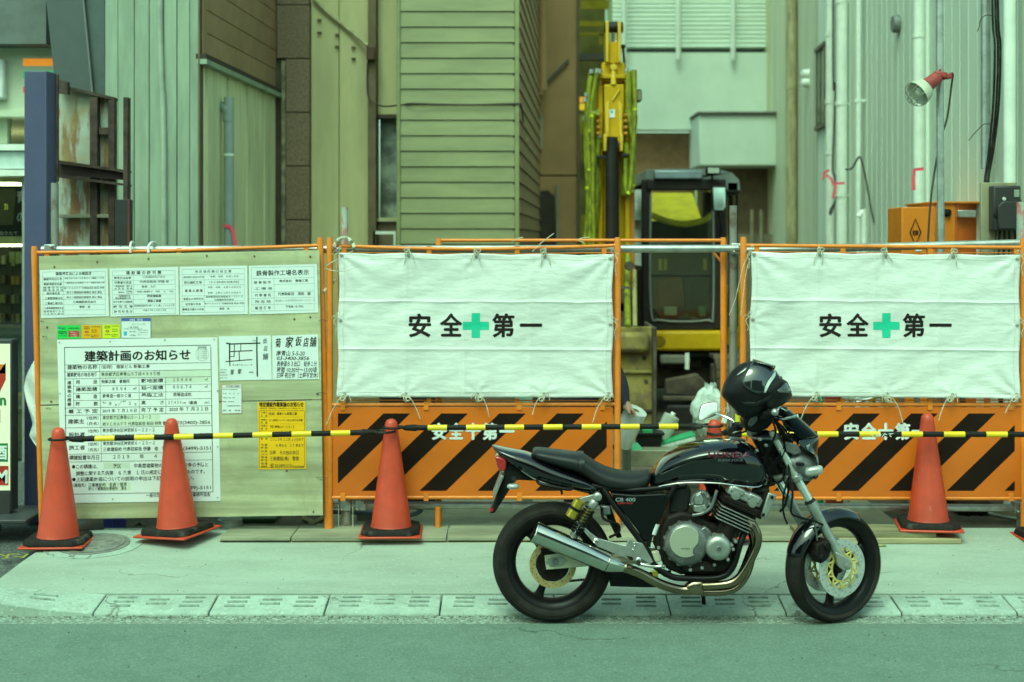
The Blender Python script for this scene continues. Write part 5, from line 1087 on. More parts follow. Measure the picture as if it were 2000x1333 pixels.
# orange cabinets
D8 = 10.6; cab_m = M('cabinet_orange', (.72,.21,.012), .45, var=.07, scale=4, spots=((.4,.15,.05), 8, .68, (1,1,.6), .5))
oc = thing('orange_cabinet', 'orange cabinet with a diamond danger mark, left of the lamp post', 'cabinet', P(1795,620,D8)); MB().bb(xa(1761,D8), xa(1826,D8), D8, D8+.4, .14, zz(405,D8)).build('body', cab_m, oc, bevel=.006)
b = MB(); b.tube([P(1788,428,D8-.004), P(1798.5,454,D8-.004), P(1788,480,D8-.004), P(1777.5,454,D8-.004)], .005, 4, closed=True); put(b, '危険', 1782, 1794, 455, 11, lambda x, y: P(x,y,D8-.004), bold=.03); b.build('danger_mark', ink, oc)['kind'] = 'stuff'
MB().bb(xa(1788,D8), xa(1800,D8), D8-.006, D8, zz(491,D8), zz(488,D8)).build('label_plate', paper_b, oc)
oc2 = thing('orange_cabinet', 'orange cabinet with a steel handle, right of the lamp post', 'cabinet', P(1870,620,D8+.1)); Dc = D8+.12
MB().bb(xa(1822,Dc), xa(1866,Dc), Dc, Dc+.7, .14, zz(396,Dc)).build('body', cab_m, oc2, bevel=.006)
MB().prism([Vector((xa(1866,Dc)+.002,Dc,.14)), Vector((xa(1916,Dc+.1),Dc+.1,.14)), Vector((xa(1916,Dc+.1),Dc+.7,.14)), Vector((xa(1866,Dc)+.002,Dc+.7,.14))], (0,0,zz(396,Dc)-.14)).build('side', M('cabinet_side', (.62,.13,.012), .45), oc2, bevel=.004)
MB().bb(xa(1820,Dc), xa(1918,Dc), Dc-.02, Dc+.72, zz(398,Dc), zz(394,Dc)).build('lid', cab_m, oc2, bevel=.004)
b = MB(); b.bb(xa(1868,Dc), xa(1904,Dc), Dc-.035, Dc+.06, zz(425,Dc), zz(411,Dc)); b.build('handle', galv, oc2, bevel=.006); MB().tube([P(1844,416,Dc-.002), P(1856,416,Dc-.03)], [.03,.026], 12).build('cable_gland', rubber, oc2, smooth=True)

# lamp pole and work lamp
D9 = 9.25
lp = thing('lamp_pole', 'tall grey scaffold pole carrying the work lamp at right', 'pole', P(1837,1000,D9)); MB().tube([P(1833,-500,D9), P(1840,1030,D9)], .0245, 14).build('tube', galv, lp, smooth=True)
wl = thing('work_lamp', 'white bowl work lamp with red holder and wire guard clamped to the pole', 'lamp', P(1835,150,D9-.05)); Dl = D9-.07
ax = (P(1782,190,Dl-.06)-P(1838,146,Dl)).normalized(); tip = P(1838,149,Dl)
def along(px, py): return P(px,py,Dl)
red = M('lamp_red', (.36,.045,.04), .5, var=.2, scale=20); bowl = M('lamp_bowl', (.62,.64,.5), .4, var=.15, scale=8, spots=((.3,.2,.1), 12, .66, (1,1,1), .6))
MB().lathe_to([(.034,0),(.042,.02),(.045,.08),(.052,.11)], along(1833,150), ax, 18).build('holder', red, wl, smooth=True)
b = MB(); b.lathe_to([(.046,0),(.056,.016),(.070,.04),(.081,.07),(.086,.10),(.088,.104),(.080,.096),(.064,.055),(.046,.016)], along(1814,166), ax, 28, cap=False); b.build('bowl', bowl, wl, smooth=True)
MB().lathe_to([(.012,0),(.024,.016),(.034,.04),(.034,.064),(.02,.088),(.0005,.094)], along(1814,166)+ax*.02, ax, 16).build('bulb', M('bulb_glass', (.7,.72,.62), .15), wl, smooth=True)
g = MB(); o_ = along(1814,166)+ax*.103; qm = ax.to_track_quat('Z','Y').to_matrix()
for k in range(8):
    a = k*math.pi/4; g.tube([o_+qm @ Vector((math.cos(a)*r, math.sin(a)*r, h)) for r, h in ((.086,0),(.076,.032),(.048,.06),(.016,.07))], .0022, 4, smooth=2)
for r, h in ((.080,.024),(.053,.056),(.016,.07)): g.tube([o_+qm @ Vector((math.cos(k*.3142)*r, math.sin(k*.3142)*r, h)) for k in range(20)], .0022, 4, closed=True)
g.build('wire_guard', M('guard_wire', (.28,.28,.22), .5, metal=.5), wl)['kind'] = 'stuff'
b = MB(); b.box(along(1836,147), (.08,.07,.04), Matrix.Rotation(R(10),3,'Y')); b.build('clamp', red, wl, bevel=.01); b = MB(); b.box(along(1850,150), (.06,.04,.035), Matrix.Rotation(R(-10),3,'Y')); b.cyl(along(1836,142), along(1836,134), .008); b.build('clamp_screw', red, wl, bevel=.008)
MB().tube([P(1852,146,Dl+.05), P(1861,145,Dl+.08), P(1858,170,D9+.05), P(1850,230,D9+.05), P(1838,270,D9+.05), P(1828,320,D9+.08), P(1818,390,D9+.05), P(1812,480,D9+.05), P(1810,520,D9+.05)], .0065, 6, smooth=6).build('cord', wire_m, wl, smooth=True)

# store sign on wheels at the left edge
D10 = 9.0
sg = thing('shop_sign', 'lit wheeled shop sign at the left edge, its lettering cut off by the frame', 'sign', P(-30,1035,D10))
fr_m = M('sign_frame', (.05,.055,.06), .5); face = M('sign_face', (.62,.68,.46), .4, emit=.22, var=.03)
MB().bb(xa(-92,D10), xa(23,D10), D10, D10+.12, zz(1000,D10), zz(664,D10)).build('frame', fr_m, sg, bevel=.006)
MB().bb(xa(-87,D10), xa(20,D10), D10-.004, D10, zz(958,D10), zz(672,D10)).build('face', face, sg)
MB().bb(xa(-86,D10), xa(20,D10), D10-.008, D10, zz(1010,D10), zz(962,D10)).build('kick_panel', M('kick_grey', (.035,.035,.035), .5), sg)
T = lambda x, y: P(x, y, D10-.0062)
so_, sr_, sgn_ = M('sign_orange', (.80,.22,.02), .4), M('sign_red', (.50,.04,.02), .4), M('sign_green', (.02,.22,.07), .4)
b = MB(); b.add([T(-70,712),T(-28,712),T(-28,730),T(-70,730)], [(0,1,2,3)]); b.add([T(-28,712),T(11,712),T(11,730),T(-28,730)], [(0,1,2,3)]); b.build('emblem_bar', so_, sg)['kind'] = 'stuff'
b = MB(); b.add([T(11,709),T(11,742),T(0,765),T(-4,790),T(-4,800),T(-32,800),T(-30,776),T(-18,748),T(-8,731),T(0,724)], [tuple(range(10))]); b.build('emblem_stroke', sr_, sg)['kind'] = 'stuff'
b = MB(); put(b, 'ELEVEn', -70, 12, 780, 30, lambda x, y: P(x,y,D10-.0075), bold=.04); b.build('lettering', sgn_, sg)['kind'] = 'stuff'
b = MB(); b.bb(xa(-60,D10), xa(1,D10), D10-.006, D10-.0045, zz(826,D10), zz(800,D10)); b.build('emblem_foot', sr_, sg)
b = MB(); b.bb(xa(-40,D10), xa(16,D10), D10-.006, D10-.0045, zz(902,D10), zz(866,D10)); b.build('green_patch', sgn_, sg)
b = MB(); b.bb(xa(-70,D10), xa(17,D10), D10-.006, D10-.0045, zz(948,D10), zz(910,D10)); b.build('red_patch', sr_, sg)
b = MB(); T2 = lambda x, y: P(x, y, D10-.0075); put(b, 'お酒', -38, 14, 884, 30, T2, bold=.03); put(b, 'ATM', -52, 15, 930, 36, T2, bold=.04); b.build('lettering', ink_white, sg)['kind'] = 'stuff'
MB().bb(xa(-100,D10), xa(72,D10), D10-.20, D10+.30, zz(1011,D10), zz(1004,D10)).build('base_plate', fr_m, sg, bevel=.006)
for x, y_ in ((10,D10-.16),(62,D10+.24),(-80,D10-.16)):
    b = MB(); c = Vector((xa(x,D10), y_, .195)); b.lathe([(.03,-.012),(.034,-.006),(.034,.006),(.03,.012)], (c.x, y_, .178-.005), 'Y', 16); b.bb(c.x-.012, c.x+.012, y_-.02, y_+.02, .19, .235); b.build('castor', rubber, sg, smooth=True)

# ---- the street's other side, seen only as reflections
og = M('opposite_grey', (.075,.05,.032), .7, var=.2); ob = M('opposite_brown', (.11,.055,.022), .7, var=.2)
for (x0, x1, h, m_, lab) in ((-17,-6.5,9,og,'grey office block across the street'),(-6,1.5,7.5,ob,'brown low block across the street'),(2.2,11,8,og,'second grey block across the street, wider and flat')):
    t = thing('opposite_building', lab, 'building', ((x0+x1)/2, -9.2, 0), 0, 'buildings across the street')
    MB().bb(x0, x1, -16, -9.2, 0, h).build('wall', m_, t)
    for r_ in range(int(h/3)):
        for q in range(int((x1-x0)/2)):
            MB().bb(x0+.4+q*2, x0+1.7+q*2, -9.2, -9.15, 1+r_*3, 2.4+r_*3).build('window', M('opposite_glass', (.03,.03,.025), .15) if 'opposite_glass' not in MATS else MATS['opposite_glass'], t)

# ================================================================ MOTORCYCLE
BDp = 7.33
def B(px, py, dy=0.0): return P(px, py, BDp+dy)       # a point of the bike seen at photo pixel (px,py), dy metres behind its middle plane
paint = M('gloss_black_paint', (.003,.003,.005), .06, var=.05, coat=.8, spec=.45, rvar=.02)
satin = M('satin_black', (.009,.008,.008), .38, spec=.2, var=.15, scale=20)
plastic = M('black_plastic', (.014,.013,.013), .55, spec=.18, var=.15, scale=20)
seat_m = M('seat_vinyl', (.014,.015,.016), .45, spec=.35, var=.1, scale=10, bump=.12, bscale=260)
chrome = M('chrome', (.72,.72,.70), .10, metal=1, var=.06, scale=9, rvar=.04)
steel = M('exhaust_steel', (.31,.24,.165), .22, metal=1, var=.18, scale=7, spots=((.22,.15,.08), 7, .6, (1,1,1), .7))
muffler_m = M('muffler_chrome', (.66,.64,.58), .13, metal=1, var=.1, scale=7, spots=((.40,.34,.22), 16, .66, (1,1,1), .5))
alu = M('cast_aluminium', (.43,.44,.41), .40, metal=.75, var=.12, scale=20, bump=.08, bscale=150)
alu_dark = M('dull_engine_alloy', (.21,.215,.21), .42, metal=.6, var=.2, scale=20, bump=.1, bscale=140)
alu_cream = M('swingarm_alloy', (.62,.60,.44), .45, metal=.05, var=.12, scale=10, spots=((.3,.26,.18), 14, .62, (1,1,1), .6))
eng_black = M('engine_black', (.016,.012,.010), .55, metal=.0, spec=.15, var=.2, scale=24, bump=.15, bscale=120)
gold = M('gold_anodised', (.62,.46,.06), .3, metal=.75, var=.1); gold_pale = M('pale_gold', (.72,.60,.20), .4, metal=.3, var=.1)
disc_m = M('brake_disc', (.74,.74,.72), .25, metal=.6, var=.08, scale=40, stretch=(1,1,1))
disc_rust = M('rusty_brake_disc', (.60,.44,.20), .35, metal=.5, var=.15, scale=30, spots=((.35,.20,.07), 12, .55, (1,1,1), .6))
tyre_m = M('tyre_rubber', (.027,.0235,.0205), .75, var=.2, scale=14, spec=.12, spots=((.06,.052,.045), 10, .6, (1,1,1), .5), bump=.08, bscale=160)
red_lens = M('red_lens', (.45,.012,.015), .12, coat=1)
hose_m = M('black_hose', (.008,.008,.008), .5, spec=.15)
clear_lens = M('clear_lens', (.46,.49,.45), .1, metal=.3, coat=1)
smoke = glass('smoked_screen', (.06,.07,.07), -.04, .04)
tank_red = M('tank_lettering', (.10,.008,.02), .25, coat=.5); tank_grey = M('tank_small_lettering', (.09,.10,.11), .3)
mo = thing('motorcycle', 'black naked motorcycle parked at the kerb with a helmet resting on its handlebar', 'motorcycle', (B(1350,1206).x, BDp, 0))

def ell(cx, zc, hw, hh, n, seg=28):      # superellipse in y-z
    out = []
    for k in range(seg):
        a = 2*math.pi*k/seg; c, s_ = math.cos(a), math.sin(a)
        out.append((math.copysign(abs(c)**(2/n), c)*hw, math.copysign(abs(s_)**(2/n), s_)*hh))
    return out
def loft(name, secs, mat, n=2.4, y0=0.0, mod=None, sub=1, parent=mo, seg=28, mir=False):
    """secs: (px, py_top, py_bottom, half width in m); a body of upright sections along the bike"""
    rs = []
    for s_ in secs:
        px, pt, pb_, hw = s_[:4]; nn = s_[4] if len(s_) > 4 else n
        top, bot = B(px, pt), B(px, pb_); zc, hh = (top.z+bot.z)/2, abs(top.z-bot.z)/2
        ring = []
        for y, z in ell(0, 0, hw, hh, nn, seg):
            p = Vector((top.x, BDp+y0+y, zc+z))
            if mod: p = mod(p, px, y/hw if hw else 0, z/hh if hh else 0)
            ring.append(p)
        rs.append(ring)
    b = MB(); b.rings(rs); return b.build(name, mat, parent, smooth=True, subsurf=sub)
def plate(name, pts, mat, dy, th, parent=mo, bevel=.004, seg=2, smooth_curve=0, lean=0):
    yl = max(y for x, y in pts); q = [B(x, y, dy+(yl-y)/F*BDp*lean) for x, y in pts]
    if smooth_curve:
        n = len(q); r_ = []
        for i in range(n):
            p0, p1, p2, p3 = q[i-1], q[i], q[(i+1) % n], q[(i+2) % n]
            for k in range(smooth_curve):
                t = k/smooth_curve; r_.append(.5*((2*p1)+(p2-p0)*t+(2*p0-5*p1+4*p2-p3)*t*t+(3*p1-p0-3*p2+p3)*t**3))
        q = r_
    return MB().prism(q, (0,th,0)).build(name, mat, parent, bevel=bevel, seg=seg)
def pt(name, pts, r, mat, parent=mo, seg=12, smooth=5):
    q = [B(*p) for p in pts]
    return MB().tube(q, r, seg, smooth=smooth if len(q) > 2 else 0).build(name, mat, parent, smooth=True)

# ---- wheels (built about their own axle: local Y is the axle)
def wheel(centre, rot, Rt, hw, rim_r, hub_r, spoke_n, a_off, rim_mat, grooves):
    wroot = sub_empty('wheel', mo, Vector(centre)-OFF[mo.name], rot)
    prof = []
    for k in range(13):                      # tyre section: tread crown, shoulders, sidewalls
        a = math.pi*(k/12)-math.pi/2
        prof.append((Rt-hw*.70*(1-math.cos(a))*1.0, math.sin(a)*hw))
    prof = [(rim_r+.006, -hw*.72), (rim_r+.022, -hw*.92)]+prof[1:-1]+[(rim_r+.022, hw*.92), (rim_r+.006, hw*.72)]
    b = MB(); b.lathe(prof, (0,0,0), 'Y', 72, cap=False); b.build('tyre', tyre_m, wroot, smooth=True)
    b = MB()                                  # tread sipes: thin dark wedges cut visually as shallow grooves
    for k in range(grooves):
        a = 2*math.pi*k/grooves
        for sgn in (-1, 1):
            pts_ = []
            for j in range(5):
                t = j/4; ang = a+sgn*.02+t*.16; yy = sgn*hw*(.12+.68*t); aa = math.asin(min(1, abs(yy)/hw)); r_ = Rt-hw*.70*(1-math.cos(aa))+.0006
                pts_.append(Vector((r_*math.cos(ang), yy, r_*math.sin(ang))))
            vs = []
            for j, p in enumerate(pts_):
                tdir = Vector((-p.z, 0, p.x)).normalized()*(.0042 if 0 < j < 4 else .001); vs += [p-tdir, p+tdir]
            b.add(vs, [(2*i,2*i+1,2*i+3,2*i+2) for i in range(4)])
    b.build('tread_grooves', M('groove_black_%d' % grooves, (.006,.006,.006), .9), wroot)['kind'] = 'stuff'
    b = MB(); r = rim_r
    b.lathe([(r-.012,-hw*.70),(r+.012,-hw*.76),(r+.014,-hw*.70),(r+.002,-hw*.62),(r-.022,-hw*.35),(r-.026,0),(r-.022,hw*.35),(r+.002,hw*.62),(r+.014,hw*.70),(r+.012,hw*.76),(r-.012,hw*.70),(r-.034,hw*.35),(r-.038,0),(r-.034,-hw*.35)], (0,0,0), 'Y', 64, cap=False)
    v = b.v; n0 = len(v); seg = 64; m_ = 14; b.f += [((m_-1)*seg+i, (m_-1)*seg+(i+1) % seg, (i+1) % seg, i) for i in range(seg)]
    b.build('rim', rim_mat, wroot, smooth=True)
    for sg_ in (-1,1):
        MB().lathe([(r+.002,sg_*hw*.66),(r+.0145,sg_*hw*.765),(r+.0165,sg_*hw*.74)], (0,0,0), 'Y', 64, cap=False).build('rim_lip_highlight', alu_dark, wroot, smooth=True); b2 = MB()  # highlight along the rim edge put in as a paler ring
        for rq in (.30,.62): b2.lathe([(r+.022+(Rt-r-.04)*rq-.0012,sg_*hw*(1.0-.02*rq)-.0),(r+.022+(Rt-r-.04)*rq,sg_*hw*(1.012-.02*rq)),(r+.022+(Rt-r-.04)*rq+.0012,sg_*hw*(1.0-.02*rq))], (0,0,0), 'Y', 64, cap=False)
        b2.build('sidewall_line', tyre_m, wroot, smooth=True)
    for k in range(spoke_n):
        a = a_off+2*math.pi*k/spoke_n; ca, sa = math.cos(a), math.sin(a); rs = []
        for t, wd, th in ((hub_r*.8,.030,.024),(hub_r+.03,.021,.018),((hub_r+r)/2,.018,.014),(r-.05,.022,.014),(r-.025,.036,.018)):
            c = Vector((ca*t, 0, sa*t)); tv = Vector((-sa,0,ca)); rs.append([c+tv*wd+Vector((0,-th*.6,0)), c+tv*wd*.5+Vector((0,-th,0)), c-tv*wd*.5+Vector((0,-th,0)), c-tv*wd+Vector((0,-th*.6,0)), c-tv*wd+Vector((0,th,0)), c+tv*wd+Vector((0,th,0))])
        MB().rings(rs).build('spoke', rim_mat, wroot, bevel=.004)
    MB().lathe([(.0,-.05),(.02,-.052),(.03,-.045),(hub_r,-.035),(hub_r,.035),(.03,.045),(.0,.05)], (0,0,0), 'Y', 28).build('hub', rim_mat, wroot, smooth=True)
    return wroot
def brake_disc(parent, y, r0, r1, mat, holes=True):
    b = MB(); seg = 72
    b.lathe([(r0,-.0022),(r1,-.0022),(r1,.0022),(r0,.0022),(r0,-.0022)], (0,y,0), 'Y', seg, cap=False); o = b.build('disc', mat, parent, smooth=True)
    h = MB()
    for k in range(36):
        a = 2*math.pi*k/36; rr = r0+(r1-r0)*(.25,.5,.75)[k % 3]; c = Vector((rr*math.cos(a), y-.0026, rr*math.sin(a))); h.lathe([(.0028,0),(.0001,.0)], c, 'Y', 8, cap=False); 
    ho = h.build('drill_holes', M('hole_black_%d' % len(MATS), (.01,.009,.008), .9), parent); ho['kind'] = 'stuff'
    return o
rc = B(1079,1097); RW = wheel(rc, (0,0,0), .308, .078, .226, .052, 3, R(248), satin, 40)
brake_disc(RW, -.072, .088, .120, disc_rust)
MB().lathe([(.0,-.078),(.05,-.078),(.086,-.074),(.086,-.068),(.0,-.068)], (0,0,0), 'Y', 30).build('disc_carrier', eng_black, RW, smooth=True)
MB().lathe([(.095,-.003),(.098,0),(.095,.003),(.07,.003),(.07,-.003)], (0,.075,0), 'Y', 44, cap=False).build('sprocket', alu_dark, RW, smooth=True)
st_a = R(-27)                                    # the steering is locked over to the far side
fcx = B(1628,1105); FW = wheel(fcx, (0,0,-st_a), .288, .058, .236, .034, 3, R(262), satin, 44)
for y in (-.066, .066): 
    brake_disc(FW, y, .105, .148, disc_m)
    b = MB(); b.lathe([(.062,-.003),(.074,-.003),(.074,.003),(.062,.003),(.062,-.003)], (0,y,0), 'Y', 40, cap=False); b.lathe([(.094,-.003),(.104,-.003),(.104,.003),(.094,.003),(.094,-.003)], (0,y,0), 'Y', 40, cap=False)
    for k in range(10):
        a = 2*math.pi*k/10; ca, sa = math.cos(a), math.sin(a)
        b.tube([Vector((ca*.066,y,sa*.066)), Vector((math.cos(a+.3)*.096,y,math.sin(a+.3)*.096))], .005, 6); b.tube([Vector((ca*.066,y,sa*.066)), Vector((math.cos(a-.3)*.096,y,math.sin(a-.3)*.096))], .005, 6)
    b.build('disc_carrier', gold_pale, FW, smooth=True)['kind'] = 'stuff'
    b = MB()
    for k in range(10):
        a = 2*math.pi*k/10+.15; b.lathe([(.0085,-.006),(.0085,.006)], (math.cos(a)*.104,y,math.sin(a)*.104), 'Y', 10)
    b.build('disc_bobbins', alu, FW, smooth=True)['kind'] = 'stuff'
MB().tube([(-.03,-.02,-.188),(-.035,-.025,-.158)], .005, 8).build('valve', rubber, FW, smooth=True)

# ---- fork, following the steering: across-bike vector turned with the wheel
ac = Vector((math.sin(-st_a)*-1, -math.cos(st_a), 0)); ac = Vector((math.sin(R(27)), -math.cos(R(27)), 0))      # towards the viewer and forward
fw_ = Vector((math.cos(R(27)), math.sin(R(27)), 0))
def Bn(px, py, dy): return B(px, py, dy)
near_axle = B(1648,1102,-.10); near_top = B(1509,846,-.085)
def lerp(a, b_, t): return a+(b_-a)*t
def legpts(a, b_): return a, b_
fa_, ta_ = near_axle, near_top
MB().tube([ta_, lerp(ta_,fa_,.56)], .0205, 16).build('fork_stanchion', M('fork_chrome', (.74,.76,.72), .22, metal=.65, var=.05), mo, smooth=True)
MB().tube([lerp(ta_,fa_,.53), lerp(ta_,fa_,.545), lerp(ta_,fa_,.585), lerp(ta_,fa_,.60), lerp(ta_,fa_,.75), lerp(ta_,fa_,.97), fa_], [.0285,.030,.030,.0265,.0245,.0235,.021], 18).build('fork_slider', alu, mo, smooth=True)
MB().tube([lerp(ta_,fa_,.53)-(fa_-ta_)*.018, lerp(ta_,fa_,.532)], [.026,.029], 16).build('dust_seal', rubber, mo, smooth=True)
b = MB(); b.prism([B(1632,1078,-.125), B(1662,1095,-.125), B(1662,1112,-.125), B(1648,1116,-.125), B(1636,1106,-.125)], (0,.05,0)); b.build('axle_clamp', alu, mo, bevel=.004); b = MB(); b.lathe([(.0,-.012),(.013,-.010),(.014,0)], B(1655,1106,-.125), 'Y', 6); b.build('axle_nut', alu, mo)
farx = -ac*.19
f2a, f2t = fa_+farx, ta_+farx
MB().tube([f2t, lerp(f2t,f2a,.56)], .0205, 14).build('fork_stanchion', chrome, mo, smooth=True); MB().tube([lerp(f2t,f2a,.53), lerp(f2t,f2a,.585), lerp(f2t,f2a,.60), f2a], [.030,.030,.0265,.022], 16).build('fork_slider', alu, mo, smooth=True)
# yokes
def yoke(name, t, th, wd, m_):
    c0, c1 = lerp(ta_,fa_,t), lerp(f2t,f2a,t); dn = (fa_-ta_).normalized(); mid = (c0+c1)/2-fw_*.035; b = MB(); rs = []
    for c, r_ in ((c0+ac*.030,.012),(c0+ac*.012,.031),(c0-ac*.02,.033),(mid,.045),(c1+ac*.02,.033),(c1-ac*.012,.031),(c1-ac*.03,.012)):
        f_ = fw_-dn*fw_.dot(dn); f_.normalize(); rs.append([c+f_*r_*a_+dn*h for a_, h in ((1,-th),(1,th),(-1,th),(-1,-th))])
    b.rings(rs); return b.build(name, m_, mo, bevel=.006)
yoke('top_yoke', .03, .009, .03, alu_dark); yoke('lower_yoke', .335, .016, .03, alu)
MB().tube([lerp(ta_,fa_,-.015), lerp(ta_,fa_,.005)], [.016,.022], 12).build('fork_cap', alu, mo, smooth=True)
MB().tube([(lerp(ta_,fa_,.02)+lerp(f2t,f2a,.02))/2-fw_*.04, (lerp(ta_,fa_,.36)+lerp(f2t,f2a,.36))/2-fw_*.04], .028, 14).build('steering_stem', eng_black, mo, smooth=True)
# front mudguard: an arc shell about the wheel, turned with it
mg = sub_empty('front_mudguard', mo, Vector(fcx)-OFF[mo.name], (0,0,R(27)))
def mgs(a0, a1, hw, rr, drop, name):
    b = MB()
    def fn(u, v):
        a = R(a0+(a1-a0)*u); t = (v-.5)*2; taper = min(1, 1.1-abs(u-.5)*1.0+.2)
        y = hw*math.sin(t*1.25)/math.sin(1.25)*taper; r_ = rr-drop*(1-math.cos(t*1.25))*1.2
        return Vector((r_*math.cos(a), y, r_*math.sin(a)))
    b.grid(fn, 36, 14); return b.build(name, paint, mg, smooth=True, solid=.004)
mgs(61, 163, .069, .3005, .055, 'shell')
# calipers behind the fork legs
cal = sub_empty('brake_caliper', mo, Vector(fcx)-OFF[mo.name]+Vector((-.03,.018,.068)), (0,0,R(27)))
b = MB(); b.prism([Vector((-.155,-.115,.075)), Vector((-.085,-.115,.095)), Vector((-.06,-.115,.05)), Vector((-.075,-.115,.0)), Vector((-.13,-.115,-.03)), Vector((-.165,-.115,.02))], (0,.075,0)); b.build('body', eng_black, cal, bevel=.010)
for x, z in ((-.095,.06),(-.12,.005)): MB().lathe([(.0,-.012),(.018,-.010),(.022,0)], (x,-.115,z), 'Y', 16).build('piston_cap', satin, cal, smooth=True)

# ---- rear end: swingarm, shocks, chain, exhaust
def beam(name, pts_top, pts_bot, dy, th, m_): return plate(name, pts_top+pts_bot[::-1], m_, dy, th)
plate('swingarm', [(1061,1086),(1098,1081),(1160,1092),(1290,1076),(1292,1098),(1230,1104),(1150,1107),(1065,1114)], alu_cream, -.125, .035, bevel=.006)
plate('swingarm', [(1066,1082),(1290,1072),(1290,1096),(1066,1108)], alu_cream, .10, .035, bevel=.006)
plate('axle_plate', [(1066,1099),(1075,1089),(1098,1088),(1108,1096),(1098,1106),(1076,1108)], alu, -.130, .006, bevel=.002); MB().lathe([(.0,-.022),(.015,-.020),(.016,0)], B(1085,1097,-.13), 'Y', 6).build('axle_nut', alu_dark, mo); plate('axle_slot', [(1070,1092),(1078,1090),(1102,1092),(1103,1101),(1078,1104),(1070,1102)], eng_black, -.1275, .004, bevel=.001)
plate('swingarm_end', [(1057,1085),(1063,1085),(1067,1115),(1061,1116)], eng_black, -.128, .04, bevel=.002)
plate('rear_caliper', [(1055,1074),(1075,1070),(1095,1078),(1090,1092),(1062,1090)], eng_black, -.115, .05, bevel=.008)
ch = MB()
pts = [B(1104+k*2.6,1136-k*.25,.10) for k in range(80)]+[B(1120+k*2.6,1060+k*.5,.10) for k in range(66)]
for i, p in enumerate(pts): ch.box(p, (.0062,.016,.0085 if i % 2 else .0115))
ch.build('chain', eng_black, mo)['kind'] = 'stuff'
for dy in (-.155, .145):
    sh = sub_empty('rear_shock', mo); OFF[sh.name] = OFF[mo.name]
    tp, bt = B(1167,970,dy), B(1120,1048,dy); d = (bt-tp); 
    MB().tube([lerp(tp,bt,.10), lerp(tp,bt,.14), lerp(tp,bt,.27), lerp(tp,bt,.29)], [.019,.025,.024,.02], 16).build('top_cap', alu, sh, smooth=True)
    MB().tube([lerp(tp,bt,.25), lerp(tp,bt,.64)], .019, 14).build('body', gold, sh, smooth=True); MB().tube([lerp(tp,bt,.6), bt], .008, 10).build('rod', chrome, sh, smooth=True)
    qd = d.normalized().to_track_quat('Z','Y').to_matrix(); L_ = d.length
    MB().tube([tp+qd @ Vector((.027*math.cos(a), .027*math.sin(a), L_*(.29+.62*k/150))) for k, a in ((k, k/150*2*math.pi*9) for k in range(151))], .0052, 6).build('spring', satin, sh, smooth=True)
    MB().tube([lerp(tp,bt,.92), lerp(tp,bt,1.0)], .022, 12).build('lower_mount', alu_dark, sh, smooth=True)
    MB().lathe([(.0,-.026),(.012,-.026),(.021,-.02),(.021,.02),(.0,.02)], tp, 'Y', 18).build('top_eye', alu, sh, smooth=True)
    r0, r1 = B(1133,977,dy-.005), B(1114,1011,dy-.005); MB().tube([r0, lerp(r0,r1,.03), lerp(r0,r1,.97), r1], [.022,.029,.029,.023], 18).build('reservoir', gold, sh, smooth=True)
    MB().tube([lerp(r0,r1,.42), lerp(r0,r1,.58)], .0294, 18, cap=False).build('reservoir_band', satin, sh, smooth=True)
    MB().prism([B(1131,974,dy), B(1160,966,dy), B(1164,975,dy), B(1140,983,dy)], (0,.02,0)).build('reservoir_arm', alu, sh, bevel=.003)
# muffler
mu = sub_empty('muffler', mo); OFF[mu.name] = OFF[mo.name]; MY = -.19
m0, m1, m2 = B(1043,1039,MY), B(1187,1100,MY+.02), B(1217,1108,MY+.03)
dm = (m1-m0).normalized()
MB().tube([m0+dm*.004, m0, m0+dm*.012, lerp(m0,m1,.5), m1-dm*.01, m1, lerp(m1,m2,.5), m2], [.046,.053,.0545,.052,.048,.046,.036,.0255], 28).build('shell', muffler_m, mu, smooth=True)
MB().lathe_to([(.047,0),(.047,.05),(.0,.05)], m0-dm*.001, dm, 24, cap=False).build('end_recess', eng_black, mu, smooth=True)
MB().lathe_to([(.0535,-.004),(.0562,0),(.0535,.004)], m0+dm*.006, dm, 28, cap=False).build('end_ring', muffler_m, mu, smooth=True); MB().lathe_to([(.0475,-.003),(.0490,0),(.0475,.003)], m1-dm*.004, dm, 28, cap=False).build('weld_ring', steel, mu, smooth=True)
pt('link_pipe', [(1212,1106,MY+.03),(1250,1120,MY+.04),(1290,1141,MY+.05),(1325,1152,MY+.06),(1345,1153,MY+.06)], [.0235,.0245,.0245,.0245,.0265], steel, smooth=6, seg=16)
MB().lathe_to([(.025,-.008),(.029,0),(.025,.008)], B(1221,1109,MY+.03), B(1250,1120)-B(1221,1109), 20, cap=False).build('clamp', steel, mo, smooth=True)
plate('collector', [(1338,1144),(1352,1137),(1376,1135),(1376,1166),(1350,1164),(1338,1160)], steel, MY+.035, .06, bevel=.020, seg=4)
pt('exhaust_header', [(1448,1017,-.11),(1462,1016,-.135),(1474,1030,-.15),(1481,1052,-.15),(1474,1078,-.14),(1452,1118,-.14),(1432,1137,-.14),(1408,1143,-.14),(1372,1145,-.14)], .0205, steel, smooth=7, seg=16)
pt('exhaust_header', [(1440,1017,-.04),(1462,1030,-.06),(1472,1060,-.07),(1468,1090,-.08),(1458,1122,-.10),(1440,1146,-.11),(1415,1156,-.12),(1372,1157,-.125)], .0205, steel, smooth=7, seg=16)
for dy in (.04,.11): pt('exhaust_header', [(1448,1017,dy),(1466,1022,dy-.02),(1474,1048,dy-.02),(1462,1088,dy-.03),(1446,1125,dy-.05),(1425,1146,dy-.07),(1376,1150,dy-.09)], .0205, steel, smooth=6, seg=12)
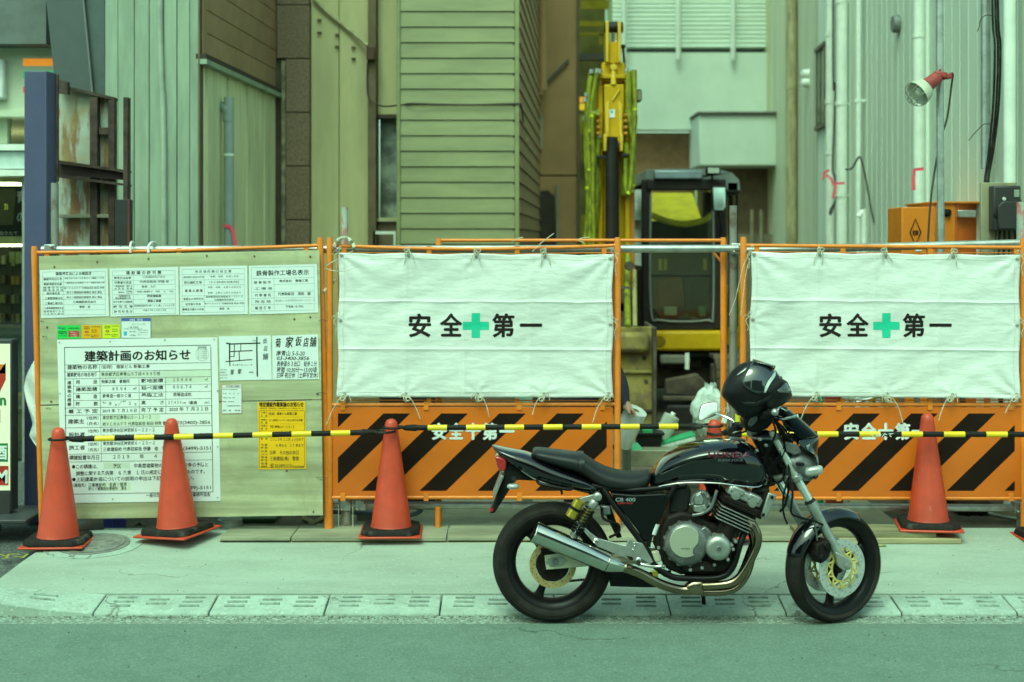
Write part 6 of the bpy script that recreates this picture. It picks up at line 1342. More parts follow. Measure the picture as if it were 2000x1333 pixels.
MB().prism([B(1446,1010,-.13), B(1455,1006,-.13), B(1459,1012,-.13), B(1452,1030,-.13), B(1445,1026,-.13)], (0,.03,0)).build('exhaust_flange', chrome, mo, bevel=.003)
pt('side_stand', [(1370,1150,.16),(1374,1168,.20),(1375,1190,.24)], [.012,.011,.013], eng_black, smooth=0); plate('stand_foot', [(1366,1186),(1378,1184),(1380,1191),(1366,1192)], eng_black, .22, .05)
plate('under_guard', [(1190,1120),(1215,1112),(1260,1132),(1290,1148),(1250,1148),(1192,1146)], satin, -.02, .10, bevel=.004)

# ---- frame
fr_r = .0165
for dy in (-.135, .125):
    pt('frame_tube', [(1178,955,dy*.75),(1215,1008,dy),(1262,1072,dy),(1276,1102,dy),(1308,1125,dy),(1340,1130,dy),(1402,1129,dy),(1430,1110,dy),(1446,1062,dy),(1470,1000,dy*.6),(1498,942,dy*.3)], fr_r, satin, smooth=6, seg=12)
    pt('frame_tube', [(1322,945,dy),(1296,990,dy),(1270,1050,dy),(1266,1068,dy)], .0125, satin, smooth=4)
    pt('frame_tube', [(1150,948,dy*.7),(1230,958,dy*.8),(1340,948,dy*.8)], .014, satin, smooth=4)
MB().tube([B(1283,1024,-.136), B(1276,1044,-.136)], .0145, 12).build('white_tag', M('white_tag', (.72,.76,.74), .4), mo, smooth=True)
# side cover, airbox
plate('side_cover', [(1192,963),(1240,967),(1303,964),(1306,972),(1290,1010),(1268,1056),(1262,1062),(1240,1030),(1205,985)], M('side_cover_paint', (.003,.003,.004), .12, spec=.2, coat=.25), -.150, .07, bevel=.026, seg=6)
plate('airbox', [(1312,958),(1345,948),(1350,960),(1346,998),(1336,1004),(1306,1004),(1308,985)], plastic, -.11, .22, bevel=.014, seg=4)
b = MB(); put(b, 'CB 400', 1202, 1241, 976, 10, lambda x, y: B(x, y, -.1508), bold=.02); b.build('lettering', ink_faint, mo)['kind'] = 'stuff'; b = MB(); put(b, 'SUPER FOUR', 1206, 1236, 983, 5, lambda x, y: B(x, y, -.1508), bold=.02); b.build('lettering', ink_red, mo)['kind'] = 'stuff'
# ---- bodywork
def tankmod(p, px, y, z):
    # knee recess low on each flank towards the rear, and a shoulder above it
    t = max(0, min(1, (px-1278)/14))*max(0, min(1, (1408-px)/16)); k = max(0, min(1, (.42-z)/.16)); k2 = max(0, min(1, (z+.80)/.15))
    f = 1-.24*t*k*k2
    return Vector((p.x, BDp+(p.y-BDp)*f, p.z))
loft('fuel_tank', [(1268,945,953,.03),(1271,928,955,.075,2.2),(1278,913,954,.10),(1288,901,951,.125),(1300,891,948,.142),(1318,880,944,.158),(1340,870,942,.168),(1362,863,942,.174),(1384,859,942,.178),(1398,858,943,.18),(1410,857,944,.182),(1430,857,946,.18),(1448,859,948,.174),(1462,864,950,.165),(1474,873,951,.15),(1484,886,949,.13),(1493,904,946,.105),(1499,920,941,.06),(1500,928,936,.02)], paint, n=2.7, mod=tankmod, sub=2, seg=36)
pt('tank_seam', [(1271,955,-.09),(1300,948,-.13),(1340,943,-.15),(1400,944,-.16),(1450,950,-.15),(1482,951,-.12),(1497,938,-.07)], .0035, chrome, smooth=5, seg=6)
loft('filler_cap', [(1425,855,860,.02),(1430,853,860,.035),(1450,856,862,.035),(1456,859,863,.02)], alu_dark, n=2.2, sub=1)
def tank_y(px, py):
    # half width of the tank flank at a height, mirrored from the section table
    secs = [(1362,863,942,.174),(1384,859,942,.178),(1410,857,944,.182),(1430,857,946,.18),(1448,859,948,.174),(1462,864,950,.165),(1474,873,951,.15)]
    for a, b_ in zip(secs[:-1], secs[1:]):
        if a[0] <= px <= b_[0]:
            t = (px-a[0])/(b_[0]-a[0]); s_ = [a[i]*(1-t)+b_[i]*t for i in range(4)]; break
    else: s_ = secs[-1] if px > 1474 else secs[0]
    z = max(-.98, min(.98, 1-2*(py-s_[1])/(s_[2]-s_[1]))); return s_[3]*(1-abs(z)**2.7)**(1/2.7)
def on_tank(px, py):
    y = -tank_y(px, py)-.002
    return B(px, py, y)
b = MB(); put(b, 'HONDA', 1383, 1466, 888, 15, on_tank, bold=.05); b.build('lettering', tank_red, mo)['kind'] = 'stuff'
b = MB(); put(b, 'SUPER FOUR', 1402, 1452, 899, 6.5, on_tank, bold=.03); b.build('lettering', tank_grey, mo)['kind'] = 'stuff'
# seat: rider's dip and raised pillion with a strap
loft('seat', [(1040,880,884,.06),(1043,876,892,.085),(1050,874.5,897,.10),(1064,876,903,.108),(1090,879,911,.115),(1118,882,919,.12),(1136,885,926,.124),(1146,890,933,.126),(1160,900,944,.13),(1178,910,953,.134),(1198,917,957,.135),(1220,921,959,.13),(1242,922,959,.118),(1258,919,956,.10),(1266,917,946,.085),(1271,922,934,.05)], seat_m, n=2.5, sub=2)
b = MB(); ps = []
for k in range(17):
    a = math.pi*(-.08+1.16*k/16); c, s_ = math.cos(a), math.sin(a); hw, top, bot = .126, B(1134,884).z+.001, B(1134,926).z
    ps.append(Vector((B(1134,884).x, BDp-c*hw*1.0 if abs(c) < 1 else 0, (top+bot)/2+(abs(s_)**(2/2.5))*(1 if s_ > 0 else -1)*(top-bot)/2)))
    ps[-1].y = BDp-math.copysign(abs(c)**(2/2.5), c)*hw
rs = [[p+Vector((dx,0,0))+(p-Vector((p.x,BDp,(top+bot)/2))).normalized()*h for dx, h in ((-.016,0),(-.014,.003),(.014,.003),(.016,0))] for p in ps]
b.rings(rs); b.build('seat_strap', seat_m, mo, smooth=True)
loft('tail_cowl', [(961,869,872,.015),(966,870,880,.06),(978,873,890,.085),(992,876,901,.098),(1010,879,917,.108),(1030,882,930,.114),(1054,892,940,.12),(1080,904,948,.124),(1110,915,954,.126),(1140,926,958,.124),(1160,936,960,.116),(1172,948,960,.09)], paint, n=2.6, sub=2)
plate('tail_light', [(966,892),(978,893),(990,899),(988,921),(976,922),(971,912)], red_lens, -.08, .16, bevel=.010, seg=3)
plate('rear_mudguard', [(988,896),(1000,906),(1022,926),(1048,940),(1010,938),(1002,946),(982,978),(966,1003),(956,1003),(962,990),(985,934)], plastic, -.05, .10, bevel=.006)
plate('number_plate', [(978,930),(984,931),(966,975),(962,972)], alu, -.11, .22, bevel=.001)
MB().tube([B(1003,935,-.16), B(1003,937,-.10)], [.012,.016], 10).build('indicator_stalk', plastic, mo, smooth=True); loft('rear_indicator', [(990,938,943,.012),(994,935,946,.026),(1008,934,946,.03),(1014,937,944,.012)], clear_lens, y0=-.15, sub=1)
MB().lathe([(.0,-.004),(.010,-.003),(.011,0)], B(959,996,-.05), 'Y', 12).build('reflector', red_lens, mo)
pt('grab_rail', [(1049,938,-.11),(1054,945,-.135),(1075,950,-.145),(1108,956,-.145),(1118,954,-.13),(1120,948,-.11)], .0085, satin, smooth=5)
pt('helmet_lock', [(1096,957,-.13),(1098,966,-.13)], .006, satin)
plate('inner_mudguard', [(1080,948),(1170,955),(1188,975),(1200,1010),(1215,1050),(1205,1052),(1180,1000),(1150,965)], satin, -.06, .12, bevel=.004)

# ---- foot rest hanger
plate('footrest_hanger', [(1125,1019),(1131,1018),(1152,1040),(1168,1052),(1222,1066),(1230,1050),(1238,1060),(1240,1058),(1255,1062),(1276,1098),(1270,1103),(1248,1090),(1240,1098),(1166,1068),(1150,1050)], alu, -.165, .014, bevel=.003)
b = MB()
for x, y, r_ in ((1164,1057,.014),(1239,1065,.007),(1236,1073,.006),(1247,1094,.014)): b.lathe([(.0,-.006),(r_*.5,-.008),(r_,-.004),(r_,0)], B(x,y,-.165), 'Y', 14)
b.build('hanger_bolts', chrome, mo, smooth=True)['kind'] = 'stuff'
plate('hanger_window', [(1223,1086),(1235,1088),(1238,1094),(1230,1094)], eng_black, -.1665, .004, bevel=0)
b = MB(); b.tube([B(1247,1099,-.165), B(1247,1101,-.25)], .012, 10); b.build('footrest', rubber, mo, smooth=True)
MB().tube([B(1247,1101,-.18), B(1262,1105,-.19), B(1280,1107,-.19), B(1294,1106,-.19)], [.010,.008,.007,.009], 10, smooth=3).build('brake_pedal', chrome, mo, smooth=True); MB().lathe([(.006,-.02),(.012,-.02),(.012,.005),(.006,.005)], B(1295,1106,-.19), 'Y', 12, cap=False).build('pedal_tip', chrome, mo, smooth=True)
plate('heel_bracket', [(1272,1115),(1284,1117),(1286,1128),(1276,1126)], gold, -.16, .012, bevel=.002)
pt('brake_hose', [(1176,992,-.12),(1178,1012,-.13),(1195,1020,-.13),(1208,1026,-.12),(1208,1040,-.12),(1190,1050,-.11)], .007, hose_m, smooth=5)
plate('brake_reservoir', [(1172,988),(1192,990),(1194,1006),(1174,1008)], alu_dark, -.12, .04, bevel=.006)

# ---- engine: cases, barrel, head, covers
en = sub_empty('engine', mo); OFF[en.name] = OFF[mo.name]
def ep(name, pts, m_, dy, th, **k): return plate(name, pts, m_, dy, th, parent=en, **k)
ep('crankcase', [(1290,1030),(1302,1008),(1330,1000),(1362,1004),(1385,1020),(1428,1036),(1440,1052),(1440,1082),(1432,1108),(1415,1122),(1330,1124),(1300,1112),(1284,1080)], eng_black, -.13, .26, bevel=.02, seg=3)
ep('sump', [(1335,1120),(1420,1118),(1405,1134),(1345,1136)], eng_black, -.09, .2, bevel=.012)
cl = B(1339,1061); 
b = MB(); b.lathe([(.0,-.055),(.085,-.053),(.102,-.044),(.110,-.030),(.112,.0)], B(1339,1061,-.13), 'Y', 48); b.build('clutch_cover', alu_dark, en, smooth=True)
rim_pts = [(1339+31*math.cos(R(a)), 1059-31*math.sin(R(a))) for a in range(40, 305, 8)]; pl_pts = rim_pts+[(1353,1083),(1354,1073),(1364,1061),(1365,1046)]
ep('clutch_plate', pl_pts, M('brushed_plate', (.50,.50,.39), .3, metal=.45, var=.06), -.1885, .006, bevel=.003)
b = MB(); put(b, 'HONDA', 1330, 1348, 1072, 4, lambda x, y: B(x, y, -.1895), bold=.02); b.build('lettering', alu_dark, en)['kind'] = 'stuff'
b = MB()
for k in range(11):
    a = R(20+k*29); c = B(1339+41*math.cos(a), 1061-41*math.sin(a), -.13); b.lathe([(.0,-.032),(.008,-.032),(.011,-.028),(.013,.0)], c, 'Y', 10)
b.build('cover_bolts', alu_dark, en, smooth=True)['kind'] = 'stuff'
b = MB(); b.lathe([(.0,-.080),(.012,-.080),(.014,-.076),(.035,-.078),(.055,-.070),(.063,-.058),(.066,-.04),(.067,.0)], B(1400,1066,-.13), 'Y', 40); b.build('generator_cover', alu, en, smooth=True)
b = MB(); b.lathe([(.0,-.084),(.005,-.084),(.006,-.0815),(.012,-.0825),(.013,-.078)], B(1400,1066,-.13), 'Y', 12); b.build('cover_cap', alu_dark, en); b = MB()
for x, y in ((1409,1043),(1425,1060),(1433,1053),(1428,1068),(1418,1088)): b.lathe([(.0,-.07),(.008,-.068),(.010,-.03),(.010,.0)], B(x,y,-.12), 'Y', 12)
b.build('cover_bolts', alu, en, smooth=True)['kind'] = 'stuff'
ep('cover_bridge', [(1358,1040),(1378,1028),(1392,1042),(1382,1062),(1376,1090),(1358,1096),(1350,1080),(1364,1064)], alu_dark, -.165, .05, bevel=.008)
ep('case_rib', [(1322,1100),(1374,1096),(1400,1106),(1396,1118),(1340,1118)], eng_black, -.15, .03, bevel=.006)
b = MB()
for x, y in ((1324,1101),(1348,1113),(1371,1109),(1395,1103),(1286,1070)): b.lathe([(.0,-.012),(.008,-.011),(.009,0)], B(x,y,-.15), 'Y', 10)
b.build('case_bolts', alu, en, smooth=True)['kind'] = 'stuff'
up = Vector((math.sin(R(24.6)), 0, math.cos(R(24.6)))); al = Vector((math.cos(R(24.6)), 0, -math.sin(R(24.6))))
bc_ = B(1412,1032)
def blk(name, u0, u1, v0, v1, y0, y1, m_, bev=.004):
    q = [bc_+al*u+up*v for u, v in ((u0,v0),(u1,v0),(u1,v1),(u0,v1))]; return MB().prism([Vector((p.x, BDp+y0, p.z)) for p in q], (0,y1-y0,0)).build(name, m_, en, bevel=bev)
blk('barrel', -.055, .055, -.03, .075, -.15, .15, eng_black, .008)
for dy in (-.155,): MB().tube([Vector(bc_+up*-.02+Vector((0,-.13,0))), Vector(bc_+up*.05+Vector((0,-.13,0)))], .036, 20).build('barrel_boss', eng_black, en, smooth=True)
blk('barrel_core', -.075, .075, .04, .135, -.155, .155, eng_black, .003)
for k in range(5): blk('cooling_fin', -.092, .092, .052+.0165*k, .0565+.0165*k, -.175, .175, alu, .001); 
blk('head', -.095, .095, .138, .180, -.172, .172, eng_black, .006)
for k in range(2): blk('head_fin', -.098, .098, .148+.014*k, .152+.014*k, -.176, .176, eng_black, .001)
blk('head_cover', -.092, .092, .184, .235, -.165, .165, alu, .012)
for u in (-.046, .046):
    b = MB(); c = bc_+al*u+up*.196; b.lathe([(.0,-.012),(.020,-.010),(.024,-.004),(.026,.004)], Vector((c.x, BDp-.165, c.z)), 'Y', 22); b.build('cam_end', alu, en, smooth=True)
    blk('cam_cap', u-.034, u+.034, .205, .24, -.174, .174, alu, .008)
# carburettor
cbq = sub_empty('carburettor', mo); OFF[cbq.name] = OFF[mo.name]
plate('body', [(1352,968),(1372,958),(1386,966),(1390,984),(1378,998),(1358,1000),(1348,986)], alu_dark, -.15, .05, parent=cbq, bevel=.008); plate('float_bowl', [(1354,988),(1378,986),(1382,998),(1370,1003),(1356,1000)], alu, -.155, .05, parent=cbq, bevel=.005)
plate('cover', [(1356,970),(1368,964),(1374,976),(1372,986),(1358,986)], alu, -.162, .02, parent=cbq, bevel=.004)
b = MB()
for x, y in ((1357,968),(1372,961),(1382,970),(1386,985),(1352,984),(1364,978),(1376,993)): b.lathe([(.0,-.010),(.007,-.009),(.008,.004)], B(x,y,-.155), 'Y', 10)
b.build('carb_screws', alu, cbq, smooth=True)['kind'] = 'stuff'
plate('inlet_rubber', [(1384,970),(1402,976),(1398,994),(1382,990)], rubber, -.14, .05, parent=cbq, bevel=.006)
pt('coolant_pipe', [(1352,1007,-.15),(1372,1003,-.15),(1388,992,-.155),(1396,972,-.155),(1400,958,-.15)], .0085, alu_dark, smooth=5)
rw_ = M('red_wire_cover', (.50,.05,.04), .5)
plate('wiring_block', [(1376,944),(1404,946),(1402,972),(1388,1006),(1376,1012),(1370,1000),(1381,985),(1384,962)], eng_black, .02, .12, bevel=.01)
for pts in ([(1425,1044),(1440,1040),(1438,1046),(1427,1048)],): plate('red_sleeve', pts, rw_, -.135, .012, bevel=.001)
# radiator
plate('radiator', [(1494,962),(1504,966),(1486,1016),(1478,1012)], eng_black, -.14, .28, bevel=.004); plate('radiator_side', [(1501,962),(1518,968),(1497,1014),(1486,1010),(1489,1000)], alu, -.155, .02, bevel=.006); 
b = MB()
for x, y in ((1508,972),(1491,1006)): b.lathe([(.0,-.004),(.008,-.003),(.009,0)], B(x,y,-.155), 'Y', 12)
b.build('radiator_bolts', eng_black, mo)['kind'] = 'stuff'
pt('radiator_hose', [(1470,960,-.06),(1490,958,-.08),(1500,962,-.08)], .016, rubber); pt('radiator_hose', [(1488,958,.06),(1478,990,.04),(1466,1020,.05)], .018, rubber)
plate('horn', [(1500,925),(1512,930),(1516,948),(1504,952),(1496,940)], eng_black, -.03, .05, bevel=.008)
plate('head_stock', [(1470,905),(1492,890),(1512,930),(1500,962),(1484,950)], satin, -.05, .10, bevel=.008)

# ---- steering head: bars, lamp, cowl, clocks, cables
hl = MB(); c = B(1562,905,-.02); 
hb = MB(); hb.lathe_to([(.0,-.10),(.05,-.095),(.078,-.06),(.088,-.01),(.090,.03)], c, fw_, 30); hb.build('headlamp_shell', alu_dark, mo, smooth=True)
MB().lathe_to([(.090,.028),(.094,.034),(.094,.048),(.086,.052)], c, fw_, 32, cap=False).build('headlamp_rim', alu_dark, mo, smooth=True); MB().lathe_to([(.086,.046),(.06,.062),(.0,.068)], c, fw_, 28, cap=False).build('headlamp_lens', clear_lens, mo, smooth=True)
plate('headlamp_ear', [(1534,862),(1560,870),(1566,884),(1552,890),(1536,882)], alu_dark, -.125, .012, bevel=.005)
# little cowl: a shell around the lamp with smoked screen
def cowlpt(u, v, top):
    a = (u-.5)*2
    return None
cw = MB()
prof_c = [(1548,860),(1578,866),(1596,857),(1596,880),(1590,910),(1588,932)]
def cshell(rows, hw):
    rs = []
    for (xf, yf, xb, yb, hw_) in rows:     # nose px,py ; trailing edge px,py ; half width
        r_ = []
        for k in range(15):
            t = (k/14-.5)*2; s_ = abs(t); x = xf+(xb-xf)*s_**2.2; y = yf+(yb-yf)*s_**2.2; r_.append(B(x, y, 0)+Vector((0, t*hw_, 0)))
        rs.append(r_)
    return rs
def build_shell(name, rows, m_):
    b = MB(); rs = cshell(rows, 0); n_ = 15
    b.add([p for r_ in rs for p in r_], [(i*n_+j, i*n_+j+1, (i+1)*n_+j+1, (i+1)*n_+j) for i in range(len(rs)-1) for j in range(n_-1)])
    return b.build(name, m_, mo, smooth=True, solid=.004, subsurf=1)
build_shell('cowl', [(1597,852,1546,852,.135),(1599,860,1552,864,.14),(1595,876,1562,872,.135),(1593,895,1580,878,.125),(1590,915,1588,893,.12),(1586,936,1586,925,.10)], paint)
build_shell('screen', [(1536,796,1526,800,.09),(1556,812,1530,815,.115),(1578,832,1538,835,.13),(1598,851,1546,852,.137)], smoke)
pt('screen_edge', [(1524,797,-.09),(1550,812,-.03),(1575,832,-.02),(1598,852,0)], .004, chrome, smooth=5, seg=6)
loft('front_indicator', [(1556,904,916,.016),(1562,900,919,.026),(1578,898,917,.027),(1588,897,914,.024),(1590,900,910,.014)], clear_lens, y0=-.20, sub=1); MB().tube([B(1568,908,-.18), B(1556,906,-.10)], .010, 10).build('indicator_stalk', plastic, mo, smooth=True)
plate('small_bracket', [(1574,872),(1582,868),(1578,880)], alu, -.13, .01, bevel=.001)
pt('cowl_stay', [(1580,915,-.09),(1592,935,-.06),(1598,926,-.02)], .005, satin)
# bars
hbn = B(1512,806,-.36); hbf = B(1418,845,.34)
bm = (lerp(ta_,fa_,-.02)+lerp(f2t,f2a,-.02))/2-fw_*.04+Vector((0,0,.055))
MB().tube([hbn, lerp(hbn,bm,.38)+Vector((0,0,.02)), lerp(hbn,bm,.72)+Vector((0,0,.01)), bm+ac*.05, bm-ac*.05, lerp(hbf,bm,.70), lerp(hbf,bm,.4), hbf], .011, 12, smooth=5).build('handlebar', satin, mo, smooth=True)
MB().tube([hbn+(hbn-bm).normalized()*.012, hbn, lerp(hbn,bm,.3)], [.0165,.0175,.0165], 14).build('grip', rubber, mo, smooth=True); MB().lathe_to([(.0,.018),(.010,.016),(.017,.008),(.018,0)], hbn+(hbn-bm).normalized()*.010, (hbn-bm), 14).build('bar_end', alu, mo, smooth=True)
MB().tube([lerp(hbf,bm,.32), hbf, hbf+(hbf-bm).normalized()*.012], [.0165,.0175,.0165], 14).build('grip', rubber, mo, smooth=True)
MB().box(lerp(hbn,bm,.40), (.05,.045,.045), Matrix.Rotation(R(30),3,'Z')).build('switch_block', plastic, mo, bevel=.010); MB().box(lerp(hbf,bm,.42), (.05,.045,.045), Matrix.Rotation(R(30),3,'Z')).build('switch_block', plastic, mo, bevel=.010)
lv0 = lerp(hbn,bm,.40)+fw_*.035
MB().tube([lv0, B(1528,818,-.30), B(1545,815,-.33), B(1558,812,-.35)], [.009,.008,.007,.009], 10, smooth=4).build('brake_lever', chrome, mo, smooth=True)
lv1 = lerp(hbf,bm,.42)+fw_*.03; MB().tube([lv1, lv1+fw_*.035-(bm-hbf).normalized()*.05, hbf+fw_*.05], [.009,.007,.008], 10, smooth=4).build('clutch_lever', chrome, mo, smooth=True)
MB().box(lerp(hbn,bm,.52)+fw_*.03+Vector((0,0,.03)), (.055,.05,.04), Matrix.Rotation(R(30),3,'Z')).build('brake_master_cylinder', plastic, mo, bevel=.008)
# bar clamps and clocks
for s_ in (.05,-.05): MB().tube([bm+ac*s_+Vector((0,0,.016)), bm+ac*s_-Vector((0,0,.07))], [.017,.015], 12).build('bar_clamp', satin, mo, smooth=True)
for k, s_ in enumerate((.062,-.062)):
    c = bm+ac*s_+fw_*.075+Vector((0,0,.045)); dcl = (-fw_+Vector((0,0,1.3))).normalized()
    MB().lathe_to([(.0,-.06),(.035,-.055),(.050,-.03),(.052,.006),(.048,.010)], c, dcl, 24, cap=False).build('clock_case', plastic, mo, smooth=True); MB().lathe_to([(.048,.006),(.0,.008)], c, dcl, 24, cap=False).build('clock_glass', M('clock_face_%d' % k, (.03,.03,.03), .05, coat=1), mo, smooth=True); MB().lathe_to([(.047,.009),(.051,.012),(.054,.006)], c, dcl, 24, cap=False).build('clock_bezel', chrome, mo, smooth=True)
plate('ignition_block', [(1460,824),(1476,812),(1482,818),(1470,836),(1460,836)], plastic, -.03, .05, bevel=.004)
# mirror on the far bar
mir = sub_empty('mirror', mo); OFF[mir.name] = OFF[mo.name]; mc_ = .36
mpts = [(1366,822),(1366,808),(1370,794),(1378,789),(1396,786),(1401,788),(1402,795),(1400,808),(1396,813),(1372,821)]
plate('shell', mpts, chrome, mc_, .03, parent=mir, bevel=.008, seg=3, smooth_curve=3, lean=.345)
gm_ = [(1384+(x-1384)*.88, 804+(y-804)*.88) for x, y in mpts]; plate('glass', gm_, M('mirror_glass', (.55,.60,.53), .04, metal=1, var=0), mc_-.003, .004, parent=mir, bevel=0, smooth_curve=3, lean=.345)
MB().tube([B(1398,808,mc_+.01), B(1412,813,.34), B(1428,820,.32), B(1434,827,.31), B(1437,842,.29)], .0062, 8, smooth=4).build('stem', chrome, mir, smooth=True)
# cables and brake hoses looping in front of the fork
for k, (pts, r_) in enumerate((([(1520,826,-.2),(1534,850,-.16),(1548,870,-.1),(1540,905,-.1),(1548,960,-.15),(1545,1000,-.15),(1560,1010,-.15),(1590,1018,-.15),(1608,1026,-.15)], .006), ([(1516,826,-.2),(1526,846,-.17),(1556,858,-.1),(1552,900,-.08),(1532,960,-.1),(1530,1000,-.1),(1538,1024,-.1)], .0055),
    ([(1436,848,.26),(1470,842,.2),(1500,850,.1),(1496,900,.05),(1488,930,.03),(1470,945,.04)], .0055), ([(1505,815,-.28),(1515,845,-.2),(1500,880,-.13),(1490,920,-.10),(1478,940,-.10)], .0055), ([(1530,828,-.15),(1550,842,-.12),(1570,858,-.06),(1560,880,-.03)], .005), ([(1502,945,-.06),(1525,940,-.08),(1532,920,-.08),(1520,895,-.08)], .006), ([(1523,1000,-.02),(1534,985,-.03),(1540,950,-.03),(1530,930,-.03)], .006), ([(1470,905,-.05),(1486,900,-.06),(1504,880,-.06),(1510,860,-.05)], .006))):
    MB().tube([B(*p) for p in pts], r_, 8, smooth=6).build('control_cable', hose_m, mo, smooth=True)
pt('caliper_pipe', [(1590,1018,-.15),(1594,1040,-.14),(1596,1056,-.13)], .005, alu_dark)
plate('clock_pod', [(1452,822),(1462,806),(1486,800),(1506,808),(1512,824),(1500,838),(1474,846),(1458,842)], plastic, -.10, .14, bevel=.016, seg=3)
plate('pod_face', [(1462,824),(1470,812),(1482,810),(1478,824),(1468,834),(1461,832)], alu_dark, -.104, .006, bevel=.002)
plate('wiring_cover', [(1478,846),(1500,840),(1518,862),(1524,900),(1512,930),(1494,922),(1482,880)], satin, -.045, .10, bevel=.012)
for k in range(9):
    x0, y0 = 1506+random.uniform(-6,8), 818+random.uniform(-6,8); x1, y1 = 1530+random.uniform(-10,14), 856+random.uniform(-12,16); x2, y2 = 1500+random.uniform(-12,30), 920+random.uniform(-20,30)
    MB().tube([B(x0,y0,-.2+.02*k), B((x0+x1)/2+5,(y0+y1)/2-4,-.17+.015*k), B(x1,y1,-.13+.012*k), B((x1+x2)/2+6,(y1+y2)/2,-.11+.01*k), B(x2,y2,-.10+.015*k)], .0038+.0006*(k % 3), 6, smooth=5).build('control_cable', hose_m, mo, smooth=True)
for x, y, r_ in ((1484,858,.011),(1496,870,.010),(1478,880,.009),(1522,878,.008),(1535,866,.008)): MB().lathe([(.0,-.016),(r_*.8,-.014),(r_,0)], B(x,y,-.10), 'Y', 12).build('clamp_bolt', alu, mo, smooth=True)
plate('warning_lamp_block', [(1488,850),(1504,842),(1512,862),(1506,880),(1494,884)], satin, -.06, .08, bevel=.006)

# ================================================================ HELMET resting on the bars
hm_ = thing('helmet', 'matt black full face helmet with raised glossy visor resting on the motorcycle handlebar', 'helmet', B(1480,820,-.18))
matt = M('matt_black_shell', (.009,.008,.009), .42, spec=.25, var=.05, scale=8); visor_m = M('dark_visor', (.012,.015,.016), .05, var=0, coat=1, spec=1.0); trim_m = M('helmet_trim', (.012,.012,.012), .5)
HY = -.18; HC = B(1474,768,HY); tilt = R(21)
def hl_(x, y, z):    # helmet space: x forward, y across, z up; metres; tipped back a little
    c, s_ = math.cos(-tilt*-1), math.sin(-tilt*-1)
    return HC+Vector((x*c+z*s_*1, y, -x*s_*-1*0+ (x*s_*1.0)*0 + z*c - x*s_*-1*(-1)*-1*0))
def hp(x, y, z):
    c, s_ = math.cos(tilt), math.sin(tilt); return HC+Vector((x*c-z*s_, y, x*s_+z*c))
outline = [(1409,772),(1411,757),(1418,740),(1430,724),(1447,711),(1466,705),(1486,706),(1503,713),(1514,722),(1521,733),(1530,741),(1538,746),(1543,757),(1547,769),(1546,776),(1537,786),(1520,796),(1500,803),(1482,811),(1466,817),(1454,819),(1445,812),(1434,800),(1420,786)]
cen = (1473,765)
def shell_ring(t, inset=0):         # t -1..1 across the width; outline shrinks towards the sides like a helmet does
    k = math.sqrt(max(0, 1-abs(t)**2.6)); r_ = []
    for x, y in OUT: r_.append(P(cen[0]+(x-cen[0])*k, cen[1]+(y-cen[1])*k, BDp+HY+t*.122))
    return r_
def dense(pts, m_):
    out = []; n_ = len(pts)
    for i in range(n_):
        p0, p1, p2, p3 = [Vector(pts[(i+j) % n_]) for j in (-1,0,1,2)]
        for k in range(m_):
            t = k/m_; out.append(tuple(.5*((2*p1)+(p2-p0)*t+(2*p0-5*p1+4*p2-p3)*t*t+(3*p1-p0-3*p2+p3)*t**3)))
    return out
OUT = dense(outline, 3)
def k_of(t): return math.sqrt(max(0, 1-abs(t)**2.6))
ts = [math.sin(a) for a in [(-1+2*i/22)*math.pi/2*.985 for i in range(23)]]
b = MB(); b.rings([shell_ring(t) for t in ts]); b.build('shell', matt, hm_, smooth=True, subsurf=1)
def side_patch(name, pts, m_, lift, th=.004, bev=.002, sc=3):
    """a panel laid on the flank of the helmet: outline in photo pixels, pushed out to the shell surface"""
    q = []
    for x, y in (dense(pts, sc) if sc > 1 else pts):
        # find t where the scaled outline passes through this point
        a = math.atan2(y-cen[1], x-cen[0]); rr = math.hypot(x-cen[0], y-cen[1]); best = min(OUT, key=lambda o: abs(math.atan2(math.sin(math.atan2(o[1]-cen[1], o[0]-cen[0])-a), math.cos(math.atan2(o[1]-cen[1], o[0]-cen[0])-a))))
        ro = math.hypot(best[0]-cen[0], best[1]-cen[1]); k = min(.995, rr/ro); t = (1-k*k)**(1/2.6); q.append((x, y, -t*.122-lift))
    n_ = len(q); cx = sum(p[0] for p in q)/n_; cy = sum(p[1] for p in q)/n_
    b = MB(); vs = []; R_ = 7
    for j in range(R_+1):
        f = j/R_
        for x, y, d in q:
            xx, yy = cx+(x-cx)*f, cy+(y-cy)*f
            a = math.atan2(yy-cen[1], xx-cen[0]); rr = math.hypot(xx-cen[0], yy-cen[1]); best = min(OUT, key=lambda o: abs(math.atan2(math.sin(math.atan2(o[1]-cen[1], o[0]-cen[0])-a), math.cos(math.atan2(o[1]-cen[1], o[0]-cen[0])-a))))
            ro = math.hypot(best[0]-cen[0], best[1]-cen[1]); k = min(.995, rr/ro); t = (1-k*k)**(1/2.6)
            vs.append(P(xx, yy, BDp+HY-t*.122-lift))
    fs = [(j*n_+i, j*n_+(i+1) % n_, (j+1)*n_+(i+1) % n_, (j+1)*n_+i) for j in range(1,R_) for i in range(n_)]+[tuple(n_+i for i in range(n_))]
    b.add(vs, fs); return b.build(name, m_, hm_, smooth=True, solid=th)
vis = [(1470,707),(1486,707),(1503,714),(1513,722),(1514,732),(1500,745),(1494,757),(1492,768),(1476,768),(1456,757),(1450,745),(1456,728)]
side_patch('visor', vis, visor_m, .006)
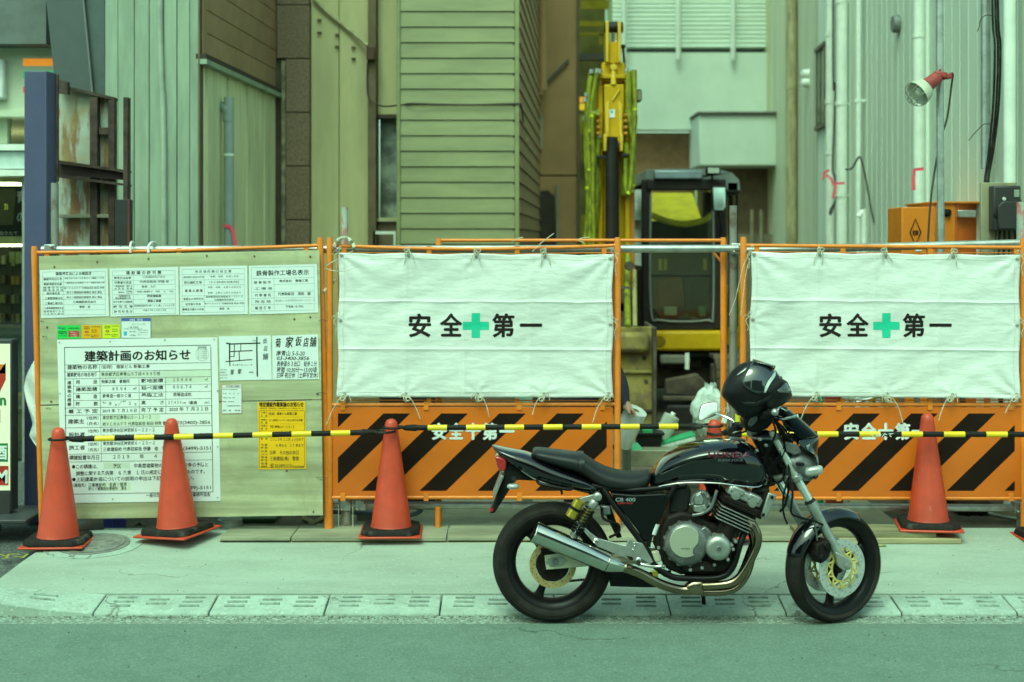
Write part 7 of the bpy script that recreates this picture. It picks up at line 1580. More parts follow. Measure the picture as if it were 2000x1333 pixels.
# the visor's brim standing proud of the brow
b = MB(); vs = []
for k in range(15):
    t = (k/14-.5)*2; y = t*.085; kk = k_of(t*.7)
    for (x, yy) in ((1470,704),(1516,717),(1515,722)): vs.append(P(cen[0]+(x-cen[0])*(.55+.45*kk), cen[1]+(yy-cen[1])*(.72+.28*kk)-2.5, BDp+HY+y))
b.add(vs, [(i*3+j, i*3+j+1, (i+1)*3+j+1, (i+1)*3+j) for i in range(14) for j in range(2)]); b.build('visor_brim', glass('visor_tint', (.30,.34,.30), .15, .03), hm_, smooth=True, solid=.002)
side_patch('visor_edge', [(1514,724),(1514,735),(1504,750),(1497,764),(1493,768),(1495,756),(1501,744),(1509,733)], M('visor_edge', (.62,.70,.66), .08, coat=1), .0085)
side_patch('eye_port', [(1515,738),(1528,743),(1531,747),(1512,760),(1500,768),(1498,764),(1506,750)], M('helmet_lining', (.010,.010,.010), .9), .0015)
side_patch('chin_vent', [(1534,748),(1540,757),(1543,765),(1530,768),(1518,765),(1526,756)], visor_m, .003)
side_patch('side_crease', [(1445,786),(1460,790),(1480,789),(1496,783),(1512,770),(1494,786),(1478,792),(1458,792)], trim_m, .002, sc=2)
side_patch('top_vent', [(1440,731),(1450,722),(1462,711),(1465,706),(1463,715),(1456,724),(1446,732)], trim_m, .003, sc=2)
side_patch('vent_line', [(1439,733),(1448,726),(1458,719),(1458,721),(1449,728),(1440,734)], alu, .004, sc=1)
b = MB(); ps = shell_ring(0)
lo_ = [P(x, y, BDp+HY+d) for x, y, d in ()]
MB().tube([P(1526,736,BDp+HY-.10), P(1524,742,BDp+HY-.105)], .006, 8).build('visor_tab', trim_m, hm_, smooth=True)

# ================================================================ EXCAVATOR
EX = 14.6
yel = M('digger_yellow', (.60,.355,.005), .5, spec=.25, var=.1, scale=5, spots=((.30,.16,.03), 7, .64, (1,1,1), .6)); yel_lt = M('digger_yellow_light', (.70,.46,.03), .4, var=.1)
dk = M('digger_black', (.020,.016,.014), .55, spec=.3, var=.2); hose_y = M('lime_hose', (.27,.29,.012), .55, var=.3, scale=9, spots=((.06,.06,.01), 9, .58, (1,1,.5), .8)); chr_ = MATS['chrome']
muddy = M('muddy_steel', (.30,.23,.06), .8, var=.3, scale=4, spots=((.16,.11,.06), 5, .5, (1,1,1), .8), bump=.3, bscale=20); muddy2 = M('dark_mud', (.10,.075,.05), .9, var=.3, scale=6, bump=.4, bscale=20)
cabglass = glass('cab_glass', (.90,.92,.80), .10, .03)
ex = thing('excavator', 'yellow excavator with raised boom and black cab standing inside the site', 'excavator', (xa(1300,EX), EX, .14))
def eb(name, x0, x1, y0, y1, D, th, m_, bev=.01, parent=ex): return MB().bb(xa(x0,D), xa(x1,D), D, D+th, zz(y1,D), zz(y0,D)).build(name, m_, parent, bevel=bev)
def epz(name, pts, D, th, m_, bev=.01, parent=ex): return MB().prism([P(x,y,D) for x, y in pts], (0,th,0)).build(name, m_, parent, bevel=bev)
def et(name, pts, r, m_, seg=10, smooth=5, parent=ex): return MB().tube([P(*p) for p in pts], r, seg, smooth=smooth if len(pts) > 2 else 0).build(name, m_, parent, smooth=True)
# cab
cab = sub_empty('cab', ex); OFF[cab.name] = OFF[ex.name]; C0 = EX
for (x0, x1, y0, y1) in ((1254,1272,350,645),(1392,1418,350,645)): eb('pillar', x0, x1, y0, y1, C0, .10, dk, .02, cab)
epz('front_frame', [(1268,645),(1395,645),(1395,612),(1380,628),(1290,628),(1268,600)], C0+.01, .08, dk, .01, cab)
eb('roof_header', 1262, 1400, 350, 372, C0-.02, .12, dk, .015, cab)
epz('roof', [(1258,358),(1262,332),(1300,330),(1400,330),(1430,338),(1444,352),(1446,372),(1418,372),(1415,352),(1258,352)], C0+.05, 1.3, M('cab_roof', (.16,.19,.18), .35, var=.1), .03, cab)
eb('visor_bar', 1278, 1372, 333, 350, C0-.08, .10, M('visor_blue_grey', (.22,.28,.32), .2), .015, cab)
eb('roof_hood', 1416, 1446, 352, 380, C0+.05, .6, dk, .03, cab); eb('rear_pillar', 1424, 1432, 380, 640, C0+.5, .08, dk, .01, cab); eb('rear_pillar', 1438, 1442, 380, 640, C0+.2, .05, dk, .01, cab)
epz('windscreen', [(1272,372),(1392,372),(1392,606),(1380,624),(1292,624),(1272,598)], C0+.03, .01, cabglass, 0, cab)
eb('glazing_bar', 1268, 1396, 536, 541, C0+.0, .05, dk, .005, cab); et('seal', [(1271,380,C0),(1271,600,C0),(1292,626,C0),(1380,626,C0),(1393,606,C0),(1393,380,C0)], .012, M('seal_grey', (.2,.21,.19), .6), parent=cab)
eb('back_panel', 1260, 1420, 432, 645, C0+1.25, .05, M('cab_back', (.055,.055,.04), .8), 0, cab); eb('back_panel', 1373, 1420, 376, 431, C0+1.25, .05, MATS['cab_back'], 0, cab)
MB().prism([Vector((xa(1262,C0+1.4),C0+1.45,zz(450,C0+1.4))), Vector((xa(1380,C0+1.4),C0+1.45,zz(450,C0+1.4))), Vector((xa(1380,C0+1.4),C0+2.6,zz(375,C0+2.4))), Vector((xa(1262,C0+1.4),C0+2.6,zz(375,C0+2.4)))], (0,.05,-.1)).build('engine_hood', M('hood_yellow', (.85,.66,.02), .4), ex, bevel=.02)
et('yellow_reflection_arc', [(1272,420,C0+.4),(1300,432,C0+.4),(1335,438,C0+.4),(1370,432,C0+.4),(1392,418,C0+.4)], .034, M('reflection_yellow', (.88,.80,.05), .4), parent=cab)  # curved yellow reflection in the windscreen, built as a tube inside the cab
seat = MB().prism([P(1284,548,C0+.7), P(1330,540,C0+.7), P(1340,600,C0+.7), P(1284,604,C0+.7)], (0,.2,0)).build('seat', M('cab_seat', (.20,.08,.02), .7), cab, bevel=.03)
et('lever', [(1336,545,C0+.35),(1338,600,C0+.35)], .012, dk, parent=cab); et('lever', [(1352,560,C0+.35),(1350,600,C0+.35)], .012, dk, parent=cab); eb('floor_papers', 1298, 1322, 600, 616, C0+.2, .1, pvc, 0, cab); eb('floor_papers', 1366, 1378, 600, 618, C0+.2, .1, M('mint_card', (.35,.6,.5), .6), 0, cab)
for x in (1290,1300,1377): eb('amber_strip', x-3, x+3, 506, 528, C0+.9, .02, M('amber_strip_%d' % x, (.6,.5,.05), .4), 0, cab)
wl2 = MB().bb(xa(1378,C0-.1), xa(1406,C0-.1), C0-.16, C0-.06, zz(342,C0-.1), zz(326,C0-.1)).build('work_light', dk, cab, bevel=.02); MB().bb(xa(1381,C0-.1), xa(1403,C0-.1), C0-.165, C0-.158, zz(339,C0-.1), zz(329,C0-.1)).build('work_light_lens', M('lamp_lens', (.45,.52,.45), .2), cab)
et('light_stalk', [(1391,342,C0-.1),(1391,352,C0-.05)], .012, dk, parent=cab)
epz('mirror', [(1391,366),(1396,363),(1416,364),(1420,370),(1419,404),(1414,414),(1394,414),(1390,406)], C0-.22, .05, dk, .015, cab); MB().prism([P(1393,367,C0-.225), P(1416,367,C0-.225), P(1417,404,C0-.245), P(1412,411,C0-.248), P(1395,411,C0-.248)], (0,.006,0)).build('mirror_glass', M('ex_mirror', (.62,.72,.64), .08, metal=1, var=0), cab)
et('mirror_arm', [(1404,414,C0-.2),(1408,440,C0-.1),(1406,460,C0)], .012, dk, parent=cab)
# upper body
eb('body_front', 1270, 1420, 647, 686, C0-.1, 1.6, yel, .03); eb('body_underside', 1262, 1424, 686, 700, C0, 1.5, dk, .02)
vt = MB(); c = P(1289,668,C0-.1); vt.lathe([(.0,-.006),(.052,-.006),(.056,0)], c, 'Y', 24); vto = vt.build('round_vent', dk, ex, smooth=True)
for k in range(4): MB().bb(c.x-.046, c.x+.046, c.y-.012, c.y-.006, c.z-.036+k*.022, c.z-.028+k*.022).build('vent_slat', yel, vto)
eb('counterweight', 1225, 1450, 560, 690, C0+1.6, .6, yel, .08); eb('engine_cover', 1180, 1262, 520, 690, C0+.6, 1.2, dk, .05)
# undercarriage
eb('turntable', 1290, 1370, 700, 720, C0+.2, 1.1, muddy2, .02); eb('axle_frame', 1262, 1400, 716, 760, C0+.3, .9, muddy2, .04)
for px0 in (1392, 1120):
    tr = sub_empty('track', ex); OFF[tr.name] = OFF[ex.name]; x0, x1 = xa(px0,C0-.3), xa(px0+74,C0-.3)
    zc, rr = .14+.33, .32; pth = []
    for k in range(13): a = math.pi/2+math.pi*k/12; pth.append((C0-.3+math.cos(a)*rr, zc+math.sin(a)*rr))
    for k in range(13): a = -math.pi/2+math.pi*k/12; pth.append((C0+1.6+math.cos(a)*rr, zc+math.sin(a)*rr))
    tot = []
    for i in range(len(pth)):
        a, b_ = pth[i], pth[(i+1) % len(pth)]; n_ = max(1, int(math.hypot(b_[0]-a[0], b_[1]-a[1])/.085))
        for k in range(n_): tot.append((a[0]+(b_[0]-a[0])*k/n_, a[1]+(b_[1]-a[1])*k/n_, math.atan2(b_[1]-a[1], b_[0]-a[0])))
    for (y, z, a) in tot:
        MB().box(((x0+x1)/2, y, max(z,.165)), (x1-x0, .078, .036), Matrix.Rotation(a, 3, 'X')).build('track_shoe', muddy2, tr)
    MB().bb(x0+.08, x1-.08, C0-.35, C0+1.6, .3, .62).build('track_frame', dk, tr, bevel=.03)
epz('dozer_arm', [(1300,742),(1362,730),(1402,770),(1398,800),(1366,776),(1300,772)], C0-.7, .1, muddy2, .02); eb('dozer_blade', 1300, 1470, 790, 868, C0-1.0, .12, dk, .03); eb('blade_edge', 1296, 1470, 776, 784, C0-1.02, .14, muddy2, .01)
eb('white_tag', 1338, 1346, 690, 722, C0-.15, .02, pvc, 0); eb('valve_block', 1290, 1348, 694, 712, C0-.1, .2, M('valve_grey', (.2,.19,.15), .7), .02); eb('step', 1392, 1424, 712, 760, C0-.35, .2, muddy2, .02)
# boom, seen from the front
BM = 13.5
eb('boom', 1176, 1222, 140, 640, BM+.10, .30, yel, .015); eb('boom_cheek', 1157, 1169, 160, 640, BM+.05, .3, yel, .01); eb('boom_cheek', 1226, 1240, 160, 640, BM+.05, .3, M('digger_orange', (.46,.17,.015), .45), .01)
eb('boom_side_plate', 1168, 1177, 168, 640, BM+.02, .2, yel, .006); eb('boom_side_plate', 1221, 1230, 168, 640, BM+.02, .2, yel, .006)
epz('boom_web', [(1180,165),(1219,165),(1219,285),(1212,290),(1186,290),(1180,285)], BM-.02, .14, yel, .01); epz('boom_rib', [(1182,205),(1190,196),(1190,290),(1182,290)], BM-.05, .05, yel_lt, .008); epz('boom_rib', [(1208,196),(1216,205),(1216,290),(1208,290)], BM-.05, .05, yel_lt, .008)
MB().tube([P(1197,196,BM-.03), P(1210,176,BM-.03)], .008, 6).build('weld_line', yel_lt, ex)
stk = eb('sticker', 1190, 1201, 214, 230, BM-.026, .004, paper, 0); eb('sticker_mark', 1193, 1197, 216, 221, BM-.029, .003, M('sticker_teal', (.05,.35,.45), .4), 0, ex)
# top link with pin
for x in (1183, 1207): eb('link_plate', x, x+6, 41, 122, BM-.05, .22, yel_lt, .008)
MB().cyl(P(1180,54,BM+.06), P(1216,54,BM+.06), .052, seg=22).build('pin_boss', dk, ex, smooth=True); MB().cyl(P(1210,54,BM+.06), P(1217,54,BM+.06), .045, seg=18).build('pin_cap', yel, ex, smooth=True)
eb('link_web', 1189, 1207, 82, 124, BM+.02, .1, yel, .006); MB().tube([P(1198,64,BM+.05), P(1198,84,BM+.05)], .018, 10).build('ram_rod', chr_, ex, smooth=True)
epz('knuckle', [(1176,122),(1220,122),(1222,150),(1214,162),(1182,162),(1174,150)], BM+.04, .25, yel, .015); MB().lathe([(.0,-.03),(.03,-.028),(.034,0),(.034,.05)], P(1198,132,BM+.0), 'Y', 16).build('knuckle_pin', yel_lt, ex, smooth=True); MB().tube([P(1198,138,BM), P(1198,166,BM-.01)], [.022,.03], 10).build('ram_eye', yel_lt, ex, smooth=True)
epz('cross_bracket', [(1158,146),(1240,146),(1240,154),(1158,154)], BM-.02, .1, yel, .008)
et('arm_lamp_stalk', [(1217,92,BM+.1),(1219,120,BM+.1),(1220,135,BM+.1)], .011, dk); eb('top_lamp', 1213, 1222, 87, 94, BM+.06, .06, dk, .01)
lm = eb('side_lamp', 1243, 1254, 174, 199, BM+.05, .12, dk, .02); eb('side_lamp_lens', 1244, 1252, 177, 196, BM+.044, .006, M('lamp_lens2', (.30,.30,.2), .2), 0)
MB().lathe([(.0,-.01),(.045,-.008),(.05,.03)], P(1147,232,BM+.1), 'Y', 18).build('mirror_disc', clear_lens, ex, smooth=True)
# main ram
MB().tube([P(1196,268,BM-.12), P(1196,286,BM-.12)], .05, 16).build('ram_eye', dk, ex, smooth=True); MB().lathe([(.0,-.06),(.06,-.06),(.06,.02)], P(1196,283,BM-.08), 'Y', 18).build('ram_head', dk, ex, smooth=True)
MB().tube([P(1196,285,BM-.12), P(1194,306,BM-.12), P(1194,640,BM-.12)], [.05,.056,.056], 18).build('ram_barrel', dk, ex, smooth=True)
for x in (1182,1214): eb('clevis_plate', x-3, x+3, 262, 296, BM-.14, .2, yel_lt, .008)
MB().tube([P(1207,310,BM-.1), P(1207,640,BM-.1)], .012, 8).build('hydraulic_pipe', dk, ex, smooth=True)
eb('pipe_clip', 1166, 1184, 304, 311, BM-.13, .05, dk, .006); eb('pipe_clip', 1214, 1230, 300, 307, BM-.13, .05, dk, .006)
# hoses: ribbed lime sleeves either side, with brighter cuffs
hs = [[(1155,142),(1150,180),(1147,230),(1146,300),(1150,380),(1148,440),(1140,490)],[(1165,142),(1160,190),(1156,240),(1157,300),(1158,360),(1156,420),(1150,490)],[(1168,225),(1158,222),(1156,240),(1158,300),(1158,400),(1160,450),(1156,500)],[(1170,268),(1168,300),(1169,350),(1166,400),(1160,450),(1150,500)],
      [(1228,140),(1226,190),(1230,230),(1236,270)],[(1238,138),(1240,190),(1240,220),(1238,270),(1234,330),(1230,370),(1226,378),(1222,368),(1222,310)],[(1223,222),(1230,218),(1236,232),(1236,300),(1234,360),(1228,376),(1224,350),(1223,280)]]
for ln in list(hs): hs.append([(x+random.uniform(-5,5), y+random.uniform(-6,10)) for x, y in ln])
for i, ptsx in enumerate(hs):
    dq = BM-.04-.05*(i % 3)+(.03 if i < 4 else 0)+(.05 if i > 6 else 0); r_ = (.030,.024,.020)[i % 3]
    b = MB().tube([P(x,y,dq) for x, y in ptsx], r_, 10, smooth=6); ho = b.build('hydraulic_hose', hose_y, ex, smooth=True)
    n_ = len(b.v)//10; rb = MB()
    for k in range(2, n_-1):
        c = sum((b.v[k*10+j] for j in range(10)), Vector())/10; c2 = sum((b.v[(k-1)*10+j] for j in range(10)), Vector())/10
        if (c-c2).length > 1e-4 and (k+i*7) % 23 == 0: rb.lathe_to([(r_,-.012),(r_+.004,-.01),(r_+.004,.01),(r_,.012)], c, c-c2, 10, cap=False)
    if rb.v: rb.build('hose_cuff', M('cuff_lime_%d' % i, (.58,.66,.02), .45), ho, smooth=True)['kind'] = 'stuff'
for x, y in ((1155,140),(1166,138),(1224,138),(1172,140),(1145,186),(1143,196),(1170,266)): MB().tube([P(x,y+4,BM-.05), P(x,y-4,BM-.05)], .022, 8).build('hose_fitting', galv, ex, smooth=True)
for x in (1165,1218):
    for y in (222,234,246,258): MB().bb(xa(x,BM-.08), xa(x+8,BM-.08), BM-.1, BM-.04, zz(y+6,BM-.08), zz(y,BM-.08)).build('hose_clamp', M('clamp_orange_%d_%d' % (x,y), (.45,.2,.02), .5), ex, bevel=.006)
# bucket hanging behind the middle fence
BK = 12.4
bk = sub_empty('bucket', ex); OFF[bk.name] = OFF[ex.name]
epz('back_plate', [(1150,640),(1278,638),(1280,660),(1280,870),(1150,872)], BK, .03, muddy, .01, bk); eb('lip', 1150, 1270, 650, 690, BK-.12, .12, muddy, .04, bk); eb('side_plate', 1276, 1283, 640, 872, BK-.15, .9, muddy2, .01, bk); eb('stiffener', 1150, 1276, 724, 730, BK-.03, .04, muddy, .006, bk); eb('stiffener', 1196, 1276, 800, 806, BK-.03, .04, muddy2, .006, bk)
for x, y in ((1258,700),(1262,745),(1258,815)): MB().lathe([(.0,-.01),(.018,-.008),(.02,0)], P(x,y,BK), 'Y', 10).build('rivet', muddy2, bk)
et('bucket_ram', [(1226,500,BM),(1225,560,BM-.3),(1226,640,BK)], .03, hose_y); et('bucket_ram_rod', [(1239,530,BM),(1240,640,BK+.1)], .022, M('rod_dull', (.35,.3,.12), .5)); eb('bucket_link', 1205, 1236, 560, 645, BM-.4, .2, muddy2, .02)
for x,y in ((1230,520),(1228,575),(1216,600)): MB().lathe([(.0,-.05),(.04,-.05),(.045,.05)], P(x,y,BM-.35), 'Y', 12).build('link_pin', muddy2, ex, smooth=True)
# a pale machine standing behind, between boom and cab
t = thing('site_pump', 'pale upright site machine glimpsed between the excavator boom and cab', 'machine', P(1244,640,16.2))
MB().tube([P(1243,360,16.2),P(1243,378,16.2),P(1243,384,16.2),P(1243,640,16.2)], [.05,.075,.09,.09], 14).build('drum', M('pump_white', (.6,.68,.64), .4), t, smooth=True); MB().bb(xa(1234,16.1), xa(1252,16.1), 16.05, 16.1, zz(560,16.1), zz(492,16.1)).build('panel', pvc, t); MB().bb(xa(1235,16.1), xa(1251,16.1), 16.0, 16.15, zz(430,16.1), zz(410,16.1)).build('collar', M('pump_mint', (.4,.62,.55), .4), t)

# ================================================================ WORKER bending behind the banner
wk = thing('person', 'person in dark navy work clothes bending behind the banner, holding a clear plastic roll', 'person', P(1190,1030,9.75))
WD = 9.75
def W(px, py, dy=0): return P(px, py, WD+dy)
J = {'pelvis':(W(1120,800),.15),'waist':(W(1132,760),.145),'chest':(W(1156,728),.16),'neck':(W(1172,706,-.02),.065),'head0':(W(1178,692,-.04),.075),'head1':(W(1183,672,-.05),.095),'head2':(W(1184,656,-.05),.06),
     'shR':(W(1196,722,-.12),.082),'elR':(W(1212,752,-.16),.062),'wrR':(W(1221,790,-.24),.034),'paR':(W(1229,800,-.27),.030),
     'shL':(W(1180,726,.14),.08),'elL':(W(1196,770,.1),.055),'wrL':(W(1216,812,-.1),.034),'paL':(W(1222,822,-.16),.03),
     'hipR':(W(1122,820,-.1),.11),'knR':(W(1160,910,-.14),.075),'anR':(W(1128,1008,-.1),.05),'toR':(W(1152,1022,-.16),.045),
     'hipL':(W(1118,820,.12),.11),'knL':(W(1140,915,.14),.075),'anL':(W(1104,1008,.16),.05),'toL':(W(1130,1022,.12),.045)}
E_ = [('pelvis','waist'),('waist','chest'),('chest','neck'),('neck','head0'),('head0','head1'),('head1','head2'),('chest','shR'),('shR','elR'),('elR','wrR'),('wrR','paR'),('chest','shL'),('shL','elL'),('elL','wrL'),('wrL','paL'),('pelvis','hipR'),('hipR','knR'),('knR','anR'),('anR','toR'),('pelvis','hipL'),('hipL','knL'),('knL','anL'),('anL','toL')]
for hnd, base, px, py, dy in (('R','paR',1229,800,-.27),('L','paL',1222,822,-.16)):
    for f in range(4):
        a, b_, c = hnd+'f%da' % f, hnd+'f%db' % f, hnd+'f%dc' % f; ln = (1,1.1,1.05,.85)[f]
        J[a] = (W(px+3.5+f*1.4, py-1+f*2.4, dy-.035), .0105); J[b_] = (W(px+3.5+f*1.4+4.5*ln, py+2.5+f*2.6, dy-.055), .0095); J[c] = (W(px+2.5+f*1.2+4.5*ln, py+7+f*2.6, dy-.06), .0085)
        E_ += [(base,a),(a,b_),(b_,c)]
    J[hnd+'t0'] = (W(px-1, py+4, dy-.04), .012); J[hnd+'t1'] = (W(px+1, py+9, dy-.06), .010); E_ += [(base,hnd+'t0'),(hnd+'t0',hnd+'t1')]
names = list(J); me = bpy.data.meshes.new('body'); off = OFF[wk.name]
me.from_pydata([J[n][0]-off for n in names], [(names.index(a), names.index(b_)) for a, b_ in E_], [])
bo = bpy.data.objects.new('body', me); COL.objects.link(bo); bo.parent = wk
sk = bo.modifiers.new('skin','SKIN'); sk.use_smooth_shade = True
for i, n in enumerate(names): me.skin_vertices[0].data[i].radius = (J[n][1], J[n][1])
me.skin_vertices[0].data[0].use_root = True
sb_ = bo.modifiers.new('sub','SUBSURF'); sb_.levels = sb_.render_levels = 2
dg = bpy.context.evaluated_depsgraph_get(); ev = bpy.data.meshes.new_from_object(bo.evaluated_get(dg)); bo.modifiers.clear(); bo.data = ev
navy = M('navy_workwear', (.022,.022,.040), .8, var=.15, bump=.2, bscale=40); skin = M('skin', (.52,.30,.20), .5, var=.05); hair = M('hair', (.012,.010,.009), .6); shoe = M('work_boot', (.03,.025,.02), .7)
ev.materials.clear()
for m_ in (navy, skin, hair, shoe): ev.materials.append(m_)
hw_ = [(J['paR'][0]-off+Vector((.02,-.02,-.01)), .07), (J['paL'][0]-off, .06)]; hd = J['head1'][0]-off; hd2 = J['head2'][0]-off
for p in ev.polygons:
    c = p.center; p.use_smooth = True; p.material_index = 0
    if any((c-h).length < r_ for h, r_ in hw_): p.material_index = 1
    if (c-hd).length < .13 and c.z > (J['neck'][0]-off).z-.0: p.material_index = 2 if (c.x < hd.x+.03 or c.z > hd.z+.03) else 1
    if c.z < .13: p.material_index = 3
for dx, nm in ((.07,'nose'),): MB().lathe([(.0,-.03),(.014,-.015),(.016,.0)], J['head1'][0]+Vector((.088,0,-.01)), 'X', 8).build(nm, skin, wk, smooth=True)
# clear plastic roll in the hand
film = M('clear_film', (.74,.82,.78), .14, var=.10, scale=9, stretch=(3,3,.3), alpha=.96, bump=.3, bscale=14)
r0, r1 = W(1243,802,-.21), W(1214,862,-.13)
rl_ = thing('plastic_roll', 'tilted roll of clear plastic film held by the bending worker', 'roll', r1); d = (r1-r0).normalized()
MB().lathe_to([(.022,.002),(.075,0),(.077,.01),(.077,.26),(.075,.27),(.022,.268)], r0+d*.0, d, 28, cap=False).build('film', film, rl_, smooth=True); MB().lathe_to([(.022,0),(.022,.27)], r0, d, 16, cap=False).build('core', M('card_core', (.5,.45,.32), .8), rl_, smooth=True)

# ================================================================ THINGS LYING INSIDE THE SITE GATE
bt = thing('water_bottle', 'crumpled clear plastic bottle leaning out of the black bucket', 'bottle', P(1300,880,10.3)); q0, q1 = P(1290,858,10.3), P(1316,806,10.3); d = (q1-q0).normalized()
MB().lathe_to([(.0,0),(.062,.004),(.066,.03),(.060,.06),(.066,.09),(.059,.12),(.064,.15),(.060,.19),(.0,.20)], q0, d, 9).build('bottle_body', M('clear_bottle', (.62,.66,.56), .15, alpha=.6, var=.05), bt, bevel=.006); MB().lathe_to([(.018,.195),(.018,.215),(.0,.216)], q0, d, 12).build('cap', pvc, bt, smooth=True)
pb_ = thing('black_pail', 'black square plastic bucket on the tread plate step', 'bucket', P(1265,878,10.2)); ca, cb_ = P(1240,846,10.2), P(1292,876,10.2)
b = MB(); b.rings([[Vector((ca.x,10.1,ca.z)),Vector((cb_.x,10.1,ca.z)),Vector((cb_.x,10.32,ca.z)),Vector((ca.x,10.32,ca.z))],[Vector((ca.x+.02,10.12,cb_.z)),Vector((cb_.x-.02,10.12,cb_.z)),Vector((cb_.x-.02,10.3,cb_.z)),Vector((ca.x+.02,10.3,cb_.z))]]); b.build('body', plastic, pb_, bevel=.008); MB().bb(ca.x-.012, cb_.x+.012, 10.09, 10.33, ca.z-.004, ca.z+.012).build('rim', plastic, pb_, bevel=.004); MB().bb(ca.x+.05, ca.x+.12, 10.12, 10.2, ca.z+.012, ca.z+.03).build('green_cloth', M('green_cloth', (.03,.35,.12), .8), pb_)
tp_ = M('tread_plate', (.42,.42,.30), .5, metal=.4, var=.15, scale=8, bump=.3, bscale=30)
stp = thing('tread_plate_step', 'tread plate metal step box with green edges behind the motorcycle seat', 'step', P(1290,945,9.95)); s0, s1 = P(1232,880,9.95), P(1400,912,9.95)
fp = MB().bb(s0.x, s1.x, 9.95, 9.96, s1.z, s0.z).build('front_plate', tp_, stp, bevel=.003); MB().bb(s0.x-.0, s1.x, 9.962, 10.45, s0.z-.008, s0.z).build('top_plate', tp_, stp)
b = MB()
for i in range(26):
    for j in range(5):
        c = Vector((s0.x+.03+i*.023, 9.948, s1.z+.015+j*.022)); b.box(c, (.018,.007,.006), Matrix.Rotation(R(45 if (i+j) % 2 else -45), 3, 'Y'))
b.build('tread_pattern', tp_, fp)['kind'] = 'stuff'
for x in (1225, 1330): MB().bb(xa(x,9.95), xa(x+7,9.95), 9.94, 10.4, .14, s0.z).build('leg', M('step_leg_%d' % x, (.16,.17,.12), .7), stp)
MB().bb(xa(1230,9.96), xa(1400,9.96), 9.955, 9.99, zz(945,9.96), zz(925,9.96)).build('lower_plate', tp_, stp); MB().prism([P(1226,866,10.0), P(1246,866,10.0), P(1258,880,9.96), P(1236,880,9.96)], (0,.03,0)).build('green_edge', M('green_edge', (.03,.42,.18), .5), stp)
yt = thing('yellow_level', 'small yellow tool under the tread plate step, left of the tank', 'tool', P(1268,945,9.85)); b = MB(); b.bb(xa(1258,9.85), xa(1262,9.85), 9.85, 9.88, zz(948,9.85), zz(924,9.85)); b.bb(xa(1262,9.85), xa(1285,9.85), 9.85, 9.88, zz(934,9.85), zz(927,9.85)); b.build('body', M('tool_yellow', (.75,.55,.01), .4), yt, bevel=.004); MB().lathe([(.0,-.005),(.014,-.004),(.015,0)], P(1273,930,9.845), 'Y', 10).build('vial', clear_lens, yt)
gp = thing('wrapped_pack', 'white wrapped pack with green print lying behind the tank', 'pack', P(1325,870,10.15)); MB().prism([P(1288,870,10.15), P(1358,851,10.15), P(1360,862,10.15), P(1292,880,10.15)], (0,.2,0)).build('body', M('pack_white', (.66,.76,.70), .4, spots=((.04,.40,.20), 22, .56, (1,1,1), .8)), gp, bevel=.012)
b = MB(); b.prism([P(1287,868,10.148), P(1358,849,10.148), P(1358,852,10.148), P(1287,871,10.148)], (0,.2,0)); b.build('green_band', MATS['green_edge'], gp)
bg_ = thing('plastic_bag', 'white translucent plastic bag heaped beside the orange gate post', 'bag', P(1390,860,10.2)); b = MB()
def bagfn(u, v):
    a = u*2*math.pi; r_ = (.05+.115*math.sin(math.pi*min(1, v*1.05+.06))**.7)*(1+.16*noise.noise(Vector((math.cos(a)*2.2, math.sin(a)*2.2, v*5)))+.10*math.sin(a*3+v*7)); c = P(1388,850,10.2)
    return c+Vector((r_*math.cos(a)*.85, r_*math.sin(a)*.7, v*.37+.03*noise.noise(Vector((a*2,v*6,1)))))
b.grid(bagfn, 28, 22); b.build('bag', M('bag_film', (.62,.72,.66), .25, var=.08, alpha=.9, bump=.9, bscale=15, dist=.012), bg_, smooth=True)
lk = thing('tag_clip', 'white luggage tag hanging from the orange gate post behind the handlebar', 'tag', P(1418,822,FD+.12)); MB().prism([P(1412,812,FD+.12), P(1421,814,FD+.12), P(1418,828,FD+.12), P(1409,825,FD+.12)], (0,.003,0)).build('tag', paper, lk); MB().tube([P(1416,813,FD+.12), P(1421,800,FD+.12), P(1416,798,FD+.12), P(1414,806,FD+.12)], .003, 6, smooth=3).build('loop', rope, lk, smooth=True)
lc = thing('lime_card', 'lime yellow card fixed to the foot of the right fence post', 'card', P(1443,835,FD)); MB().prism([P(1436,808,FD+.03), P(1448,816,FD+.03), P(1448,842,FD+.03), P(1436,842,FD+.03)], (0,.003,0)).build('card', sticker_y, lc)
# clutter showing in the slot between the right banner and its striped panel
CL = 9.5
for (nm, lab, cat, x0, x1, y0, y1, m_, D) in (
  ('red_drum', 'red plastic drum top showing in the slot above the right striped panel', 'drum', 1612, 1648, 774, 1000, M('drum_red', (.42,.05,.03), .5), 9.6),
  ('green_drum', 'small green drum beside the red one above the right striped panel', 'drum', 1596, 1608, 772, 1000, M('drum_green', (.02,.3,.16), .5), 9.8),
  ('orange_drum', 'orange drum glimpsed near the right end of the slot', 'drum', 1922, 1934, 776, 1000, M('drum_orange', (.6,.12,.03), .5), 9.8)):
    t = thing(nm, lab, cat, P((x0+x1)/2,1000,D)); c = P((x0+x1)/2, y0, D); rr = (x1-x0)/2/F*D; MB().lathe([(.0,0),(rr*.92,0),(rr,-.015),(rr,-.06),(rr*.97,-.07),(rr*.97,-(c.z-.14))], c, 'Z', 20, cap=False).build('body', m_, t, smooth=True); MB().lathe([(rr*.8,.0),(rr*1.02,.004),(rr*1.02,-.012)], c, 'Z', 20, cap=False).build('rim', m_, t, smooth=True)
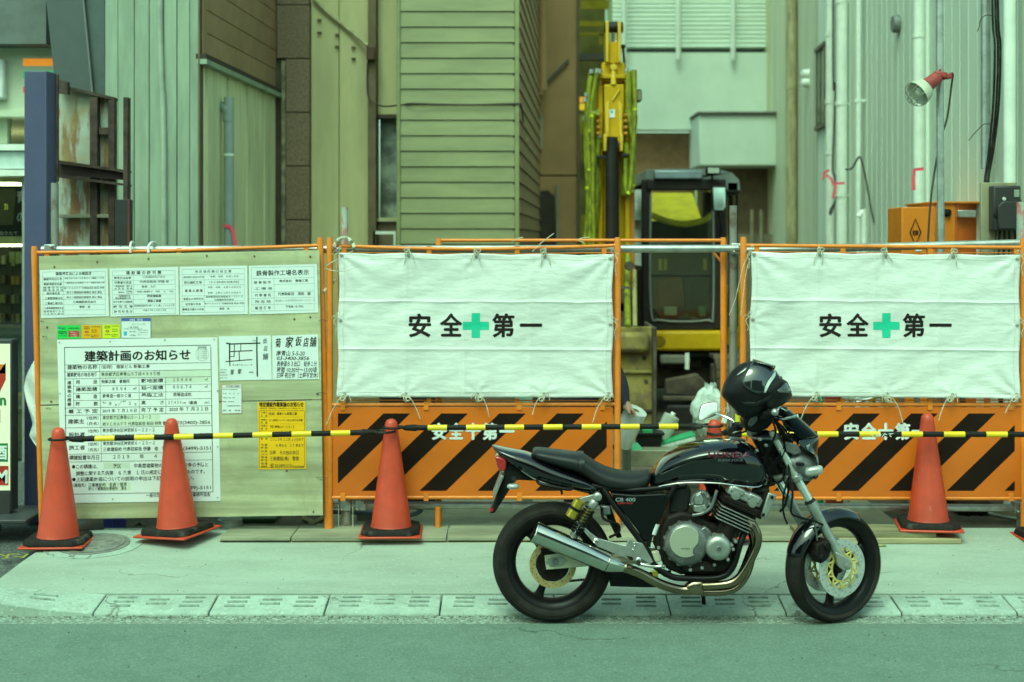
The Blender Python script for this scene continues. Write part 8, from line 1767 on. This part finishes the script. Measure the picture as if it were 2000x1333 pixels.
for k, (x0, y0, x1, y1, m_, lab) in enumerate(((1650,774,1652,800,pvc,'white pipe standing upright just right of the red drum'),(1672,786,1700,776,galv,'grey pipe end lying just right of the white upright pipe'),(1720,778,1745,792,pvc,'pale pipe end lying beside the yellow hose coil'),(1760,776,1764,800,rusty_pipe,'first rusty upright pipe right of the yellow hose coil'),(1790,774,1794,800,galv,'grey upright pipe between the rusty ones'),(1820,776,1824,800,rusty_pipe,'second rusty upright pipe'),(1850,774,1856,800,wood,'timber end standing behind the slot'),(1880,776,1882,800,rubber,'black rod standing behind the slot'),(1955,776,1960,800,rubber,'black pipe near the right end of the slot'))):
    tag(MB().tube([P(x0,y0,CL+.05*k), P(x1,y1,CL+.05*k), P(x1+2,min(y1+220,1020),CL+.05*k+.05)] if y1 == 800 else [P(x0,y0,CL+.05*k), P(x1,y1,CL+.05*k), P(x1+60,y1+150,CL+.3)], .022, 8).build('site_pipe', m_, None, smooth=True), lab+' above the striped panel' if 'above' not in lab else lab, 'pipe', 'pipe ends behind the right banner')
cy = thing('yellow_hose', 'coil of yellow hose showing in the slot above the right striped panel', 'hose', P(1718,800,9.45)); b = MB()
for k in range(4): b.tube([P(1715+14*math.cos(a), 792-17*math.sin(a), 9.45+.025*k) for a in [j*.4189 for j in range(15)]], .011, 8, closed=True)
b.build('coil', M('hose_yellow', (.5,.46,.03), .5), cy, smooth=True)
for (x0,x1,y0,y1,m_,lab,D) in ((660,700,775,900,tan_wall,'tan board stacked behind the left end of the middle banner',9.5),(700,740,776,900,wood,'timber board stacked right of the tan one',9.55),(742,850,776,900,MATS['black_steel'],'black sheet leaning behind the middle banner',9.6),(1010,1040,776,900,MATS['mint_card'],'mint sheet behind the right half of the middle banner',9.6)):
    tag(MB().bb(xa(x0,D), xa(x1,D), D, D+.03, .14, zz(y0,D)).build('site_board', m_, None, bevel=.004), lab, 'board', 'boards leaning behind the middle banner')
# dark junk below the right fence
dj = thing('black_crate', 'black plastic crate under the right fence behind the cone', 'crate', P(1900,1035,9.4)); MB().bb(xa(1872,9.4), xa(1945,9.4), 9.4, 9.7, .14, zz(985,9.4)).build('body', plastic, dj, bevel=.01)
for x in (1890,1915): MB().bb(xa(x,9.4), xa(x+3,9.4), 9.38, 9.4, .14, zz(990,9.4)).build('rib', plastic, dj)
tag(MB().prism([P(1888,1018,9.3), P(1902,1024,9.3), P(1908,1036,9.3), P(1894,1034,9.3)], (0,.04,0)).build('white_scrap', pvc, None, bevel=.004), 'white scrap lying in front of the black crate under the right fence', 'scrap')
tag(MB().tube([P(1930,1002,9.2), P(1960,1010,9.2), P(2010,1016,9.25)], .012, 8, smooth=3).build('conduit_offcut', galv, None, smooth=True), 'grey conduit offcut under the right end of the fence', 'pipe')
bpy.data.objects.remove(fo)
for o in list(bpy.data.objects):
    if o.type == 'EMPTY' and not o.children and o is not fo: print('EMPTY without children', o.name)
